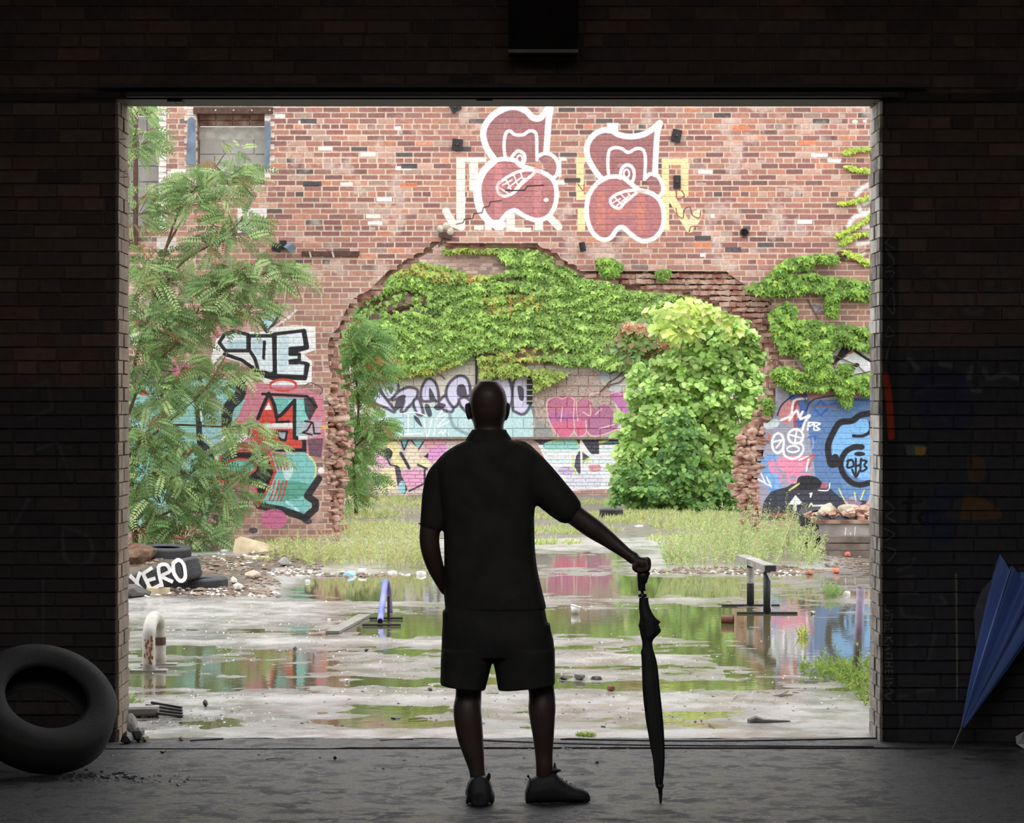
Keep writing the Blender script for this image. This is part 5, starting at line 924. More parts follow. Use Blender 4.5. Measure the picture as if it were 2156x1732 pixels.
# ---- the big bush inside the arch
def bush(name, label, D, base, blobs, n, size, cols, seed, shape=HEART, depth=.8, dens=1, stems=None, out=.5):
    r = np.random.default_rng(seed); t = root(name, G(*base), label, 'plant'); PP, DD, NN, CT = [], [], [], []; tot = sum(b[2]*b[3] for b in blobs)
    for cx, cy_, rx, ry in blobs:
        k = int(n*rx*ry/tot); nc = max(6, int(rx*ry/75)); th = r.uniform(0, 6.283, nc); ph = r.uniform(-1, 1, nc); R_ = r.random(nc)**.4*1.08; ci = r.integers(0, nc, k)
        cs = np.sqrt(1-ph**2); gj = r.normal(0, 1, (3, k))*np.array([[7/rx], [6/ry], [.1]]); ux, uz, uy = (cs*np.cos(th)*R_)[ci]+gj[0], (cs*np.sin(th)*R_)[ci]+gj[1], (ph*R_)[ci]+gj[2]; R_ = 1.0; s = F/D; CT.append(.74+.5*r.random(nc)[ci])
        PP.append(np.stack([(cx+ux*rx*R_-CX)/s, D+uy*R_*depth*min(rx, ry)/s, EYE-(cy_+uz*ry*R_-HY)/s], 1)); DD.append(np.stack([ux*.6+r.normal(0, .6, k), uy-.4+r.normal(0, .4, k), -np.ones(k)*.9+r.normal(0, .4, k)], 1)); NN.append(np.stack([ux*out+r.normal(0, .3, k), -1+uy*.4+r.normal(0, .3, k), .8+0*ux+r.normal(0, .3, k)], 1))
    PP, DD, NN = map(np.concatenate, (PP, DD, NN)); PP[:, 2] = np.maximum(PP[:, 2], .03); N = len(PP); L = r.uniform(size*.6, size*1.3, N); c = cmix(N, cols, .2, seed)*np.concatenate(CT)[:, None]
    leaves('leaf', PP, DD, NN, L, L*.85, c, LEAF, t, shape, kind='stuff')
    m = M(); b = G(*base)
    for cx, cy_, rx, ry in (stems or blobs[::2]): e = P(cx, cy_-ry*.5, D); m.tube([(b[0]+r.uniform(-.2, .2), D+.8, 0), ((b[0]+e[0])/2+r.uniform(-.1, .1), D+.75, e[2]*.5), (e[0], D+.3, e[2])], [.02, .014, .005], 5)
    m.build('stem', M_stem, t, kind='stuff'); return t
BG = [(176, 206, 122), (162, 194, 110), (148, 182, 100), (192, 216, 138), (130, 164, 86)]
bush('leafy_bush', 'tall bright green broad-leaved bush filling the right of the broken arch', 42.0, (1480, 1075), [(1440, 690, 55, 40), (1530, 690, 56, 46), (1560, 740, 60, 50), (1480, 760, 70, 60), (1590, 760, 40, 60), (1420, 800, 60, 60), (1520, 830, 90, 80), (1590, 850, 34, 60), (1370, 850, 50, 60), (1440, 900, 90, 70), (1540, 920, 56, 80), (1340, 900, 44, 60), (1380, 970, 80, 70), (1480, 990, 90, 76), (1330, 990, 44, 50), (1410, 1040, 100, 40), (1530, 1030, 36, 50), (1345, 800, 26, 30)], 15000, .095, BG, 31)
bush('dark_undergrowth', 'darker green undergrowth at the foot of the tall bush inside the arch', 41.0, (1430, 1085), [(1440, 930, 36, 90), (1390, 1010, 80, 50), (1480, 1030, 80, 46), (1330, 1040, 50, 30), (1560, 1060, 30, 24), (1440, 1065, 110, 18)], 3600, .085, [(96, 138, 72), (112, 152, 76), (84, 126, 66), (132, 166, 84)], 32)  # leaf colours in darker greens than the bush
bush('pale_shoot', 'pale yellow-green drooping big-leaved shoot on top of the tall bush', 41.3, (1440, 1070), [(1430, 655, 50, 26), (1405, 680, 30, 28), (1500, 650, 26, 26), (1545, 668, 22, 30), (1440, 700, 40, 26), (1490, 645, 14, 14)], 420, .15, [(196, 216, 122), (180, 206, 104), (206, 224, 140)], 33, KITE, stems=[(1430, 655, 5, 5)])
sumac = bush('sumac', 'sumac with pinkish seed clusters left of the tall bush', 42.6, (1370, 1070), [(1340, 690, 36, 18), (1390, 705, 36, 20), (1330, 725, 40, 16), (1400, 740, 50, 26), (1350, 760, 40, 26)], 700, .14, [(150, 180, 120), (130, 164, 96), (120, 140, 80), (150, 130, 86)], 34, KITE)
r = np.random.default_rng(3); N = 420; cc = [(1322, 690), (1345, 692), (1368, 702), (1392, 712), (1400, 728)]; k = r.integers(0, 5, N); X = np.array([c[0] for c in cc])[k]+r.normal(0, 7, N); Y = np.array([c[1] for c in cc])[k]+r.normal(0, 5, N)
leaves('seed_cluster', np.stack([(X-CX)*42.3/F, np.full(N, 42.2), EYE-(Y-HY)*42.3/F], 1), r.normal(0, 1, (N, 3)), r.normal(0, 1, (N, 3)), .05, .045, cmix(N, [(214, 170, 144), (196, 150, 126), (220, 184, 160)], .15, 4), LEAF, sumac, kind='stuff')
# ---- wispy weeds and grass
def weeds(name, label, spots, n, hgt, cols, seed, wisp=26, cat='weeds', leafl=.035, lean=.25, blade=.014):
    r = np.random.default_rng(seed); c0 = G(spots[0][0], spots[0][1]); t = root(name, c0, label, cat); SP, SD, SL, LP, LD, LL = [], [], [], [], [], []
    tot = sum(s_[2]*s_[4] for s_ in spots)
    for cx, cy_, rx, ry, hh in spots:
        for i in range(max(3, int(n*rx*hh/tot))):
            a, q = r.uniform(0, 6.283), math.sqrt(r.random()); x, y = cx+rx*q*math.cos(a), cy_+ry*q*math.sin(a); b = np.array(G(x, y)); b[2] = .0
            h = hgt*hh*r.uniform(.5, 1.1)*(1.15-.5*q); d = np.array((r.normal(0, lean)+.35*q*math.cos(a), r.normal(0, lean), 1)); d = unit(d); SP.append(b); SD.append(d); SL.append(h)
            for k in range(wisp): u = r.uniform(.2, 1); LP.append(b+d*h*u+np.array((0, 0, 0))); LD.append(np.array((r.normal(0, 1), r.normal(0, 1), r.uniform(.1, 1.4)))); LL.append(leafl*r.uniform(.6, 1.6)*(1.2-.4*u))
    N = len(SP); leaves('stalk', SP, SD, np.tile((0, -1, 0), (N, 1))+r.normal(0, .3, (N, 3)), np.array(SL), blade, cmix(N, cols, .2, seed), LEAFM, t, BLADE, .1, kind='stuff')
    N = len(LP); 
    if N: leaves('leaflet', LP, LD, np.tile((0, -1, .5), (N, 1))+r.normal(0, .5, (N, 3)), np.array(LL), np.array(LL)*.2, cmix(N, cols, .25, seed+1), LEAFM, t, KITE, .1, kind='stuff')
    return t
WG = [(160, 182, 120), (144, 168, 104), (176, 192, 132), (184, 180, 128), (130, 156, 92), (170, 160, 116)]
weeds('weeds', 'wide clump of feathery green weeds in front of the broken right pier', [(1500, 1190, 100, 14, 1), (1620, 1190, 90, 14, 1.05), (1560, 1165, 120, 14, 1.1), (1440, 1195, 40, 8, .8), (1680, 1170, 60, 16, .9), (1650, 1140, 50, 10, 1.2), (1720, 1190, 20, 6, .5)], 420, .6, WG, 41, 34, blade=.008)
weeds('weeds', 'feathery weeds at the water edge between the left pier and the man', [(760, 1185, 80, 12, .8), (840, 1190, 60, 10, .9), (700, 1190, 60, 10, .7), (640, 1180, 60, 12, .7), (590, 1185, 40, 10, .55), (820, 1150, 80, 14, .8), (740, 1130, 40, 10, .7), (880, 1190, 20, 8, .9)], 380, .5, [(166, 182, 120), (150, 170, 104), (178, 188, 128), (188, 178, 126), (170, 156, 112)], 42, 30, blade=.008)
weeds('weeds', 'sparse weeds growing up the foot of the right pier above the rubble', [(1640, 1120, 26, 6, 1.4), (1690, 1140, 30, 6, .8)], 90, .6, [(140, 160, 110), (124, 150, 90)], 43, 40, blade=.006)
weeds('weeds', 'sprawling green weed beside the right edge of the doorway', [(1800, 1440, 40, 8, 1), (1760, 1428, 50, 6, .7), (1710, 1414, 24, 4, .5), (1826, 1480, 16, 10, 1.2)], 85, .3, [(130, 156, 66), (110, 136, 56), (150, 170, 84)], 44, 26, leafl=.03, blade=.006, lean=.8)
weeds('weeds', 'small bright tuft growing from the wet yard left of the leaning purple post', [(1752, 1253, 16, 3, 1)], 60, .16, [(120, 146, 84), (134, 158, 96)], 45, 3, blade=.01, lean=.6)
weeds('weeds', 'tiny yellow flowering sprig standing in the puddle before the bench rail', [(1690, 1340, 7, 2, 1)], 14, .1, [(190, 190, 100), (140, 160, 84)], 46, 8, leafl=.025)
weeds('weeds', 'flat green sprout on the threshold in front of the man', [(1232, 1552, 18, 2, 1)], 60, .03, [(140, 160, 70), (160, 176, 84)], 47, 3, leafl=.02, lean=1.2)
weeds('weeds', 'small green tuft at the foot of the left door post', [(268, 1500, 8, 4, 1)], 30, .14, [(140, 164, 96)], 48, 6, lean=.6)
# low grass mats of the far lot
r = np.random.default_rng(12); gm = root('grass', G(1000, 1100), 'low patchy grass over the cracked lot beyond the broken arch', 'grass'); gm['kind'] = 'stuff'
PP = []
for cx, cy_, rx, ry, k in [(800, 1058, 130, 10, 3000), (760, 1085, 90, 10, 2500), (780, 1120, 110, 14, 3000), (1150, 1090, 120, 6, 1500), (1180, 1120, 130, 8, 2200), (1400, 1090, 160, 14, 5000), (1500, 1110, 130, 14, 4000), (1250, 1062, 80, 5, 1200), (1150, 1058, 90, 4, 900), (1330, 1100, 60, 8, 1000), (1480, 1140, 120, 8, 1800), (1150, 1147, 80, 3, 500), (650, 1120, 60, 14, 1200), (600, 1150, 70, 10, 900), (1000, 1075, 200, 18, 1500)]:
    a = r.uniform(0, 6.283, k); q = np.sqrt(r.random(k)); X, Y = cx+rx*q*np.cos(a), cy_+ry*q*np.sin(a); lm = np.sin(X*.09+np.sin(Y*.4)*2)*np.sin(Y*.55+np.sin(X*.05)*2); kp = lm > .05-.3*r.random(k); X, Y = X[kp], Y[kp]; D = F*EYE/(Y-HY); PP.append(np.stack([(X-CX)*D/F, D, np.full(len(X), .02)], 1))
PP = np.concatenate(PP); N = len(PP); leaves('blade', PP, np.stack([r.normal(0, .6, N), r.normal(0, .6, N), np.ones(N)], 1), r.normal(0, .4, (N, 3))+np.array((0, -1, .2)), r.uniform(.03, .1, N), r.uniform(.008, .016, N), cmix(N, [(170, 184, 116), (152, 168, 102), (186, 192, 132), (140, 156, 92), (196, 188, 140)], .2, 5), LEAFM, gm, BLADE, .1, kind='stuff')
# ================================================================ things in the yard
M_tyre = mat('tyre_rubber', (66, 66, 70), .65, col2=(50, 50, 54), scale=9, bump=.3); M_white = mat('white_paint', (236, 234, 230), .6)
def tyre(name, c, Rr, wd, rotm, label, material=None, marks=None, tread=True, ground=False):
    """lathe about local z: outer radius Rr, section width wd"""
    t = root(name, c, label, 'tyre'); rr_ = Rr*.56; pr = [(rr_, wd*.38), (rr_+.02, wd*.46), (Rr*.8, wd*.5), (Rr*.95, wd*.46), (Rr*.99, wd*.36), (Rr, 0), (Rr*.99, -wd*.36), (Rr*.95, -wd*.46), (Rr*.8, -wd*.5), (rr_+.02, -wd*.46), (rr_, -wd*.38), (rr_+.012, -wd*.36), (Rr*.8, -wd*.42), (Rr*.94, -wd*.3), (Rr*.94, wd*.3), (Rr*.8, wd*.42), (rr_+.012, wd*.36)]
    n = 48; v = []; f = []; k = len(pr)
    for i in range(n):
        a = 2*math.pi*i/n; v += [(q[0]*math.cos(a), q[0]*math.sin(a), q[1]) for q in pr]
    for i in range(n):
        for j in range(k): f.append((i*k+j, ((i+1) % n)*k+j, ((i+1) % n)*k+(j+1) % k, i*k+(j+1) % k))
    if ground: c = (c[0], c[1], -min((rotm @ Vector(p)).z for p in v)); t.location = c; LOC[t.name] = Vector(c)
    T4 = Matrix.Translation(c) @ rotm.to_4x4(); m = M().add(v, f).xf(T4); m.build('carcass', material or M_tyre, t, True)
    if tread:
        m = M()
        for i in range(n*2):
            a = math.pi*i/n; a2 = a+math.pi/n*.62
            for z0_, z1_ in ((-.34, -.2), (-.15, -.02), (.02, .15), (.2, .34)):
                q0, q1 = Rr*.985, Rr*1.012; vs = [(q*math.cos(b), q*math.sin(b), z*wd) for b in (a, a2) for z in (z0_, z1_) for q in (q0, q1)]; m.add(vs, [(0, 1, 3, 2), (4, 6, 7, 5), (0, 4, 5, 1), (2, 3, 7, 6), (1, 5, 7, 3)])
        m.xf(T4).build('tread', material or M_tyre, t, kind='stuff')
    if marks:
        m = M()
        for q in marks:
            sp = smooth(q[0], n=4); L = [(Rr*1.02*math.cos(a), Rr*1.02*math.sin(a), z) for a, z in sp]
            for (p0, a0), (p1, a1) in zip(zip(L, sp), zip(L[1:], sp[1:])):
                P0, P1 = Vector(p0), Vector(p1); nn = Vector((math.cos((a0[0]+a1[0])/2), math.sin((a0[0]+a1[0])/2), 0)); d = (P1-P0); s_ = d.cross(nn).normalized()*q[1]/2; e = d.normalized()*q[1]*.3
                m.add([P0-e-s_, P1+e-s_, P1+e+s_, P0-e+s_]+[x+nn*.006 for x in (P0-e-s_, P1+e-s_, P1+e+s_, P0-e+s_)], [(4, 5, 6, 7), (0, 1, 5, 4), (1, 2, 6, 5), (2, 3, 7, 6), (3, 0, 4, 7)])
        m.xf(T4).build('painted_letters', M_white, t, label='white spray painted letters')
    return t
Rx, Ry, Rz = (lambda a: Matrix.Rotation(a, 3, 'X')), (lambda a: Matrix.Rotation(a, 3, 'Y')), (lambda a: Matrix.Rotation(a, 3, 'Z'))
# leaning painted tyre: seen on its tread, axis nearly vertical and tipped
c = P(338, 1216, 23.3); ax = Ry(-.30) @ Rx(-.05)
def mk(lst): return [([(-math.pi/2+x, z) for x, z in q], w_) for q, w_ in lst]
XM = mk([([(-.86, .07), (-.75, .0), (-.84, -.07)], .03), ([(-.62, .07), (-.75, .0), (-.62, -.075)], .03), ([(-.56, .06), (-.50, -.07)], .03), ([(-.56, .06), (-.36, .08)], .028), ([(-.52, -.0), (-.36, .0)], .028), ([(-.48, -.07), (-.30, -.06)], .028),
         ([(-.26, -.07), (-.22, .07), (-.06, .075), (-.02, .02), (-.2, -.0), (-.04, -.06)], .028), ([(.10, .07), (.05, .0), (.12, -.07), (.26, -.06), (.32, .03), (.24, .08), (.10, .07)], .03)])
XM = [([((a+math.pi/2)*1.15-math.pi/2+.42, z*1.15) for a, z in q], w_*1.1) for q, w_ in XM]
tyre('car_tyre', c, .36, .2, ax, 'black tyre with big white painted letters leaning on another tyre at the left', marks=XM)
tyre('car_tyre', P(408, 1233, 23.6), .30, .15, Ry(-.03), 'black tyre lying flat under the lettered tyre')
tyre('car_tyre', P(350, 1166, 28.0), .26, .17, Ry(.03) @ Rx(.06), 'dusty dark tyre lying behind the lettered one, under the left tree')
tyre('car_tyre', P(1287, 1080, 38.6), .17, .13, Rx(.0), 'small dark tyre lying far off at the foot of the big bush')
tyre('car_tyre', P(1748, 1093, 29.9), .36, .17, Ry(.05) @ Rx(.15), 'black tyre holding stones, on the rubble by the right pier')
def lump(name, px, py, r, label, mt, cat='stone', seed=1, rot=None, z=None):
    g_ = G(px, py); t = M(); rock(t, (g_[0], g_[1], (float(gh(np.array([g_[0]]), np.array([g_[1]]))[0]) if 14 < g_[1] < 33 else 0)-.004 if z is None else z), r, seed, rot); o = t.build(name, mt); tag(o, label, cat); return o
M_cream = mat('cream_stone', (222, 206, 172), .85, col2=(180, 160, 126), scale=7); M_grey = mat('grey_stone', (150, 146, 142), .8); M_dk = mat('wet_dark_stone', (74, 70, 68), .5); M_brk = mat('fallen_brick', (158, 92, 74), .85, col2=(186, 130, 108), scale=12); M_tan = mat('tan_concrete', (186, 172, 150), .85)
def blk(name, c, d, rot, label, mt, cat='block'):
    t = M(); brick_geo(t, -d[0]/2, d[0]/2, -d[2]/2, d[2]/2, -d[1]/2, d[1], .012); t.v = [tuple(Matrix.Rotation(rot[2], 3, 'Z') @ Matrix.Rotation(rot[1], 3, 'Y') @ Matrix.Rotation(rot[0], 3, 'X') @ Vector(p)+Vector(c)) for p in t.v]; o = t.build(name, mt); return tag(o, label, cat)
g_ = G(331, 1258); blk('stone_block', (g_[0], g_[1], .05), (.2, .16, .095), (0, .06, .3), 'cream stone block in front of the lettered tyre', M_cream)
g_ = G(285, 1262); t = M(); rock(t, (g_[0], g_[1], 0), (.15, .1, .07), 5, .4); tag(t.build('rock', M_dk), 'dark angular rock left of the cream block', 'stone')
# cream board against the foot of the pier, brown log behind
c = P(538, 1150, 31.2); q = [(490, 1162), (494, 1135), (505, 1130), (545, 1140), (592, 1153), (592, 1168), (500, 1168)]; v = [P(x, y, 29.6) for x, y in q]; k = len(v)
tag(M().add([(x, y+(z_)*.25, z_) for x, y, z_ in v]+[(x, y+.05+z_*.25, z_) for x, y, z_ in v], [tuple(range(k)), tuple(range(2*k-1, k-1, -1))]+[(i, (i+1) % k, k+(i+1) % k, k+i) for i in range(k)]).build('stone_slab', M_cream), 'pale cream slab leaning at the foot of the left pier', 'slab')
g_ = G(540, 1186); blk('timber', (g_[0], g_[1], .04), (.26, .1, .08), (0, .02, .1), 'short weathered timber below the cream slab', M_tan, 'timber')
m = M(); a, b = P(262, 1160, 27.5), P(318, 1166, 27.8); m.tube([a, ((a[0]+b[0])/2, a[1], a[2]+.01), b], [.07, .08, .06], 10); tag(m.build('log', mat('red_brown_wood', (112, 66, 48), .9, col2=(82, 52, 42), scale=14)), 'reddish brown log at the far left under the tree', 'log')
m = M(); rock(m, G(285, 1195, .0), (.26, .2, .13), 8, .2); tag(m.build('soil_heap', mat('dark_soil', (84, 62, 48), 1, col2=(120, 94, 74), scale=16, bump=.9, bscale=40)), 'dark soil heap beneath the red-brown log', 'soil')
# pebbles
def scatter(name, areas, mt, label, seed, smin, smax, cat='pebbles'):
    r = random.Random(seed); m = M()
    for cx, cy_, rx, ry, n in areas:
        for i in range(n):
            a, q = r.uniform(0, 6.283), math.sqrt(r.random()); x, y = cx+rx*q*math.cos(a), cy_+ry*q*math.sin(a); g_ = G(x, y); s_ = r.uniform(smin, smax)*r.uniform(.5, 1); z = float(gh(np.array([g_[0]]), np.array([g_[1]]))[0]) if 13.95 < g_[1] < 32.9 else 0
            dx, dy, dz = s_*r.uniform(.7, 1.4), s_*r.uniform(.7, 1.4), s_*r.uniform(.35, .8); ro = Matrix.Rotation(r.uniform(0, 3), 3, 'Z'); v = [(1, 0, .2), (.3, .9, .1), (-.8, .6, .3), (-.9, -.5, .1), (.1, -1, .25), (.1, .1, 1), (0, 0, -.4)]
            m.add([tuple(ro @ Vector((p[0]*dx*r.uniform(.7, 1.2), p[1]*dy, p[2]*dz))+Vector((g_[0], g_[1], max(z, -.004)))) for p in v], [(5, 0, 1), (5, 1, 2), (5, 2, 3), (5, 3, 4), (5, 4, 0), (6, 1, 0), (6, 2, 1), (6, 3, 2), (6, 4, 3), (6, 0, 4)])
    o = m.build(name, mt); tag(o, label, cat, kind='stuff'); return o
M_pp = mat('pale_pebble', (214, 206, 194), .7, col2=(236, 230, 222), scale=3); M_pb = mat('brown_pebble', (96, 80, 66), .8, col2=(142, 122, 104), scale=4)
scatter('pale_pebbles', [(470, 1252, 120, 9, 70), (420, 1258, 150, 5, 60), (560, 1205, 100, 14, 60), (620, 1210, 60, 6, 40), (500, 1180, 60, 20, 40), (750, 1210, 130, 4, 30), (1500, 1206, 180, 4, 60), (1640, 1208, 70, 6, 50), (300, 1258, 50, 6, 24)], M_pp, 'pale pebbles along the mud edge of the yard', 5, .008, .036)
scatter('brown_rubble', [(480, 1235, 110, 24, 330), (560, 1195, 120, 24, 330), (400, 1200, 120, 30, 240), (440, 1256, 150, 8, 220), (700, 1212, 160, 4, 120), (1560, 1204, 190, 6, 300), (1640, 1205, 80, 8, 120), (1770, 1180, 90, 20, 130)], M_pb, 'small brown rubble strewn at the left of the yard and under the weeds', 6, .012, .045)
scatter('dark_grit', [(1050, 1470, 800, 70, 420), (330, 1520, 80, 18, 120), (700, 1600, 800, 60, 120), (300, 1640, 150, 8, 130), (280, 1560, 30, 8, 40), (1200, 1575, 90, 5, 40), (1100, 1400, 700, 60, 120)], M_dk, 'scattered small dark bits of grit on the wet concrete', 7, .003, .013)
M_fl = mat('floating_fleck', (240, 240, 236), .5)
scatter('pale_flecks', [(900, 1300, 560, 60, 320), (1300, 1330, 420, 70, 300), (600, 1420, 420, 60, 330), (1300, 1450, 500, 70, 380), (1000, 1220, 520, 16, 120), (1700, 1300, 130, 80, 100), (480, 1320, 220, 60, 120), (420, 1510, 160, 30, 120)], M_fl, 'tiny pale flecks floating on the puddles and strewn on the concrete', 8, .002, .009)
# single stones
ST = [(1255, 1450-20, (.05, .04, .022), M_grey, 'flat grey stone chunk nearest the umbrella in the row beside the shorts', 1), (1222, 1431, (.055, .035, .024), M_grey, 'middle grey stone chunk in the row of three beside the shorts', 2), (1186, 1430, (.045, .03, .018), M_dk, 'dark flat chunk touching the right edge of the shorts', 3), (1287, 1454, (.035, .025, .022), M_brk, 'brown wedge of brick below the row of grey chunks', 4),
      (906, 1454, (.022, .02, .014), M_grey, 'lone grey pebble just left of the shorts hem', 5), (432, 1488, (.022, .02, .022), M_dk, 'round black stone on the wet concrete below the white hoop', 6), (621, 1368, (.022, .02, .018), M_dk, 'dark stone in the middle distance right of the white hoop', 7), (771, 1372, (.022, .02, .016), M_dk, 'dark stone on the concrete below the tilted pipe', 8), (833, 1512, (.04, .03, .012), M_dk, 'flat dark chip on the concrete left of the bare calf', 9),
      (705, 1599, (.013, .012, .011), M_dk, 'small round stone on the inside floor left of the man', 10), (1257, 1607, (.010, .010, .009), M_dk, 'small round stone on the inside floor right of the man', 11), (343, 1585, (.022, .012, .008), M_dk, 'dark chip on the inside floor near the left door edge', 12), (1270, 1532, (.028, .014, .008), M_dk, 'oblong dark chip on the concrete between man and umbrella', 13),
      (598, 1199, (.07, .06, .055), M_grey, 'rounded grey stone at the water edge left of the weeds', 14), (455, 1247, (.06, .05, .04), M_grey, 'grey stone in the pebbles right of the flat tyre', 15), (500, 1252, (.05, .05, .04), M_pp, 'white stone among the pebbles at the left', 16), (492, 1243, (.05, .04, .04), M_pp, 'white stone set on the red shard', 17), (530, 1228, (.1, .05, .04), M_tan, 'long tan stone at the edge of the left rubble', 18),
      (306, 1562, (.045, .03, .022), M_tan, 'tan stone in the corner of the doorway at the left', 19), (290, 1562, (.035, .04, .045), M_dk, 'mossy dark stone by the left door post', 20), (268, 1566, (.05, .04, .04), M_dk, 'dark lump wedged in the left corner of the doorway', 21), (382, 1560, (.02, .016, .014), M_tan, 'brownish stone on the threshold right of the left corner', 22), (1540, 1272, (.01, .01, .006), M_dk, 'dark speck of stone before the bench rail', 23), (1712, 1292, (.04, .03, .018), M_grey, 'grey pebble in the water beyond the purple post', 24), (1705, 1210, (.05, .05, .03), M_brk, 'orange brick bit at the right end of the weeds', 25), (1760, 1207, (.05, .04, .035), mat('orange_brick', (196, 110, 84), .8), 'orange brick bit lying in the open right of the weeds', 26), (1785, 1173, (.05, .05, .04), mat('orange_brick_two', (190, 106, 84), .8), 'orange brick bit before the concrete trough', 27), (1745, 1195, (.07, .05, .03), M_grey, 'grey stone between the weeds and the trough', 28)]
for x, y, r_, mt_, lb, sd_ in ST: lump('stone', x, y, r_, lb, mt_, 'stone', sd_, z=0.0 if y > 1530 else None)
# corrugated scrap and stones at the left door edge
g_ = G(300, 1512); blk('concrete_chunk', (g_[0]-.05, g_[1]+.1, .035), (.24, .2, .05), (0, 0, .2), 'flat grey concrete chunk beside the left door post', M_grey)
m = M(); a, b = G(290, 1508), G(378, 1514); 
for i in range(4): m.box(((a[0]+b[0])/2+.01*i, a[1]-.05+.03*i, .022+.012*i), (.26-.03*i, .03, .012), (0, .10+.02*i, -.05))
tag(m.build('splintered_board', M_dk), 'dark splintered board lying on the concrete at the left door edge', 'board')
m = M(); rock(m, G(272, 1545), (.06, .05, .055), 6); tag(m.build('stone', M_grey), 'pale rounded stone against the left door post', 'stone')
# plank, tins, cups, litter
a, b = G(700, 1334, .012), G(768, 1298, .012); d_ = math.hypot(b[0]-a[0], b[1]-a[1]); tag(M().box(((a[0]+b[0])/2, (a[1]+b[1])/2, .012), (.1, d_, .02), (0, 0, -math.atan2(b[0]-a[0], b[1]-a[1]))).build('plank', mat('wet_plank', (130, 128, 118), .5)), 'grey wet plank lying in the water left of the tilted pipe', 'plank')
g_ = G(1531, 1313); t = root('rusty_can', g_, 'rusty brown can lying in the puddle left of the bench rail', 'can'); m = M(); m.tube([(g_[0]-.045, g_[1], .035), (g_[0]+.045, g_[1]-.01, .035)], .034, 14); m.build('body', mat('can_rust', (128, 76, 62), .7, col2=(94, 58, 50), scale=30), t); m = M(); m.tube([(g_[0]+.046, g_[1]-.01, .035), (g_[0]+.05, g_[1]-.01, .035)], .036, 14); m.build('rim', M_iron, t)
g_ = G(1211, 1292); t = root('cup', g_, 'white crushed cup with its reflection in the puddle right of the man', 'cup'); m = M(); n_ = 16; m.loft([[(g_[0]+r_*math.cos(2*math.pi*i/n_)+dx, g_[1]+r_*math.sin(2*math.pi*i/n_), z) for i in range(n_)] for r_, z, dx in ((.028, .0, 0), (.036, .035, .003), (.04, .06, .005), (.03, .062, .005))]); m.build('cup', M_white, t, True); m = M(); m.tube([(g_[0]+.005, g_[1], .06), (g_[0]+.007, g_[1], .066)], .042, 14); m.build('lid', M_pp, t)
for px, py, w_, lb, mt_ in ((735, 1212, .16, 'flattened blue and white packet floating by the weeds', mat('blue_packet', (150, 196, 214), .4)), (826, 1208, .1, 'curved white scrap at the water edge under the weeds', M_white), (888, 1210, .12, 'white foam scrap at the water edge just left of the man', M_white), (647, 1225, .05, 'white plastic scrap floating in the water left of the weeds', M_white), (1783, 1251, .07, 'white crumpled scrap on the wet ground beyond the purple post', M_white), (472, 1162, .09, 'crumpled white paper at the foot of the left tree', M_white), (693, 1307, .03, 'small pale scrap floating by the plank', M_white), (1472, 1202, .05, 'bluish bottle scrap at the foot of the right weeds', mat('blue_scrap', (140, 176, 210), .4)), (730, 1448-12, .04, 'little white bone-like scrap on the concrete left of the shorts', M_white), (1345, 1112, .16, 'white litter flake on the far lot beyond the arm', M_white)):
    g_ = G(px, py); m = M(); rr = random.Random(px); k = 7; top = [(g_[0]+w_*.5*math.cos(2*math.pi*i/k)*rr.uniform(.7, 1.1), g_[1]+w_*.4*math.sin(2*math.pi*i/k), .012+rr.uniform(0, .2)*w_) for i in range(k)]; m.add(top+[(x, y, 0) for x, y, z in top]+[(g_[0], g_[1], .012+.25*w_)], [(i, (i+1) % k, 2*k) for i in range(k)]+[(i, k+i, k+(i+1) % k, (i+1) % k) for i in range(k)]+[tuple(range(2*k-1, k-1, -1))]); tag(m.build('litter_scrap', mt_), lb, 'litter')
g_ = G(765, 1209); m = M(); m.tube([(g_[0]-.04, g_[1], .03), (g_[0]+.03, g_[1]-.03, .03)], .03, 12); tag(m.build('drink_can', M_pp), 'crushed pale can beside the blue and white packet', 'can')
g_ = G(1600, 1522); m = M(); m.tube([(g_[0]-.06, g_[1], .01), (g_[0]-.02, g_[1]+.02, .018), (g_[0]+.02, g_[1], .012), (g_[0]+.16, g_[1]+.01, .008)], [.014, .02, .012, .006], 7); tag(m.build('rag', M_grey), 'grey twisted rag on the wet concrete right of the umbrella', 'rag')
m = M(); 
for x, y, x2, y2 in ((1492, 1524, 1510, 1549), (1640, 1465, 1660, 1455), (560, 1600, 600, 1598), (860, 1516, 900, 1514), (800, 1560, 870, 1558)): m.tube([G(x, y, .005), G((x+x2)/2+3, (y+y2)/2, .008), G(x2, y2, .005)], .0025, 4)
tag(m.build('twigs', M_stem), 'thin twigs lying about the wet concrete', 'twigs', kind='stuff')
# ---- white hoop (bike stand) at the left
M_hoop = mat('chipped_white_paint', (206, 202, 194), .55, col2=(184, 178, 168), scale=14); Dh = GD(1413); Db = GD(1402); ca = ((314-CX)*Dh/F, Dh); cb = ((332-CX)*Db/F, Db+.08)
t = root('hoop_stand', (ca[0], ca[1], 0), 'white chipped hoop stand rising from the wet concrete at the left', 'stand'); rad = .041; H = .335; pts = [(ca[0], ca[1], .0), (ca[0], ca[1], H*.6)]
for i in range(1, 10): a = math.pi*i/10; u = (1-math.cos(a))/2; pts.append((ca[0]+(cb[0]-ca[0])*u, ca[1]+(cb[1]-ca[1])*u, H*.6+.1*math.sin(a)+.02))
pts[1] = (ca[0]-.003, ca[1], H*.62); pts += [(cb[0], cb[1], H*.6), (cb[0], cb[1], 0)]; M().tube(smooth(pts, n=3), rad, 14).build('hoop', M_hoop, t, True)
m = M(); rr = random.Random(3)
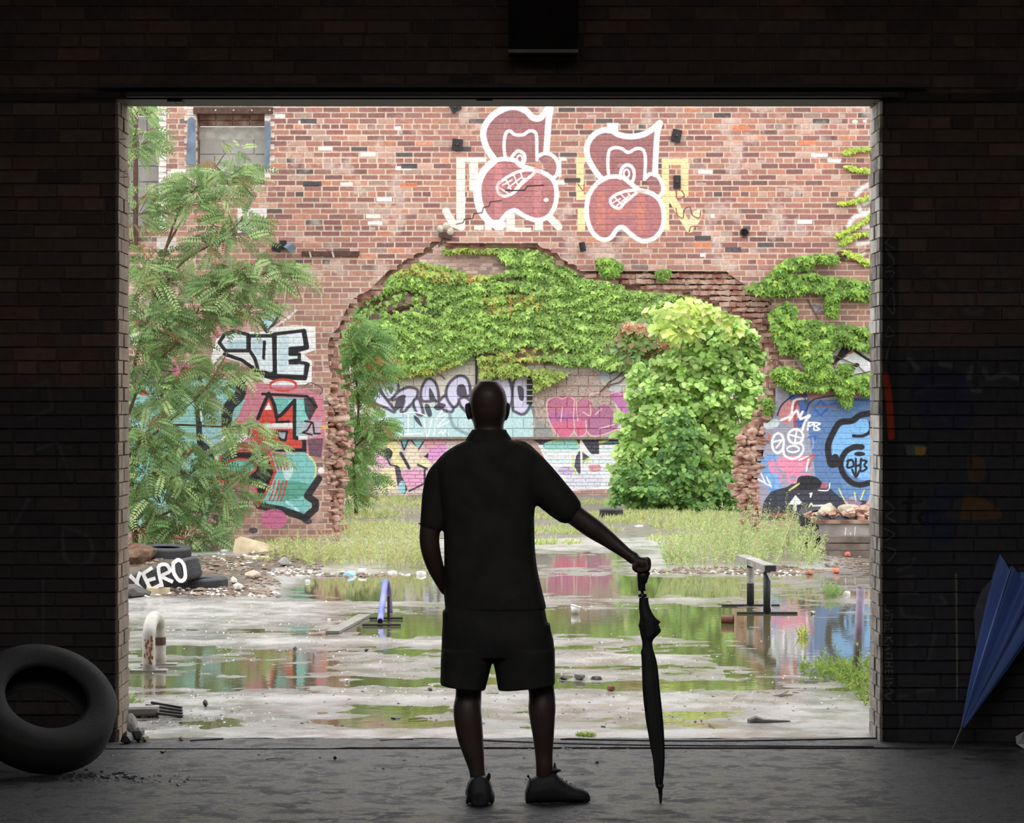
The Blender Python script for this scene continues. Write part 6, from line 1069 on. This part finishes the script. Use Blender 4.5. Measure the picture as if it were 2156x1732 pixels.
for i in range(26): z = rr.uniform(.05, .22); a = rr.uniform(-2.2, -.9); e = (ca[0]+math.cos(a)*(rad-.001), ca[1]+math.sin(a)*(rad-.001), z); m.ball(e, (.006, .004, rr.uniform(.006, .02)), 6, 4)
m.build('rust_patch', mat('orange_rust', (140, 84, 52), .9), t, kind='stuff'); M().tube([(cb[0], cb[1], .13), (cb[0], cb[1], .18)], rad+.002, 14).build('dark_band', M_iron, t)
for c_ in (ca, cb): M().box((c_[0], c_[1], .006), (.23, .1, .012)).build('base_plate', M_grey, t)
# ---- tilted blue pipe rail
t = root('pipe_rail', G(808, 1310), 'low blue and lilac pipe rail tilted down into the puddle left of the man', 'rail'); Mp = mat('blue_lilac_pipe', (150, 146, 190), .45, col2=(96, 110, 190), scale=3)
a = P(800.5, 1307, 20.3); b = P(811, 1225, 21.2); e = P(822, 1292, 21.35); M().tube(smooth([a, tuple((Vector(a)+Vector(b))/2), b], n=6), .024, 14).build('pipe', Mp, t, True); M().tube(smooth([b, P(815, 1224, 21.27), P(819, 1245, 21.32), e], n=4), .02, 12).build('back_leg', mat('lilac_leg', (120, 110, 140), .5), t, True)
v_ = (Vector(b)-Vector(a)).normalized(); M().tube([tuple(Vector(a)-v_*.002), tuple(Vector(a)+v_*.001)], .02, 12).build('end_shade_cap', mat('bore_shade_black', (16, 16, 18), 1), t)  # black cap painted in place of the shade inside the pipe
for x0_, x1_, y_ in ((763, 844, 1318), (778, 848, 1304)): p0, p1 = G(x0_, y_, .012), G(x1_, y_, .012); M().tube([p0, p1], .01, 6).build('base_bar', M_dark, t)
p0 = G(818, 1306, 0); M().box((p0[0], p0[1], .09), (.02, .02, .2)).build('front_leg', M_dark, t)
# ---- bench rail (painted box beam on two legs)
t = root('grind_rail', G(1600, 1285), 'low painted box rail on two black and white posts standing in the puddle', 'rail'); Mb = mat('spotted_paint', (176, 172, 166), .5, col2=(120, 118, 114), scale=10); A, B = (2.045, 21.05, .375), (1.94, 22.5, .375)
dr = math.atan2(B[0]-A[0], B[1]-A[1]); L = math.hypot(B[0]-A[0], B[1]-A[1]); M().box(((A[0]+B[0])/2, (A[1]+B[1])/2, .375), (.095, L, .052), (0, 0, -dr)).build('beam', Mb, t)
M().box((A[0], A[1]-.002, .375), (.086, .006, .044), (0, 0, -dr)).build('beam_end', M_dark, t); M().box((A[0]-.06, A[1]+.8, .402), (.097, .03, .003), (0, 0, -dr)).build('white_stripe', M_white, t)
for (px, py, dd) in ((1615, 1292, 21.25), (1580, 1276, 22.05)):
    x = (px-CX)*dd/F; lg = M().tube([(x, dd, 0), (x, dd, .352)], .03, 14).build('leg', M_dark, t, True)
    if px < 1600: M().tube([(x, dd, .19), (x, dd, .32)], .0315, 14).build('paint_band', Mb, lg)
    else: m = M(); m.add([(x-.01, dd-.0325, .33), (x+.03, dd-.025, .33), (x+.025, dd-.027, .26)], [(0, 1, 2)]); m.tube([(x+.028, dd-.016, .05), (x+.028, dd-.016, .3)], .004, 4); m.build('paint_drip', M_white, lg)
    M().box((x+.0, dd, .008), (.48, .05, .014)).build('base_bar', M_dark, t)
# ---- purple leaning post
t = root('leaning_post', G(1803, 1428), 'leaning lilac painted pipe post near the right door edge', 'post'); a, b = G(1803, 1428, 0), P(1812.5, 1238, GD(1428)+.02); M().tube([a, b], .026, 14).build('pipe', mat('lilac_paint', (166, 150, 172), .5, col2=(134, 122, 142), scale=16), t, True); M().tube([b, (b[0]+.001, b[1], b[2]+.004)], .022, 12).build('open_top', M_iron, t)
# ---- concrete trough with rubble at the right
t = root('concrete_trough', G(1780, 1165), 'long grey concrete trough full of rubble at the foot of the right pier', 'trough'); Mt = mat('stained_concrete', (140, 132, 128), .85, col2=(176, 168, 164), scale=4, bump=.4)
D_ = 29.4; q = [(1722, 1098), (1730, 1146), (1990, 1146), (1990, 1098)]; v = [P(x, y, D_) for x, y in q]; v2 = [P(x, y, D_+1.0) for x, y in ((1730, 1096), (1738, 1142), (1990, 1142), (1990, 1096))]; M().add(v+v2, [(0, 1, 2, 3), (7, 6, 5, 4), (0, 4, 5, 1), (1, 5, 6, 2), (3, 2, 6, 7), (0, 3, 7, 4)]).build('body', Mt, t)
for dd in (0, 1.0): a, b = P(1716, 1098, D_+dd), P(1995, 1098, D_+dd); M().box(((a[0]+b[0])/2, D_+dd, a[2]), (b[0]-a[0], .06, .04)).build('rim', M_core, t)
a, b = P(1740, 1148, D_-.1), P(1995, 1171, D_-.1)
for i, z in enumerate((.19, .11, .035)): M().box(((a[0]+b[0])/2, D_-.12-i*.03, z), (b[0]-a[0], .3, .07), (.0, 0, 0)).build('sleeper', mat('sleeper_wood_%d' % i, (96, 84, 76), .8, col2=(126, 112, 102), scale=9), t)
m = M(); 
for x, y in ((1780, 1120), (1800, 1118), (1790, 1130)): p0 = P(x, y, D_-.004); m.box(p0, (.012, .003, .1), (0, .1, 0))
m.build('paint_mark', M_white, t)
RB = [(1742, 1082, (.15, .1, .08), M_tan, 'squarish tan rubble block standing on top of the tyre', 40), (1722, 1092, (.11, .09, .06), M_tan, 'tan stone inside the rubble tyre', 41), (1762, 1096, (.09, .09, .06), M_grey, 'grey stone at the right rim of the rubble tyre', 42), (1785, 1076, (.15, .1, .08), M_tan, 'big tan slab at the top of the rubble heap', 43), (1812, 1080, (.12, .1, .09), M_rub, 'reddish rubble lump in the middle of the heap', 44), (1832, 1088, (.12, .1, .07), M_cream, 'yellowish stone at the right end of the rubble heap', 45), (1798, 1092, (.14, .1, .06), M_brk, 'broken brick low in the rubble heap', 46), (1775, 1092, (.1, .1, .05), M_brk, 'broken brick at the left foot of the rubble heap', 47), (1822, 1099, (.12, .1, .05), M_tan, 'flat tan stone on the trough rim', 48), (1845, 1080, (.14, .12, .12), M_rub, 'rubble lump half hidden by the right door edge', 49)]
for x, y, r_, mt_, lb, sd_ in RB:
    c = P(x, y, 29.75); m = M(); rock(m, (c[0], c[1]+(.2 if sd_ > 45 else 0), c[2]-r_[2]*.6), r_, sd_, .2); tag(m.build('rubble_stone', mt_), lb, 'stone')
m = M(); rr = random.Random(6)
for i in range(180): x, y = rr.uniform(1700, 1900), rr.uniform(1080, 1100); c = P(x, y-8*math.exp(-((x-1805)/40)**2), 29.5+rr.uniform(0, .9)); m.box(c, (rr.uniform(.03, .1), .06, rr.uniform(.02, .05)), (rr.uniform(-1, 1), rr.uniform(-1, 1), 0))
tag(m.build('brick_rubble', M_rub), 'loose brick rubble heaped in the trough', 'rubble', kind='stuff')
g_ = G(1690, 1100); m = M(); rock(m, (1690/1e9+P(1690, 1120, 30.6)[0], 30.7, 0), (.35, .25, .13), 12, 0); tag(m.build('soil_heap', M_dk), 'dark wet heap of rubbish below the rubble tyre', 'soil')
# ================================================================ the man
DM = 11.2
def X(px, D=DM): return (px-CX)*D/F
def Z(py, D=DM): return EYE-(py-HY)*D/F
def sec(py, xl, xr, y, dep, D=DM, n=28, pw=2.3):
    cx, hw = (X(xl)+X(xr))/2, (X(xr)-X(xl))/2; o = []
    for k in range(n):
        a = 2*math.pi*k/n; c_, s_ = math.cos(a), math.sin(a); o.append((cx+hw*math.copysign(abs(c_)**(2/pw), c_), y+dep/2*math.copysign(abs(s_)**(2/pw), s_), Z(py)))
    return o
def dens(rows, k=4): return smooth([tuple(r) for r in rows], n=k)
def lofted(m, rows, pw=2.3, k=4): m.loft([sec(r[0], r[1], r[2], r[3], r[4], pw=pw) for r in dens(rows, k)]); return m
def limb(m, pts, k=4, n=16): q = dens(pts, k); m.tube([(X(a[0]), a[2], Z(a[1])) for a in q], [max(a[3]*DM/F, .002) for a in q], n); q0, q1 = q[0], q[-1]; m.ball((X(q0[0]), q0[2], Z(q0[1])), q0[3]*DM/F, 12, 8); m.ball((X(q1[0]), q1[2], Z(q1[1])), q1[3]*DM/F, 12, 8); return m
def fuse(m, name, material, parent, vox, sm=3, label=None):
    """one continuous skin over the joined volumes"""
    me = bpy.data.meshes.new('tmp'); me.from_pydata(m.v, [], m.f); bm = bmesh.new(); bm.from_mesh(me); bmesh.ops.recalc_face_normals(bm, faces=bm.faces); bm.to_mesh(me); bm.free()
    ob = bpy.data.objects.new('tmp', me); sc.collection.objects.link(ob); md = ob.modifiers.new('r', 'REMESH'); md.mode = 'VOXEL'; md.voxel_size = vox
    if sm: s2 = ob.modifiers.new('s', 'SMOOTH'); s2.iterations = sm; s2.factor = .5
    dg = bpy.context.evaluated_depsgraph_get(); dg.update(); nm = bpy.data.meshes.new_from_object(ob.evaluated_get(dg)); bpy.data.objects.remove(ob)
    nm.name = name; off = LOC[parent.name]; nm.transform(Matrix.Translation(-off)); nm.materials.clear(); return link(name, nm, material, parent, True, **({'label': label} if label else {}))
Y0 = DM
man = root('person', (X(1075), DM, 0), 'bald man in dark polo and shorts, back turned, one hand on a closed umbrella', 'person')
M_skin = mat('skin', (70, 54, 48), .5, var=.08, scale=20, bump=.1); M_shirt = mat('black_polo', (52, 50, 47), .9, bump=.3, bscale=120, spec=.2); M_short = mat('black_shorts', (50, 48, 46), .85, bump=.3, bscale=120, spec=.2); M_shoe = mat('black_shoe', (44, 44, 46), .6, spec=.3)
b = M()
# head and neck: (row, left, right, y, depth)
lofted(b, [(801, 1016, 1040, Y0+.01, .06), (803, 1008, 1048, Y0+.01, .10), (808, 1004, 1052.5, Y0+.01, .135), (816, 996.5, 1059.5, Y0+.01, .17), (828, 991, 1064.8, Y0+.008, .195), (844, 988.5, 1067.5, Y0+.008, .2), (860, 989, 1067, Y0+.01, .195), (872, 991, 1066, Y0+.012, .185), (884, 994, 1063, Y0+.018, .17), (896, 997.5, 1060, Y0+.022, .15), (906, 998, 1061.5, Y0+.012, .135), (918, 994, 1066, Y0+.0, .14), (930, 985, 1078, Y0, .15)], 2.15)
for sx_, xe in ((-1, 982.5), (1, 1070.5)):                                  # ears
    q = [(xe+sx_*.6, 851), (xe+sx_*1.5, 856), (xe+sx_*1, 864), (xe-sx_*1, 874), (xe-sx_*4, 883)]
    for (x, y), r_ in zip(smooth(q, n=3), np.linspace(.0062, .004, 13)): b.ball((X(x), Y0+.02, Z(y)), (r_*.9, .02, r_*1.1), 8, 6)
    b.ball((X(xe-sx_*4), Y0+.015, Z(866)), (.014, .012, .03), 8, 6)
# face on the far side
b.ball((X(1028), Y0+.118, Z(864)), (.012, .018, .022)); b.ball((X(1028), Y0+.113, Z(852)), (.007, .012, .03)); b.ball((X(1028), Y0+.1, Z(896)), (.03, .022, .018)); b.ball((X(1028), Y0+.095, Z(842)), (.045, .014, .009)); b.ball((X(1028), Y0+.105, Z(880)), (.024, .009, .005))
for s_ in (-1, 1): b.ball((X(1028)+s_*.034, Y0+.085, Z(868)), (.022, .02, .02))
# torso inside the clothes, hips
lofted(b, [(925, 1000, 1062, Y0, .13), (945, 960, 1110, Y0, .17), (970, 930, 1140, Y0, .2), (1020, 935, 1130, Y0, .22), (1100, 944, 1114, Y0, .22), (1200, 946, 1120, Y0, .22), (1290, 944, 1136, Y0, .23), (1345, 942, 1140, Y0, .22)], 2.5)
# legs
limb(b, [(985, 1330, Y0, 34), (986, 1400, Y0-.005, 34), (987, 1446, Y0-.01, 28), (986, 1470, Y0-.01, 28), (984, 1490, Y0-.03, 29.5), (986, 1515, Y0-.035, 29.5), (991, 1551, Y0-.035, 27), (998, 1585, Y0-.04, 22), (1004, 1615, Y0-.04, 17), (1007, 1640, Y0-.04, 17), (1008, 1665, Y0-.04, 18)])
limb(b, [(1110, 1330, Y0, 36), (1130, 1400, Y0, 34), (1139, 1446, Y0, 28), (1141, 1468, Y0, 28), (1141, 1490, Y0-.01, 29), (1142, 1515, Y0-.015, 26.5), (1144, 1550, Y0-.01, 22.5), (1145, 1585, Y0, 19), (1146, 1612, Y0+.0, 18), (1147, 1640, Y0+.02, 19)])
# arms: left goes down and forward into the pocket, right reaches to the umbrella
limb(b, [(932, 992, Y0, 22), (916, 1040, Y0, 25), (908, 1100, Y0+.0, 23), (904, 1130, Y0+.0, 21.5), (907, 1160, Y0+.01, 20.5), (915, 1190, Y0+.03, 18.5), (925, 1215, Y0+.05, 16), (937, 1242, Y0+.08, 13)])
limb(b, [(1110, 975, Y0, 30), (1150, 1022, Y0, 29), (1192, 1066, Y0, 25), (1213, 1086, Y0, 22.5), (1247, 1111, Y0, 22), (1275, 1131, Y0, 18.5), (1300, 1150, Y0-.01, 15), (1321, 1166, Y0-.02, 12.5), (1333, 1174, Y0-.02, 13.5)])
# right hand over the umbrella handle
def finger(pts, r0, r1): q = smooth([(x, y, z) for x, y, z in pts], n=3); b.tube([(X(x), yy, Z(y)) for x, y, yy in q], list(np.linspace(r0, r1, len(q))), 8); e = q[-1]; b.ball((X(e[0]), e[2], Z(e[1])), r1, 8, 6)
YH = Y0-.02
b.ball((X(1344), YH-.012, Z(1181)), (.038, .026, .022), 14, 10, Matrix.Rotation(.42, 3, 'Y')); b.ball((X(1354), YH-.016, Z(1184)), (.028, .024, .026), 12, 8)
for i, (dy, kx, ky, tx, ty) in enumerate(((-.034, 1359, 1177, 1348, 1201), (-.012, 1363, 1174, 1356, 1206), (.010, 1364, 1175, 1357, 1208), (.031, 1360, 1178, 1352, 1203))):
    finger([(1350, 1180, YH+dy*.5), (kx, ky, YH+dy*.9), (kx+3.5, ky+13, YH+dy*1.1), (kx+1, (ky+ty)/2+8, YH+dy*1.2), (tx, ty, YH+dy*.9)], .0092, .0072)
finger([(1338, 1182, YH-.02), (1334, 1189, YH-.03), (1334.5, 1196, YH-.03), (1341, 1201, YH-.022)], .0115, .0088)
# left hand inside the pocket
b.ball((X(944), Y0+.1, Z(1256)), (.022, .035, .04))
for i, dy in enumerate((-.025, -.008, .009, .025)): finger([(944, 1262, Y0+.1+dy), (950, 1280, Y0+.1+dy*1.1), (955, 1296, Y0+.1+dy)], .009, .0075)
finger([(942, 1250, Y0+.12), (948, 1262, Y0+.145), (953, 1275, Y0+.15)], .0095, .008)
fuse(b, 'body', M_skin, man, .0055, 3)
# eyes
for s_ in (-1, 1): M().ball((X(1028)+s_*.032, Y0+.101, Z(852)), (.012, .007, .006)).build('eye', M_white, man, True)
# shirt
s = M()
lofted(s, [(926, 985, 1080, Y0-.0, .16), (934, 966, 1104, Y0, .19), (944, 948, 1122, Y0, .215), (957, 931, 1136, Y0, .235), (975, 917, 1140, Y0, .25), (1000, 920, 1138, Y0, .262), (1040, 924, 1131, Y0, .27), (1080, 929, 1125.5, Y0, .275), (1120, 934, 1125.5, Y0, .28), (1160, 935, 1127, Y0, .282), (1200, 935, 1132, Y0, .285), (1240, 935, 1141, Y0, .29), (1268, 936, 1148, Y0, .295), (1282, 938, 1151, Y0, .296)], 2.5)
limb(s, [(950, 981, Y0, 27), (927, 1003, Y0, 28), (916, 1035, Y0, 26.5), (912, 1070, Y0, 25.5), (909.5, 1098, Y0, 25), (908.5, 1104, Y0, 25)])
limb(s, [(1090, 968, Y0, 42), (1115, 992, Y0, 42), (1140, 1018, Y0, 41), (1164, 1042, Y0, 38), (1186, 1063, Y0, 34.5), (1192, 1069, Y0, 33)])
s.box((X(1166), Y0, Z(1083)), (.04, .09, .022), (0, .55, 0))
fuse(s, 'shirt', M_shirt, man, .007, 3)
m = M(); rg_ = []                                                            # folded polo collar
for py, xl, xr, dp in ((927, 979, 1078, .175), (920, 983.5, 1075, .168), (910, 990, 1068, .155), (904, 994, 1065.5, .148), (904, 998, 1062, .138), (914, 998, 1064, .14)): rg_.append(sec(py, xl, xr, Y0+.005, dp, pw=2.2))
m.loft(rg_, False).build('collar', M_shirt, man, True)
m = M(); m.tube([(X(a), Y0+d_, Z(y)) for a, y, d_ in ((882.5, 1102, 0), (908, 1106, -.052), (932, 1112, -.0))], .003, 6); m.build('sleeve_hem', M_shirt, man)
# shorts
h = M()
lofted(h, [(1258, 940, 1142, Y0, .27), (1285, 936, 1148, Y0, .29), (1305, 933, 1152, Y0, .3), (1325, 931, 1159, Y0, .31), (1345, 930, 1165, Y0, .31), (1365, 929.5, 1167, Y0, .30), (1380, 929, 1168, Y0, .28)], 2.7)
def legloft(rows):
    rings = []
    for py, xl, xr, tl, tr_, dep in rows:
        o = []; cx, hw = (X(xl)+X(xr))/2, (X(xr)-X(xl))/2
        for k in range(28):
            a = 2*math.pi*k/28; c_, s_ = math.cos(a), math.sin(a); ex = math.copysign(abs(c_)**(2/2.6), c_); o.append((cx+hw*ex, Y0-.005+dep/2*math.copysign(abs(s_)**(2/2.6), s_), Z(py+tl*(1-ex)/2+tr_*(1+ex)/2)))
        rings.append(o)
    h.loft(rings)
legloft([(1365, 929.5, 1040, 0, 0, .29), (1390, 928, 1037, 0, 0, .28), (1415, 927.5, 1031, 0, 0, .27), (1436, 927, 1023, 1, 11, .265), (1438, 927.5, 1021.5, 1, 13, .26)])
legloft([(1365, 1034, 1168, 0, 0, .29), (1390, 1037.5, 1168.5, 0, 0, .28), (1415, 1043, 1168.5, 0, 0, .27), (1437, 1048.5, 1168.5, 13, 0, .265), (1439, 1049.5, 1168, 12, 0, .26)])
fuse(h, 'shorts', M_short, man, .0045, 1)
M().box((X(936), Y0-.02, Z(1320)), (.012, .13, .14)).build('cargo_pocket', M_short, man); M().box((X(1158), Y0-.02, Z(1345)), (.012, .13, .13), (0, -.1, 0)).build('cargo_pocket', M_short, man)
# shoes
def shoe(name, rows, D, extra):
    m = M(); m.loft([[ (x, y, max(z, 0.0)) for x, y, z in r] for r in rows]); 
    for e in extra: m.ball(*e)
    o = fuse(m, name, M_shoe, man, .005, 2); return o
def ring(c, ax_, w_, zt_, zb_=0.0, n=16):
    """cross section of a shoe: centre c (x, y), direction of travel ax_, width, top height"""
    px_, py_ = -ax_[1], ax_[0]; o = []
    for k in range(n):
        a = 2*math.pi*k/n; c_, s_ = math.cos(a), math.sin(a); u = math.copysign(abs(c_)**.8, c_)*w_/2; z = zb_+(zt_-zb_)*(.5+.5*math.copysign(abs(s_)**.7, s_)); u *= 1-.25*max(0, s_); o.append((c[0]+px_*u, c[1]+py_*u, z))
    return o
# left shoe points away from the viewer
xl = X(1011); yb = 11.085
shoe('shoe', [ring((xl, yb-.005), (0, 1), .066, .06), ring((xl-.002, yb+.02), (0, 1), .1, .122), ring((xl-.003, yb+.06), (0, 1), .112, .128), ring((xl-.004, yb+.11), (0, 1), .114, .1), ring((xl-.006, yb+.17), (0, 1), .118, .075), ring((xl-.01, yb+.23), (0, 1), .108, .055), ring((xl-.012, yb+.275), (0, 1), .06, .035)], DM,
     [((X(1030), yb+.04, .122), (.008, .02, .016)), ((X(984), yb+.06, .022), (.006, .05, .022)), ((X(1036), yb+.07, .03), (.012, .05, .03))])
# right shoe points to the right
a_ = (math.cos(.12), math.sin(.12)); x0_ = X(1108); y0_ = 11.2
R_ = lambda d, w_, z: ring((x0_+a_[0]*d, y0_+a_[1]*d), a_, w_, z)
shoe('shoe', [R_(-.004, .05, .05), R_(.012, .085, .098), R_(.04, .1, .112), R_(.085, .104, .125), R_(.115, .1, .13), R_(.14, .1, .108), R_(.17, .1, .085), R_(.205, .098, .066), R_(.24, .088, .056), R_(.262, .066, .042), R_(.271, .03, .026)], DM, [((X(1112), y0_, .112), (.007, .012, .008)), ((X(1168), y0_+.02, .148), (.006, .02, .022)), ((x0_+.11, y0_+.01, .135), (.04, .03, .01))])
m = M()
for i in range(5): d = .135+i*.018; c0 = (x0_+a_[0]*d, y0_+a_[1]*d-.0); z = .107-i*.011; m.tube([(c0[0]-.004, c0[1]-.04, z-.014), (c0[0], c0[1], z+.004), (c0[0]+.004, c0[1]+.04, z-.014)], .003, 5)
m.build('laces', M_shoe, man)
# ---------------------------------------------------------------- closed black umbrella under his hand
M_umb = mat('black_umbrella_cloth', (48, 47, 46), .7, bump=.2, spec=.3); M_plas = mat('black_plastic', (42, 42, 42), .45)
u = root('umbrella', (X(1390), Y0-.02, 0), 'closed black umbrella standing on its tip under the hand of the man', 'umbrella')
YU = Y0-.02
def usec(py, xl, xr, fold=.06, n=32, dep=None, ph=0):
    cx, hw = (X(xl)+X(xr))/2, (X(xr)-X(xl))/2; o = []
    for k in range(n): a = 2*math.pi*k/n; r_ = 1-fold*(.5+.5*math.cos(8*a+ph)); o.append((cx+hw*math.cos(a)*(r_ if abs(math.cos(a)) < .95 else 1), YU+(dep or hw)*math.sin(a)*r_, Z(py)))
    return o
rows = [(1257, 1345.5, 1364.5), (1266, 1345, 1365), (1276, 1344.5, 1367), (1283, 1345, 1370), (1292, 1346, 1374.5), (1299, 1346.5, 1380), (1304, 1346, 1386), (1308, 1345.5, 1390), (1313, 1344.5, 1386.5), (1318, 1346, 1388), (1327, 1347, 1391), (1335, 1348.5, 1385), (1344, 1350.5, 1376), (1352, 1351.5, 1373), (1362, 1351.5, 1374), (1370, 1349, 1376), (1386, 1350, 1381), (1410, 1351, 1385), (1443, 1352, 1388), (1470, 1354, 1391), (1497, 1357, 1393.7), (1520, 1360, 1396), (1545, 1364.5, 1397.7), (1572, 1369, 1398.8), (1598, 1374.3, 1399), (1625, 1376.5, 1397.5), (1650, 1379.5, 1395)]
m = M(); m.loft([usec(r[0], r[1], r[2], .16, dep=min((X(r[2])-X(r[1]))/2, .034), ph=r[0]*.01) for r in smooth(rows, n=3)]); m.build('canopy', M_umb, u, True)
M().loft([usec(y, a, c_, 0) for y, a, c_ in ((1650, 1380, 1396), (1656, 1381, 1396.5), (1658, 1384, 1394.5), (1670, 1386, 1394.3), (1688, 1388, 1392.5), (1690, 1389, 1392))]).build('ferrule', M_plas, u, True)
M().loft([usec(y, a, c_, 0) for y, a, c_ in ((1204, 1340, 1369), (1212, 1340.5, 1366), (1222, 1341, 1362.5), (1226, 1342, 1361.5), (1228, 1341.5, 1358.5), (1236, 1342.5, 1358), (1242.5, 1343.3, 1359.5))]).build('handle', M_plas, u, True)
M().loft([usec(y, a, c_, 0) for y, a, c_ in ((1182, 1345, 1360), (1194, 1342, 1364), (1206, 1341, 1367))]).build('grip', M_plas, u, True)
M().tube([(X(1351), YU, Z(1240)), (X(1354), YU, Z(1260))], .0065, 10).build('shaft', M_plas, u)
M().loft([usec(y, a, c_, 0) for y, a, c_ in ((1248.5, 1345, 1360), (1250, 1343, 1361), (1254, 1343, 1361.5), (1255.5, 1344, 1361))]).build('runner', M_plas, u, True)
m = M(); m.tube([(X(1344.6), YU-.01, Z(1314)), (X(1348), YU-.02, Z(1330)), (X(1351), YU-.02, Z(1344))], .0025, 6); m.build('tie_strap', M_umb, u)
m = M()
for k in range(7): a = 2*math.pi*k/7; m.tube([(X(1387.5)+.014*math.cos(a), YU+.014*math.sin(a), Z(1648)), (X(1388)+.018*math.cos(a), YU+.018*math.sin(a), Z(1653))], .002, 5)
m.build('rib_tip', M_plas, u)
# ---------------------------------------------------------------- blue umbrella leaning by the right wall
M_blue = mat('blue_nylon', (88, 116, 188), .42, var=.12, scale=3, bump=.25, bscale=14, spec=.5); DU = 12.93
u = root('umbrella', ((2006-CX)*DU/F, DU, 0), 'half-folded blue umbrella standing tip down against the dark right wall', 'umbrella')
A = Vector(((2006-CX)*DU/F, DU, 0)); Bv = Vector(P(2162, 1222, 12.98)); ax_ = (Bv-A); Lu = ax_.length; ax_.normalize(); sdv = ax_.cross(Vector((0, 1, 0))).normalized(); sdv = -sdv if sdv.x < 0 else sdv; dpv = sdv.cross(ax_).normalized()
n = 64; rings = []
for i in range(27):
    t_ = .12+.88*i/26; base_r = .006+.19*max(0, (t_-.12))**.9*(1 if t_ > .3 else .95); o = []
    for k in range(n):
        a = 2*math.pi*k/n; pl = .5+.5*math.cos(8*a+.4+.5*t_); r_ = base_r*(.62+.38*pl**1.2); tt = t_+(.05*pl if i == 26 else 0)+(.0 if i < 26 else -.02*math.cos(3*a)); p_ = A+ax_*Lu*tt+sdv*(math.cos(a)*r_*1.0)+dpv*(math.sin(a)*r_*.62); o.append(tuple(p_))
    rings.append(o)
M().loft(rings, False).build('canopy', M_blue, u, False)
M().tube([tuple(A), tuple(A+ax_*Lu*.14)], [.004, .006], 8).build('ferrule', M_plas, u); M().tube([tuple(A+ax_*Lu*.1), tuple(A+ax_*Lu*1.15)], .006, 8).build('shaft', M_plas, u)
m = M()
for k in range(8): a = (2*math.pi*k-.9)/8; p0 = A+ax_*Lu*.2+sdv*math.cos(a)*.02+dpv*math.sin(a)*.012; p1 = A+ax_*Lu*1.06+sdv*math.cos(a)*.185+dpv*math.sin(a)*.115; m.tube([tuple(p0), tuple(p1)], .0022, 5)
m.build('rib', M_plas, u)
q = [(2056, 1362), (2052, 1290), (2062, 1260), (2070, 1240), (2098, 1212), (2110, 1230), (2075, 1330)]; v = [P(x, y, 13.08) for x, y in q]; k = len(v)
tag(M().add(v+[(x, y+.03, z) for x, y, z in v], [tuple(range(k)), tuple(range(2*k-1, k-1, -1))]+[(i, (i+1) % k, k+(i+1) % k, k+i) for i in range(k)]).build('plastic_sheet', mat('grey_sheet', (96, 92, 96), .5)), 'limp grey sheet sticking out behind the blue umbrella', 'sheet')
c = G(2150, 1572); m = M(); rock(m, (c[0], 12.95, 0), (.05, .05, .045), 3); tag(m.build('stone', M_grey), 'pale lump on the floor at the far right by the wall', 'stone')
# ---------------------------------------------------------------- big tyre in the left foreground
Rm = Rz(.3) @ Ry(.16) @ Rx(.72)
tyre('car_tyre', (X(86, 12.15), 12.2, .315), .335, .2, Rm, 'large worn tyre leaning by the wall in the dark left foreground', mat('dusty_tyre', (46, 43, 40), .8, col2=(34, 32, 31), scale=9), tread=False, ground=True)
m = M(); rr = random.Random(9)
for i in range(50): x, y = rr.uniform(120, 300), 1634+rr.gauss(0, 4)-.02*(x if False else 0); c = G(x, y); m.box((c[0], c[1], .004), (rr.uniform(.005, .03), rr.uniform(.005, .02), .008), (0, 0, rr.uniform(0, 3)))
tag(m.build('crumbled_dirt', M_dk), 'crumbs of dirt on the floor in front of the big tyre', 'dirt', kind='stuff')
